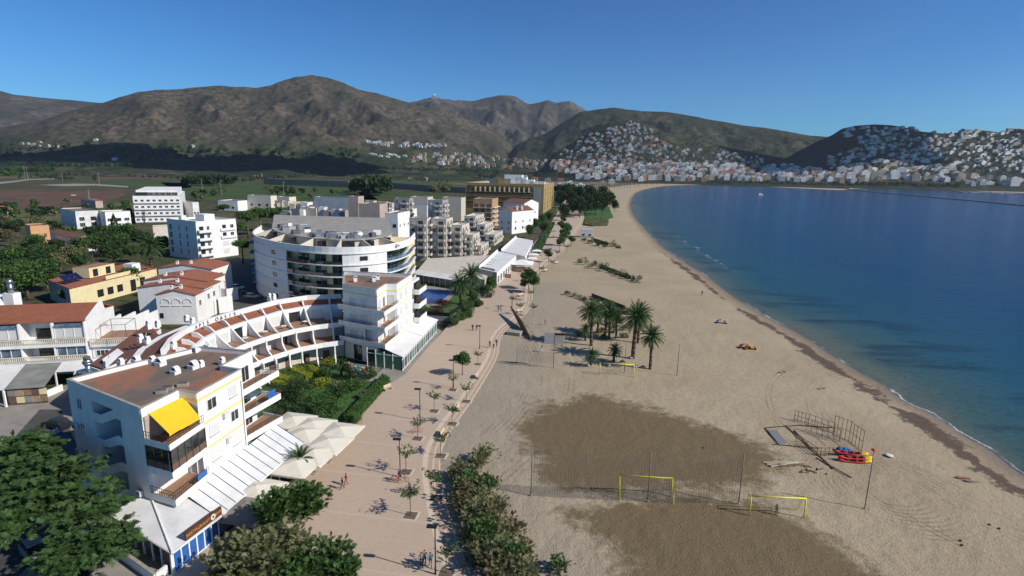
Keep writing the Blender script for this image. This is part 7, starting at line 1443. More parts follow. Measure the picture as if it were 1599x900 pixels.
person(1212, 805, 'small person standing in front of the nearer yellow goal', 'cl_tan', 'cl_grey', 60, 0, 'stand', 1.5); person(1096, 462, 'dark person walking near the waterline', 'cl_black', 'cl_black', 90); person(1192, 494, 'person in dark swimwear walking at the waters edge', 'cl_navy', 'skin', 110, -.2)
person(1503, 748, 'left sunbather lying on the sand at the right', 'skin', 'cl_red', 160, 0, 'lie'); person(1515, 753, 'right sunbather lying on the sand at the right', 'skin', 'cl_grey', 160, 0, 'lie')
person(1221, 582, 'person lying on the sand beyond the metal frames', 'cl_tan', 'cl_black', 200, 0, 'lie'); person(1282, 608, 'sunbather with towel near the seaweed line', 'skin', 'cl_black', 190, 0, 'lie'); person(1134, 506, 'person lying beside the blue and white beach shelter', 'skin', 'cl_navy', 10, 0, 'lie')
person(623, 752, 'cyclist in dark clothes with red standing at the lamp', 'cl_navy', 'cl_red', 190, .1, 'stand')
def bike(px, py, rz, lb):
    p = P(px, py, .1); o = root('bicycle', p, lb, 'bicycle', None, rad(rz))
    for x in (-.52, .52):
        mb = MB(); N_ = 18
        for k in range(N_): t0, t1 = 6.283 * k / N_, 6.283 * (k + 1) / N_; mb.bar((x + .33 * math.cos(t0), 0, .34 + .33 * math.sin(t0)), (x + .33 * math.cos(t1), 0, .34 + .33 * math.sin(t1)), .025, 'darkgrey', 4)
        for k in range(6): t0 = 6.283 * k / 6; mb.bar((x, 0, .34), (x + .32 * math.cos(t0), 0, .34 + .32 * math.sin(t0)), .008, 'metal', 3)
        mb.build('wheel', o, org=(0, 0, 0))
    mb = MB(); fr_ = [(-.52, 0, .34), (-.1, 0, .32), (-.2, 0, .85), (.36, 0, .85), (.52, 0, .34)]
    for i, j in ((0, 1), (0, 2), (1, 2), (2, 3), (1, 3), (3, 4)): mb.bar(fr_[i], fr_[j], .025, 'redplastic', 4)
    mb.build('frame', o, org=(0, 0, 0)); mb = MB(); mb.box((-.22, 0), .25, .14, .9, .95, 'darkgrey'); mb.build('saddle', o, org=(0, 0, 0)); mb = MB(); mb.bar((.33, -.25, 1.0), (.33, .25, 1.0), .02, 'darkgrey', 4); mb.bar((.36, 0, .85), (.33, 0, 1.0), .02, 'darkgrey', 4); mb.build('handlebar', o, org=(0, 0, 0))
bike(617, 754, 170, 'bicycle held by the person at the lamp'); bike(629, 751, 160, 'second bicycle on the sea side of the standing cyclist'); bike(651, 676, 200, 'bicycle leaning near a young tree pit')
# ================================================================ BEACH
# tamarisk thicket between promenade and sand
TM = [(716, 750, 2.4), (735, 765, 2.8), (745, 740, 2.0), (728, 795, 2.8), (750, 790, 2.6), (765, 770, 2.0), (742, 825, 2.9), (765, 820, 2.6), (780, 800, 1.8), (755, 855, 2.8), (780, 850, 2.4), (800, 835, 1.8), (768, 888, 2.7), (790, 880, 2.4), (815, 870, 1.8), (785, 912, 2.6), (820, 905, 2.0), (720, 775, 1.8), (735, 850, 1.6), (746, 880, 1.8), (757, 722, 2.2), (872, 893, 1.5)]
for k, (px, py, r) in enumerate(TM):
    p = P(px, py); loc = (p.x, p.y, -.05); lb = 'feathery tamarisk bush, %s counted down the thicket beside the sand' % (ORD[k] if k < 20 else ('uppermost tip', 'lone outlier')[k - 20]); shrub('tamarisk', loc, (r * .72, r * .72, r * .66), int(r * r * 400), .075, ('leaf_tam', 'leaf_mid', 'leaf_tam', 'leaf_brown')[k % 4], lb, 'bush', 'tamarisk thicket by the sand', nl=16, lobe=.42, spray=True)
# rows of dune shrubs with old wooden fences
DR = [[(886, 462), (905, 468), (925, 474), (945, 480), (960, 486), (975, 490)], [(905, 412), (922, 418), (938, 422), (955, 428), (972, 434), (988, 440)], [(912, 378), (925, 382), (935, 386), (948, 384), (958, 386)]]
RN = ['nearest row behind the palms', 'middle row', 'far row near the kiosk']
for i, L_ in enumerate(DR):
    for k, (px, py) in enumerate(L_):
        for q in range(2): p = P(px + q * 8, py + q * 3 - 1); shrub('dune_shrub', (p.x, p.y, 0), (1.3 + i * .3, 1.2 + i * .3, (.9, 1.5, 1.5)[i] * R.uniform(.7, 1.5)), 330, .16 + i * .04, ('leaf_mid', 'leaf_tam', 'leaf_dark')[(k + q) % 3], 'windblown dune shrub in the %s' % RN[i], 'shrub', 'dune shrubs, ' + RN[i], nl=6)
    a_, b_ = ((P(924, 463), P(976, 483)), (P(938, 418), P(985, 436)), (P(926, 376), P(950, 384)))[i]
    o = root('dune_fence', a_, 'dark low wooden fence among the dune shrubs, ' + RN[i], 'fence'); mb = MB(); mb.wall(a_, b_, 0, 1.0 + .3 * i, .15, 'rust'); mb.build('panel', o)
# palms
PM = [(923, 540, 'palm', 1.25, 'tall palm at the left of the palm group, crown over the left trunks'), (914, 532, 'palmshort', .8, 'slender low palm at the left edge of the palm group'), (922, 572, 'palmshort', .75, 'short palm in front of the tall left one'), (958, 566, 'palmshort', .8, 'short palm directly behind the far yellow goal'), (951, 530, 'palm', .95, 'palm in the middle back of the group'), (945, 524, 'palm', 1.0, 'thin palm furthest back in the group'), (988, 560, 'palm', 1.45, 'tallest palm with broad crown right of centre'), (996, 536, 'palm', 1.1, 'palm half hidden behind the tallest one'), (1015, 577, 'palm', 1.08, 'palm at the right end of the group leaning slightly'), (933, 520, 'palm', .9, 'left rear palm touching the dune shrubs'), (962, 528, 'palm', .85, 'dark rear palm left of the tallest')]
for px, py, kd, s, lb in PM: p = P(px, py); plant(kd, 'palm_tree', (p.x, p.y, 0), s, lb, 'palm')
p = P(902, 526); shrub('bush', (p.x, p.y, 0), (.9, .8, .7), 260, .16, 'leaf_mid', 'tiny bush on the sand left of the palms', 'bush')
for px, py in ((936, 505), (948, 508), (960, 512), (972, 516), (938, 520), (955, 520), (925, 510), (968, 505), (945, 530), (975, 528)): p = P(px, py); shrub('bush', (p.x, p.y, 0), (1.3, 1.1, .8), 330, .17, 'leaf_mid', 'low bush on the sand among the palm trunks', 'bush', 'bushes under the palms')
rk = [(918, 572), (934, 566), (950, 572), (974, 565), (992, 574), (1004, 575), (985, 560)]
for k, (px, py) in enumerate(rk): p = P(px, py); mb = MB(); mb.ball((p.x, p.y, .2), .55, 'coping', 7, 5, .6); tag(mb.build('boulder', None, org=(p.x, p.y, 0)), 'pale rock lying at the foot of the palm trunks', 'rock', 'rocks under the palms')
# poles, nets, goals
def pole(px, py, h, lb, m='galv', grp='net poles on the beach', lean=0): p = P(px, py); o = root('net_pole', p, lb, 'pole', grp); mb = MB(); mb.bar(p, p + Vector((lean, 0, h)), .06, m, 6); mb.build('post', o); mb = MB(); mb.bar(p, p + Vector((0, 0, .25)), .11, 'concrete', 6); mb.build('foot', o)
for px, py, h, lb in ((829, 775, 6.3, 'left end pole of the tall ball net on the wet sand'), (1011, 784, 6.3, 'middle pole of the tall ball net, behind the yellow goal'), (1153, 788, 6.4, 'pole just left of the nearer yellow goal'), (1350, 795, 6.5, 'pole at the right with red kayaks behind'), (1057, 587, 6.4, 'lone pole right of the palm group'), (864, 575, 7.2, 'pole with net carrying the grey boards left of the palms'), (807, 571, 3.6, 'short thick post of the volleyball net on the left'), (975, 582, 6.0, 'pole behind the far yellow goal')): pole(px, py, h, lb)
m, nt, b = new_mat('netting'); b.inputs['Base Color'].default_value = (.12, .12, .11, 1)
def net(a_, b_, z0, z1, sag, lb, n_=40, rows=14, r=.012, parts='mesh'):
    o = root('ball_net', a_, lb, 'net'); mb = MB(); L_ = (b_ - a_); top = lambda t: z1 - sag * 4 * t * (1 - t)
    for k in range(n_ + 1): t = k / n_; c = a_ + L_ * t; mb.bar((c.x, c.y, z0), (c.x, c.y, top(t)), r, 'netting', 3)
    for j in range(rows + 1):
        f_ = j / rows
        for k in range(8): t0, t1 = k / 8, (k + 1) / 8; p0, p1 = a_ + L_ * t0, a_ + L_ * t1; mb.bar((p0.x, p0.y, z0 + (top(t0) - z0) * f_), (p1.x, p1.y, z0 + (top(t1) - z0) * f_), r * (1.8 if j == rows else 1), 'netting', 3)
    mb.build('net', o)
net(P(829, 775), P(1011, 784), .1, 6.2, 1.0, 'long sagging ball net between left and middle poles', 44, 18, .011); net(P(1011, 784), P(1153, 788), .1, 6.2, .9, 'long sagging ball net between middle pole and goal pole', 36, 18, .011); net(P(807, 571), P(864, 575), 1.0, 3.2, .1, 'volleyball net left of the palms', 30, 8, .01)
o = root('notice_boards', P(868, 523), 'two grey boards hung side by side on the net pole, dark strip above one', 'board'); mb = MB(); c0_, c1_ = P(848, 575, 0), P(881, 576, 0); pz = 5.0; w_ = (c1_ - c0_); mb.wall(c0_ + w_ * .02, c0_ + w_ * .46, pz, pz + 2.2, .05, 'greywall'); mb.build('board', o); mb = MB(); mb.wall(c0_ + w_ * .5, c0_ + w_ * .98, pz, pz + 1.8, .05, 'coping'); mb.build('board', o); mb = MB(); mb.wall(c0_ + w_ * .5, c0_ + w_ * .98, pz + 1.803, pz + 2.2, .08, 'darkmetal'); mb.build('header', o)
def goal(a_, b_, back, lb):
    o = root('goal', a_, lb, 'goal', 'yellow beach football goals'); h = 2.45; d = (b_ - a_).normalized(); n = Vector((-d.y, d.x, 0)) * back
    for p in (a_, b_): mb = MB(); mb.bar(p, p + Vector((0, 0, h)), .075, 'yellowpaint', 8); mb.build('post', o)
    mb = MB(); mb.bar(a_ + Vector((0, 0, h)), b_ + Vector((0, 0, h)), .075, 'yellowpaint', 8); mb.build('crossbar', o)
    for p in (a_, b_): mb = MB(); mb.bar(p + Vector((0, 0, h)), p + n * .5 + Vector((0, 0, h)), .035, 'yellowpaint', 5); mb.bar(p + n * .5 + Vector((0, 0, h)), p + n * 1.3, .035, 'yellowpaint', 5); mb.build('stay', o)
    mb = MB(); N_ = 30
    for k in range(N_ + 1): p = a_.lerp(b_, k / N_); mb.bar(p + n * .5 + Vector((0, 0, h)), p + n * 1.3, .006, 'netting', 3)
    for j in range(12): t = j / 11; off = n * (.5 + .8 * t) + Vector((0, 0, h * (1 - t))); mb.bar(a_ + off, b_ + off, .006, 'netting', 3)
    mb.build('net', o)
goal(P(1170, 805), P(1255, 809), 1.2, 'nearest yellow goal with a person standing in front, at the bottom'); goal(P(966, 771), P(1048, 776), -1.2, 'yellow goal standing behind the sagging ball net'); goal(P(936, 586), P(989, 589), 1.2, 'furthest yellow goal, before the palm group')
# climbing frames and beach bar leftovers
def frame(pts_, h, lb, n_=6):
    o = root('metal_frame', pts_[0], lb, 'frame', 'rusty tube frames by the kayaks'); mb = MB()
    for i in range(len(pts_) - 1):
        a_, b_ = pts_[i], pts_[i + 1]
        for k in range(n_ + 1): c = a_.lerp(b_, k / n_); mb.bar(c, c + Vector((0, 0, h)), .035, 'rust', 4)
        for z in (.15, h * .5, h): mb.bar(a_ + Vector((0, 0, z)), b_ + Vector((0, 0, z)), .035, 'rust', 4)
    mb.build('tube_work', o)
frame([P(1300, 680), P(1325, 690), P(1345, 706)], 3.2, 'tall upright rusty tube frame behind the kayaks, two bays', 4); frame([P(1302, 676), P(1262, 662), P(1240, 656)], 1.6, 'low tangled tube frame on the seaward side', 4); frame([P(1243, 690), P(1275, 712), P(1300, 712)], 1.2, 'low tube frame running to the kayaks', 4); frame([P(1258, 672), P(1310, 690)], 1.9, 'thin tube frame in the middle of the heap', 6)
o = root('metal_frame', P(1240, 690), 'long flat rusty frame lying diagonally on the sand', 'frame'); mb = MB()
for (a_, b_) in (((1195, 668), (1216, 694)), ((1195, 668), (1250, 664)), ((1226, 664), (1302, 732)), ((1240, 672), (1278, 711)), ((1275, 715), (1330, 746)), ((1208, 694), (1280, 700)), ((1245, 664), (1300, 668))): mb.bar(P(*a_, .12), P(*b_, .12), .07, 'rust', 4)
mb.build('tube_work', o)
for k in range(7): p0, p1 = P(1192 + k * 2, 722 + k * 1.1, .1), P(1255 - k * 3, 722 + (k * 5) % 7, .12); mb = MB(); mb.bar(p0, p1, .06, 'wood' if k % 3 else 'canvas', 4); tag(mb.build('plank', None, org=p0), 'long thin wooden plank in the pile left of the kayaks', 'plank', 'planks lying on the sand')
for k in range(9): x = 1252 + (k % 3) * 9 + k; y = 738 - (k // 3) * 4; p = P(x, y, .1); a_ = k * 1.3; mb = MB(); mb.bar(p, p + Vector((math.cos(a_), math.sin(a_), .1)) * 1.0, .07, 'rust' if k % 2 else 'wood', 4); tag(mb.build('log', None, org=p), 'short wooden stump in the small scrap heap', 'log', 'wood scraps on the sand')
o = root('tarpaulin', P(1210, 683), 'dark blue grey net tarp lying flat beside the frame', 'tarp'); mb = MB(); mb.prism(pxpoly([(1198, 672), (1213, 672), (1228, 693), (1212, 695)]), .02, .07, 'cl_grey'); mb.build('sheet', o)
o = root('tarpaulin', P(1315, 703), 'crumpled blue tarpaulin behind the kayaks', 'tarp'); mb = MB(); c = P(1318, 703, .35)
for k in range(7): mb.ball(c + Vector((R.uniform(-1.3, 1.3), R.uniform(-.5, .5), -.1)), .5, 'bluecloth', 7, 4, .6)
mb.build('sheet', o)
def kayak(px, py, rz, m1, lb, z=.25, tilt=0):
    p = P(px, py, 0); o = root('kayak', (p.x, p.y, 0), lb, 'kayak', 'kayaks stacked on the sand', rad(rz)); mb = MB(); N_ = 14; L_ = 4.4; i0 = None; k_ = mb.mi(m1); k2 = mb.mi('yellow'); ring = []
    for j in range(N_ + 1):
        t = j / N_; x = (t - .5) * L_; w_ = .42 * math.sin(math.pi * min(max(t * .94 + .03, .02), .98)) ** .6; hh_ = .30 + .18 * abs(2 * t - 1) ** 3; ring.append([(x, -w_, z + hh_), (x, -w_ * .85, z + .1), (x, 0, z + .0 + .12 * abs(2 * t - 1) ** 4), (x, w_ * .85, z + .1), (x, w_, z + hh_), (x, w_ * .55, z + hh_ - (.14 if .2 < t < .8 else .0)), (x, -w_ * .55, z + hh_ - (.14 if .2 < t < .8 else .0))])
    for j, r_ in enumerate(ring): mb.v += r_
    for j in range(N_):
        for q in range(7): mb.f.append((j * 7 + q, j * 7 + (q + 1) % 7, (j + 1) * 7 + (q + 1) % 7, (j + 1) * 7 + q)); mb.m.append(k2 if j > N_ * .72 else k_); mb.smooth.append(True)
    mb.f += [tuple(range(7))[::-1], tuple(range(N_ * 7, N_ * 7 + 7))]; mb.m += [k_, k2]; mb.smooth += [False] * 2; mb.build('hull', o, org=(0, 0, 0)); mb = MB()
    for x in (-.9, .2, 1.1): mb.box((x, 0), .28, .5, z + .25, z + .48, 'darkgrey'); s_ = mb.build('seat', o, org=(0, 0, 0)); mb = MB()
kayak(1334, 722, -4, 'redplastic', 'lower red and yellow kayak in front of the tube frames', .0); kayak(1334, 721, -2, 'redplastic', 'red and yellow kayak lying on top of the front one', .36); kayak(1328, 713, -8, 'redplastic', 'red kayak behind the two stacked ones, topmost at the back', .3)
p = P(1388, 713); o = root('surfboard', p, 'white round bottomed board lying alone right of the kayaks', 'surfboard'); mb = MB(); mb.ball((p.x, p.y, .2), .55, 'cl_white', 12, 6, .22); mb.build('deck', o)
p = P(1363, 712); o = root('buoy', p, 'small red float beside the pole near the kayaks', 'buoy'); mb = MB(); mb.ball((p.x, p.y, .9), .35, 'redplastic', 10, 6, .5); mb.bar(p, (p.x, p.y, .9), .04, 'rust', 4); mb.build('float', o)
def shelter(px, py, m1, m2, lb):
    p = P(px, py); o = root('beach_shelter', p, lb, 'beach shelter'); mb = MB()
    for k in range(6): t0, t1 = math.pi * k / 6, math.pi * (k + 1) / 6; mb.hexa([(p.x + math.cos(t0) * 1.2, p.y - .5, math.sin(t0) * 1.1), (p.x + math.cos(t1) * 1.2, p.y - .5, math.sin(t1) * 1.1), (p.x + math.cos(t1) * 1.2, p.y + .7, math.sin(t1) * .9), (p.x + math.cos(t0) * 1.2, p.y + .7, math.sin(t0) * .9)], [(p.x + math.cos(t0) * 1.15, p.y - .5, math.sin(t0) * 1.05), (p.x + math.cos(t1) * 1.15, p.y - .5, math.sin(t1) * 1.05), (p.x + math.cos(t1) * 1.15, p.y + .7, math.sin(t1) * .85), (p.x + math.cos(t0) * 1.15, p.y + .7, math.sin(t0) * .85)], m1 if k % 2 else m2)
    mb.build('cover', o)
shelter(1172, 546, 'yellow', 'yellow', 'yellow half round beach shelter beside the red one'); shelter(1163, 544, 'redplastic', 'redplastic', 'red beach shelter left of the yellow one'); shelter(1126, 505, 'cl_blue', 'cl_white', 'blue and white striped beach shelter')
# kiosk by the dune shrubs
kp, kz = fbox(906, 926, 371, 358, 5, -9); b = Bld('beach_kiosk', 'small white kiosk with reddish base standing on the sand by the dune shrubs', kp, 0, kz, 'white2', 'roofsheet', .15, 'kiosk'); b.band(0, .05, .9, 'pinkwall', 'base_panel', off=.05); b.row(0, 2, 1.2, 1.4, 1.0, 'dark')
for k, (px, py) in enumerate(((1545, 820), (1560, 826), (1500, 845), (1502, 852), (1290, 741), (1098, 700))): p = P(px, py); mb = MB(); mb.ball((p.x, p.y, .06), .16, 'seaweed', 6, 4, .5); tag(mb.build('driftwood', None, org=p), 'dark scrap lying on the right part of the beach', 'debris', 'scraps on the sand')
# ================================================================ THE PLAIN
def field(name, pts, m, z=.02): sheet(name, pxpoly(pts), z, m)
field('field', [(-160, 297), (60, 298), (188, 298), (196, 306), (150, 318), (60, 326), (-160, 332)], 'ploughed', .0)
field('field', [(158, 281), (290, 284), (300, 293), (250, 297), (160, 290)], 'crop', .0)
field('field', [(150, 270), (258, 268), (262, 279), (156, 280)], 'ploughed', .0)
field('field', [(250, 285), (560, 292), (600, 318), (300, 312)], 'crop', .0); field('field', [(590, 267), (780, 272), (760, 287), (600, 284)], 'crop', .0); field('field', [(560, 300), (700, 303), (720, 312), (560, 312)], 'crop', .0)
field('field', [(-160, 268), (140, 268), (150, 276), (60, 277), (-160, 284)], 'drygrass', .0); field('field', [(300, 262), (470, 266), (470, 274), (290, 272)], 'drygrass', .0)
field('field', [(-100, 330), (100, 326), (190, 316), (260, 318), (300, 340), (100, 345), (-100, 352)], 'drygrass', .0)
field('country_road', [(-40, 292), (20, 285), (45, 281.5), (86, 280), (86, 278.8), (44, 280), (18, 283), (-40, 288)], 'pavement', .03); field('country_road', [(60, 289), (115, 287), (150, 287.5), (200, 291), (200, 293), (150, 290), (100, 291)], 'pavement', .03)
field('country_road', [(430, 272), (530, 263), (700, 267), (700, 266), (530, 262), (430, 270.5)], 'pavement', .03)
field('park_lawn', [(868, 332), (866, 322), (905, 316), (950, 322), (958, 340), (930, 350), (905, 348)], 'lawn', .02)
LM = [(90, 'behind the small left houses'), (190, 'by the brown field'), (290, 'behind the stepped white block'), (380, 'behind the white five storey block'), (470, 'beyond the umbrella pines'), (560, 'beyond the long cream building'), (650, 'beyond the curved building'), (740, 'beyond the beige wings'), (870, 'behind the ochre hotel'), (930, 'above the dark pine grove'), (985, 'where the bay shore bends'), (1050, 'left along the bay head'), (1120, 'midway along the bay head'), (1200, 'right along the bay head'), (1310, 'below the dark saddle'), (1400, 'left side of the right hill'), (1500, 'middle of the right hill'), (9999, 'right side of the right hill')]
def where(x, y):
    w_ = next(l for lim, l in LM if x < lim)
    if y < (232 if x < 700 else 258): w_ += ', upslope'
    return w_
# far trees: the 280 that show largest as trees, the rest one wood
pts_t = []
def scatter(poly, n, kinds, smin=.7, smax=1.3):
    xs = [p[0] for p in poly]; ys = [p[1] for p in poly]; c = 0; k = 0
    while c < n and k < n * 30:
        k += 1; x, y = R.uniform(min(xs), max(xs)), R.uniform(min(ys), max(ys))
        if inpoly(np.array([[x, y]]), poly)[0]:
            h = hit(x, y)
            if h is not None: pts_t.append((h, R.choice(kinds), R.uniform(smin, smax))); c += 1
def row(a, b, n, kinds, s=1.0, jit=1.5):
    for k in range(n):
        t = k / max(n - 1, 1); h = hit(a[0] + (b[0] - a[0]) * t + R.uniform(-jit, jit), a[1] + (b[1] - a[1]) * t + R.uniform(-.5, .5))
        if h is not None: pts_t.append((h, R.choice(kinds), s * R.uniform(.8, 1.25)))
FK = ['far', 'far2', 'farolive']
scatter([(-60, 318), (120, 318), (195, 322), (260, 300), (290, 318), (190, 345), (-60, 345)], 60, FK, .6, 1.0)
scatter([(0, 350), (100, 345), (110, 375), (0, 390)], 14, FK, .7, 1.1)
row((0, 270), (85, 268), 22, ['far2', 'far'], 1.9); row((-40, 274), (30, 276), 12, ['far2'], 2.0); row((60, 277), (112, 282), 12, ['farolive', 'far'], 1.1); row((30, 278), (140, 273), 12, FK, 1.0)
row((0, 259), (420, 262), 60, ['far'], 1.6, 3); row((290, 290), (362, 290), 18, ['far'], 2.4, 4); row((365, 284), (470, 277), 18, FK, 1.2); row((200, 276), (300, 281), 10, FK, 1.0)
scatter([(552, 298), (596, 298), (602, 306), (552, 306)], 13, ['far'], 3.2, 4.2); scatter([(668, 296), (704, 296), (704, 304), (668, 304)], 8, ['farolive'], 2.0, 2.5); row((750, 278), (772, 278), 5, ['far'], 2.3); row((640, 283), (700, 284), 7, FK, 1.0); row((480, 272), (600, 279), 20, FK, 1.2)
row((540, 263), (770, 268), 45, ['far2', 'far', 'farolive'], 1.5, 2); row((770, 272), (900, 276), 30, ['far'], 1.5, 2); scatter([(410, 295), (520, 300), (560, 312), (430, 312)], 18, FK, .9, 1.4); row((780, 290), (880, 292), 18, ['far'], 1.4, 3)
scatter([(300, 300), (370, 300), (360, 318), (300, 316)], 10, FK, 1, 1.6); scatter([(865, 300), (905, 296), (930, 300), (900, 310)], 22, ['far'], 1.5, 2.2)
row((1110, 285.5), (1330, 290), 55, ['far', 'far2'], 1.1, 2); row((1330, 289), (1500, 292), 40, ['far2', 'far'], 1.5, 3)
scatter([(870, 240), (905, 215), (950, 197), (985, 190), (1040, 212), (1190, 245), (1190, 262), (860, 262)], 150, ['far'], 1.0, 1.7)
scatter([(1290, 225), (1340, 198), (1420, 200), (1599, 204), (1640, 275), (1310, 278)], 260, ['far'], 1.1, 2.0)
scatter([(640, 250), (900, 258), (1300, 268), (1300, 284), (900, 278), (640, 262)], 90, ['far', 'far2'], 1.0, 1.6)
scatter([(-80, 226), (560, 236), (560, 256), (-80, 248)], 220, ['far'], 1.6, 3.0)
def order(items): return sorted(items, key=lambda it: -it[2] / max(it[0].xy.length, 1))
lst = order(pts_t); TL = {'far': 'dark round tree far off on the plain or the town hills', 'far2': 'mid green tree far off among the fields and houses', 'farolive': 'small grey green tree far off in the fields'}
FIELD_L = [(300, 'left of the stepped white block in the fields'), (620, 'behind the roofs in the middle fields'), (900, 'behind the ochre hotel'), (1200, 'above the far town beach'), (1700, 'on the right hand town hill')]
for h, kd, s in lst[:290]:
    wh = where(*proj(h)); cl = {'far': 'dark round tree', 'far2': 'mid green tree', 'farolive': 'grey green small tree'}[kd]
    plant(kd, 'tree', (h.x, h.y, h.z - .2 - max(0, s - 1.3) * 1.1), s, cl + ' ' + wh, 'tree', 'far trees ' + wh)
V = []; Fc = []; off = 0
for h, kd, s in lst[290:]:
    me = proto(kd, KINDS[kd])[1]; n = len(me.vertices); co = np.empty(n * 3); me.vertices.foreach_get('co', co); co = co.reshape(-1, 3)[:4 * 90]; a = R.uniform(0, 6.28); ca_, sa_ = math.cos(a), math.sin(a)
    co = np.stack([co[:, 0] * ca_ - co[:, 1] * sa_, co[:, 0] * sa_ + co[:, 1] * ca_, co[:, 2]], 1) * s * 1.25; V.append(co + np.array([h.x, h.y, h.z - 1.5])); Fc.append(np.arange(len(co)).reshape(-1, 4) + off); off += len(co)
o = leafmesh('distant_wood', np.concatenate(V), np.concatenate(Fc), 'leaf_dark'); tag(o, 'far off trees dotted over the plain and the town hills', 'wood', kind='stuff')
# poplar, poles
p = P(150, 290); plant('poplar', 'poplar_tree', (p.x, p.y, 0), 1.5, 'tall upright poplar alone at the edge of the brown field', 'poplar'); p = P(236, 282); plant('poplar', 'tree', (p.x, p.y, 0), .8, 'small upright tree at the far side of the green field', 'tree')
for k, (px, py, s) in enumerate(((44, 281, 24), (40, 281, 26), (156, 292, 20), (316, 296, 15), (346, 305, 18), (444, 312, 20), (141, 322, 14), (98, 282, 16))):
    p = P(px, py); o = root('utility_pole', p, ['right one of the two tall pale poles by the curved country road', 'left one of the two tall pale poles by the curved country road', 'pole beside the lone poplar', 'thin pole in the dark field right of the stepped block', 'taller pole right of the one in the dark field', 'lattice pole before the long dark wall', 'mast over the salmon roofed low house', 'pole by the dark bushes on the country road'][k], 'pole'); mb = MB(); mb.bar(p, p + Vector((0, 0, s)), .28, 'concrete', 5, .18); mb.build('mast', o); mb = MB(); mb.box(p, 2.4, .3, s - 1.5, s - 1.2, 'concrete'); mb.build('crossarm', o)
# ruins and fortress walls
def ruin(px, py, w_, h_, label, seed):
    rr = random.Random(seed); p = P(px, py); o = root('ruin', p, label, 'ruin'); mb = MB()
    for k in range(5):
        x = -w_ / 2 + w_ * k / 4; hh_ = h_ * rr.uniform(.35, 1.0); a_ = p + Vector((x, 0, 0)); mb.wall(a_, a_ + Vector((w_ / 4 * .9, rr.uniform(-4, 4), 0)), 0, hh_, 1.6, 'stoneruin')
        mb.wall(a_, a_ + Vector((rr.uniform(-3, 3), rr.uniform(5, 12), 0)), 0, hh_ * rr.uniform(.6, 1.2), 1.6, 'stoneruin')
    mb.build('broken_wall', o)
ruin(496, 270, 22, 20, 'tall broken church ruin in the fields above the flat roofs', 1); ruin(515, 271, 22, 15, 'broken ruin walls directly right of the tall church ruin', 2); ruin(598, 276, 16, 15, 'ruined wall stub left of the green park', 3); ruin(621, 274, 22, 13, 'ruin with openings on the green park', 4); ruin(638, 281, 11, 9, 'low round ruin stub on the green park', 5); ruin(664, 282, 9, 12, 'small overgrown ruin tower on the green park', 6); ruin(400, 277, 26, 12, 'shaded ruin walls left of the church ruin', 7)
for (a_, b_, h_, lb) in (((413, 288), (545, 293), 11, 'long dark fortress wall in shade left of the big dark trees'), ((600, 293), (682, 300), 10, 'long dark fortress wall in shade right of the big dark trees'), ((690, 300), (735, 302), 9, 'short fortress wall running to the ochre hotel')):
    o = root('fortress_wall', P(*a_), lb, 'wall'); mb = MB(); mb.wall(P(*a_), P(*b_), 0, h_, 3, 'stoneruin'); mb.build('wall', o)
# ================================================================ FAR BUILDINGS
M('tw_white', (0.76, 0.75, 0.72), (0.64, 0.63, 0.60), .02, kind='World'); M('tw_cream', (0.52, 0.45, 0.34), (0.42, 0.36, 0.28), .02, kind='World'); M('tw_orange', (0.46, 0.28, 0.16), (0.38, 0.22, 0.13), .02, kind='World'); M('tw_grey', (0.34, 0.33, 0.32), (0.26, 0.25, 0.25), .02, kind='World'); M('tw_pink', (0.42, 0.32, 0.27), None, .02, kind='World')
TWC = {}
def townhouse_mesh(m, roof, w_, d_, h_, fl, nw):
    k = (m, roof, w_, d_, h_)
    if k in TWC: return TWC[k]
    mb = MB(); mb.prism([(-w_ / 2, -d_ / 2), (w_ / 2, -d_ / 2), (w_ / 2, d_ / 2), (-w_ / 2, d_ / 2)], -3, h_, m, 'tilesfar' if roof == 'flat_t' else None)
    if roof == 'gable':
        i = len(mb.v); o_ = .4; mb.v += [(-w_ / 2 - o_, -d_ / 2 - o_, h_), (w_ / 2 + o_, -d_ / 2 - o_, h_), (w_ / 2 + o_, d_ / 2 + o_, h_), (-w_ / 2 - o_, d_ / 2 + o_, h_), (-w_ / 2 - o_, 0, h_ + d_ * .2), (w_ / 2 + o_, 0, h_ + d_ * .2)]
        kk = mb.mi('tilesfar'); mb.f += [(i, i + 1, i + 5, i + 4), (i + 2, i + 3, i + 4, i + 5), (i, i + 4, i + 3), (i + 1, i + 2, i + 5)]; mb.m += [kk] * 4; mb.smooth += [False] * 4
    else: mb.prism([(-w_ * .1, -d_ * .2), (w_ * .25, -d_ * .2), (w_ * .25, d_ * .2), (-w_ * .1, d_ * .2)], h_, h_ + 2.2, m)
    for f_ in range(fl):
        z = h_ - (f_ + 1) * h_ / fl + h_ / fl * .25
        for (ax, L_, sgn) in ((0, w_, -1), (1, d_, 1), (1, d_, -1)):
            n_ = max(2, int(L_ / 4))
            for q in range(n_):
                c = -L_ / 2 + L_ * (q + .5) / n_; ww = min(1.0, L_ / n_ * .28)
                if ax == 0: y = -d_ / 2 - .06; mb.face([(c - ww, y, z), (c + ww, y, z), (c + ww, y, z + 1.7), (c - ww, y, z + 1.7)], 'glass')
                else:
                    x = sgn * (w_ / 2 + .06); r_ = [(x, c - ww, z), (x, c + ww, z), (x, c + ww, z + 1.7), (x, c - ww, z + 1.7)]; mb.face(r_ if sgn > 0 else r_[::-1], 'glass')
    o = mb.build('town_house'); TWC[k] = o.data; D.objects.remove(o); return TWC[k]
TW = []
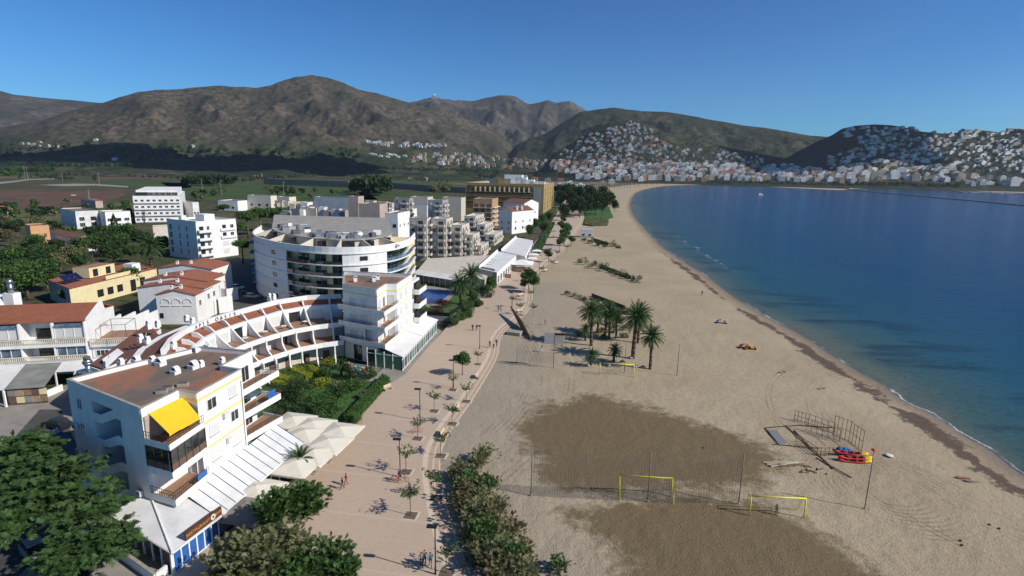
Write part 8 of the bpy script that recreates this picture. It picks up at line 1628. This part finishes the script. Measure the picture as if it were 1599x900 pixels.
def town(poly, n, styles, ang, jit=25, seed=1, mind=0):
    rr = random.Random(seed); xs = [p[0] for p in poly]; ys = [p[1] for p in poly]; c = k = 0
    while c < n and k < n * 40:
        k += 1; x, y = rr.uniform(min(xs), max(xs)), rr.uniform(min(ys), max(ys))
        if not inpoly(np.array([[x, y]]), poly)[0]: continue
        h = hit(x, y)
        if h is None: continue
        if sdist(np.array([[h.x, h.y]]))[0] < 45: continue
        if any((h - q[0]).xy.length < mind + q[4] * .4 for q in TW[-400:]): continue
        st = rr.choice(styles); TW.append((h, st, rad(ang + rr.uniform(-jit, jit)), (x, y), st[2])); c += 1
Wt_, Cr_, Or_, Gr_, Pk_ = 'tw_white', 'tw_cream', 'tw_orange', 'tw_grey', 'tw_pink'
small = [(Wt_, 'flat', 12, 9, 6, 2), (Wt_, 'gable', 12, 9, 6, 2), (Wt_, 'flat', 17, 9, 6.5, 2), (Wt_, 'flat', 10, 8, 6, 2), (Cr_, 'gable', 12, 9, 6, 2)]
midz = [(Wt_, 'flat', 19, 14, 14, 4), (Cr_, 'gable', 18, 13, 12, 4), (Wt_, 'flat_t', 20, 14, 15, 5), (Cr_, 'flat', 17, 14, 13, 4), (Or_, 'gable', 18, 13, 11, 4), (Wt_, 'flat', 15, 12, 11, 4), (Gr_, 'flat', 22, 14, 15, 5)]
front = [(Wt_, 'flat', 30, 18, 27, 7), (Cr_, 'flat', 26, 18, 24, 6), (Wt_, 'flat', 20, 18, 30, 8), (Gr_, 'flat', 24, 18, 24, 6), (Pk_, 'flat', 18, 18, 22, 6), (Wt_, 'flat', 34, 18, 20, 5)]
slab_ = [(Wt_, 'flat', 34, 10, 9, 3), (Gr_, 'flat', 36, 10, 9, 3), (Wt_, 'flat', 26, 10, 9, 3), (Cr_, 'flat', 30, 10, 9, 3), (Wt_, 'flat', 14, 10, 8, 2), (Wt_, 'gable', 14, 9, 7, 2), (Gr_, 'flat', 18, 10, 9, 3)]
town([(878, 238), (905, 218), (950, 198), (985, 190), (1028, 204), (1040, 218), (1000, 222), (1190, 246), (1190, 262), (900, 258), (858, 250)], 300, small, -14, 9, 11, 3)
town([(1005, 222), (1050, 222), (1045, 228), (1010, 230)], 6, [(Or_, 'gable', 20, 10, 7, 2)], -5, 10, 12)
town([(570, 221), (620, 223), (710, 228), (708, 231), (640, 232), (570, 225)], 34, [(Wt_, 'flat', 20, 10, 8, 2), (Wt_, 'flat', 28, 10, 9, 3), (Wt_, 'flat', 14, 10, 11, 3)], -5, 15, 13, 2)
town([(640, 244), (700, 240), (870, 252), (880, 266), (760, 264), (645, 254)], 110, [midz[1], midz[3], midz[4], midz[5], midz[0], small[1]], -8, 9, 14, 2)
town([(570, 240), (620, 241), (640, 246), (575, 245)], 9, [(Wt_, 'flat', 24, 10, 5, 1)], -5, 5, 15)
town([(870, 254), (1240, 262), (1300, 270), (1300, 284), (1000, 283), (900, 280), (870, 268)], 420, midz + [midz[0], midz[2]], -5, 7, 16, 0)
town([(1300, 270), (1340, 270), (1599, 282), (1660, 288), (1560, 291), (1310, 286)], 90, midz + front[:2] + [slab_[2], slab_[1]], -5, 7, 17, 3)
town([(1320, 199), (1420, 200), (1440, 206), (1640, 203), (1640, 270), (1300, 270), (1290, 245), (1320, 240), (1345, 232), (1318, 215)], 380, slab_ + small, 6, 14, 18, 3)
n_ = 34
for k in range(n_):       # the row of blocks along the far beach
    x = 905 + (1325 - 905) * k / (n_ - 1); h = P(x, 283.5 + (x - 905) * .011 + (1.5 if x > 1150 else 0)); st = front[(k * 5) % 6]; TW.append((h, st, rad(-6), (x, 284), st[2]))
for x, y, st in ((905, 300, midz[0]), (915, 302, small[0]), (898, 304, small[1]), (885, 308, small[0]), (926, 296, midz[1]), (940, 292, midz[3]), (955, 288, midz[0]), (885, 296, midz[0]), (872, 300, midz[2]), (890, 290, midz[5]), (835, 284, midz[1]), (820, 280, midz[0]), (800, 278, midz[4]), (855, 286, midz[3]), (875, 286, midz[4]), (1510, 293.5, (Pk_, 'flat', 60, 14, 18, 5)), (1545, 294.5, (Pk_, 'flat', 50, 14, 20, 5)), (1590, 296, (Pk_, 'flat', 50, 14, 20, 5))):
    TW.append((P(x, y), st, rad(-8), (x, y), st[2]))
for x, y in ((35, 226), (43, 226), (52, 227), (60, 228), (75, 229), (88, 230), (62, 224), (180, 250), (150, 220), (300, 230)): h = hit(x, y); TW.append((h, (Cr_ if x < 100 else Wt_, 'flat', 22, 12, 9, 2), rad(R.uniform(-20, 20)), (x, y), 10))
TW.sort(key=lambda q: -(q[1][2] + q[1][4]) / q[0].xy.length)
CN = {Wt_: 'white', Cr_: 'cream', Or_: 'orange', Gr_: 'grey', Pk_: 'pinkish brown'}
for h, st, a_, q, _ in TW[:298]:
    o = link('town_house', townhouse_mesh(st[0], st[1], st[2], st[3], st[4], st[5], 0)); o.location = (h.x, h.y, h.z); o.rotation_euler = (0, 0, a_)
    w_ = where(*q); tag(o, '%s %s %s %s' % ('long' if st[2] > 25 else 'tall' if st[4] > 13 else 'small' if st[2] < 13 else 'medium', CN[st[0]], {'flat': 'flat roofed house', 'gable': 'red roofed house', 'flat_t': 'red terraced house'}[st[1]], w_), 'house', 'far houses ' + w_)
V = []; Fc = []; MI = []; names = []; off = 0
for h, st, a_, q, _ in TW[298:]:
    me = townhouse_mesh(st[0], st[1], st[2], st[3], st[4], st[5], 0); ca_, sa_ = math.cos(a_), math.sin(a_)
    for v in me.vertices: c = v.co; V.append((h.x + c.x * ca_ - c.y * sa_, h.y + c.x * sa_ + c.y * ca_, h.z + c.z))
    mm = [m.name for m in me.materials]
    for m in mm:
        if m not in names: names.append(m)
    for f_ in me.polygons: Fc.append(tuple(i + off for i in f_.vertices)); MI.append(names.index(mm[f_.material_index]))
    off += len(me.vertices)
o = npmesh('distant_town', V, Fc, names, smooth=False); o.data.polygons.foreach_set('material_index', MI); tag(o, 'the smallest far off houses of the town and its hillsides', 'houses', kind='stuff')
simple((426, 252, 239, 404, 450, -10), 'long white and blue shed far out in the fields', 'white', name='warehouse', cat='shed', roof='tilesbrown', rows=((0, 3, 4, 6, 4, 'teal'),), par=.3)
# summit station
h = PR(678, 152.5, 6550); o = root('summit_station', h, 'tiny domed station on the summit of the far mountain', 'building'); mb = MB(); mb.box(h.xy, 60, 30, h.z - 20, h.z + 12, 'tw_grey'); mb.build('base', o); mb = MB(); mb.bar(h, h + Vector((0, 0, 22)), 9, 'tw_grey', 8); mb.ball(h + Vector((0, 0, 28)), 11, 'tw_white', 10, 8); mb.build('dome', o)
# ---- palms along the far beach
for k in range(34):
    x = 948 + k * 5.2 + R.uniform(-1.5, 1.5); y = 296.5 - (x - 948) * .062 if x < 1050 else 290 - (x - 1050) * .03; h = P(x, y - 1.0); plant('palmfar', 'palm_tree', (h.x, h.y, 0), R.uniform(1.2, 1.7), 'tall slim palm in the long row behind the far town beach', 'palm', 'palms behind the far beach')
# ---- harbour: breakwater, boats
bwp = [P(x, y, 0).xy for x, y in ((1322, 296.5), (1370, 301), (1440, 307), (1520, 314), (1640, 325))]; o = root('breakwater', (bwp[0].x, bwp[0].y, 0), 'long low dark rock breakwater lying in the bay at the right', 'breakwater'); mb = MB()
for i in range(4): mb.wall(bwp[i], bwp[i + 1], -2, .9, 5, 'galv')
mb.build('rock_bank', o)
o = root('quay', tuple(P(1560, 299).xy) + (0,), 'long stone quay behind the white moored boats at the right edge', 'quay'); mb = MB(); mb.wall(P(1480, 297), P(1680, 301.5), -1, 1.5, 12, 'concrete'); mb.build('wall', o)
def boat(sail):
    mb = MB(); hull = [(-5, -1.6), (3, -1.7), (6, 0), (3, 1.7), (-5, 1.6)]; mb.hexa([(x * .85, y * .6, -.2) for x, y in hull], [(x, y, 1.4) for x, y in hull], 'tw_white'); mb.box((-.5, 0), 5, 2.2, 1.4, 2.5 if sail else 3.2, 'tw_white'); mb.box((-.3, 0), 4.2, 2.3, 1.8, 2.3, 'glass')
    if sail: mb.bar((.5, 0, 2), (.5, 0, 15), .12, 'metal', 4); mb.bar((.5, 0, 3), (-4, 0, 3.1), .12, 'tw_white', 4)
    o = mb.build('moored_boat'); d_ = o.data; D.objects.remove(o); return d_
bd = [boat(True), boat(False)]
for k in range(60):
    x = 1500 + k * 2.1 + R.uniform(-1, 1); h = P(x, 300.2 + (x - 1500) * .028 + R.uniform(0, 1.8), -.3); o = link('moored_boat', bd[k % 2], None, h); o.rotation_euler = (0, 0, rad(90 + R.uniform(-15, 15))); s_ = R.uniform(.7, 1.2); o.scale = (s_,) * 3
    tag(o, ('white sailing boat with mast' if k % 2 == 0 else 'white motor boat without mast') + ' in the marina at the right', 'boat', 'boats moored in the marina')
h = P(1187, 305, -.3); o = link('motor_boat', bd[1], None, h); o.scale = (1.1,) * 3; o.rotation_euler = (0, 0, rad(10)); tag(o, 'small lone boat out on the bay before the town', 'boat')
h = P(1540, 290, 0); 
# ---- clouds high above, outside the picture: their shadows lie on plain and mountain
m, nt, b = new_mat('cloudmat'); b.inputs['Base Color'].default_value = (.8, .8, .8, 1); b.inputs['Roughness'].default_value = 1
def cloud(tx, ty, tz, rx, ry, hz_, seed):
    k = (hz_ - tz) / sv.z; c = Vector((tx, ty, tz)) + sv * k; mb = MB(); rr = random.Random(seed)
    me = bpy.data.meshes.new('cloud'); V = []; Fq = []; nu, nv = 40, 16
    for a in range(nv + 1):
        for b_ in range(nu):
            ph, t_ = math.pi * a / nv, 2 * math.pi * b_ / nu; d = Vector((math.sin(ph) * math.cos(t_), math.sin(ph) * math.sin(t_), math.cos(ph))); r_ = 1 + .5 * noise.fractal(d * 1.8 + Vector((seed, 0, 0)), 1, 2, 4)
            V.append((c.x + d.x * rx * r_, c.y + d.y * ry * r_, c.z + d.z * 90 * r_))
    for a in range(nv):
        for b_ in range(nu): Fq.append((a * nu + b_, (a + 1) * nu + b_, (a + 1) * nu + (b_ + 1) % nu, a * nu + (b_ + 1) % nu))
    npmesh('cloud', V, Fq, ['cloudmat'])['kind'] = 'structure'
for (px, py, rx, ry, hz_, sd_) in ((60, 246, 700, 260, 1500, 3), (300, 250, 650, 260, 1450, 8), (480, 262, 330, 230, 1250, 12), (1290, 225, 330, 420, 1700, 21)):
    h = hit(px, py)
    if h is not None: cloud(h.x, h.y, h.z, rx, ry, hz_, sd_)
# ---- the air: far things fade to blue
mb = MB(); mb.prism([(-9500, -900), (9500, -900), (9500, 8800), (-9500, 8800)], -12, 1150, 'white'); hz_ = mb.build('haze'); m, nt, b = new_mat('hazemat'); nt.nodes.remove(b); v = nt.nodes.new('ShaderNodeVolumePrincipled'); v.inputs['Density'].default_value = HAZE; v.inputs['Color'].default_value = (.72, .84, 1, 1); v.inputs['Anisotropy'].default_value = .2
nt.links.new(v.outputs[0], nt.nodes['Material Output'].inputs['Volume']); hz_.data.materials.clear(); hz_.data.materials.append(m); tag(hz_, 'thin blue air between the beach and the mountains', 'haze', kind='stuff')

# ---- every repeat that shares its words with others gets its place among them
ONES = ['', 'first', 'second', 'third', 'fourth', 'fifth', 'sixth', 'seventh', 'eighth', 'ninth', 'tenth', 'eleventh', 'twelfth', 'thirteenth', 'fourteenth', 'fifteenth', 'sixteenth', 'seventeenth', 'eighteenth', 'nineteenth']
def ordw(n):
    if n < 20: return ONES[n]
    t, u = divmod(n, 10); T_ = ['twenty', 'thirty', 'forty', 'fifty', 'sixty', 'seventy', 'eighty'][t - 2]
    return T_ + '-' + ONES[u] if u else T_[:-1] + 'ieth'
same = {}
for o in D.objects:
    if o.parent is None and o.get('label') and o.get('kind') is None: same.setdefault(o['label'], []).append(o)
for lb, os_ in same.items():
    if 1 < len(os_) <= 60:
        os_.sort(key=lambda o: proj(o.location)[0])
        for k, o in enumerate(os_): o['label'] = lb + ', ' + ordw(k + 1) + ' from the left'
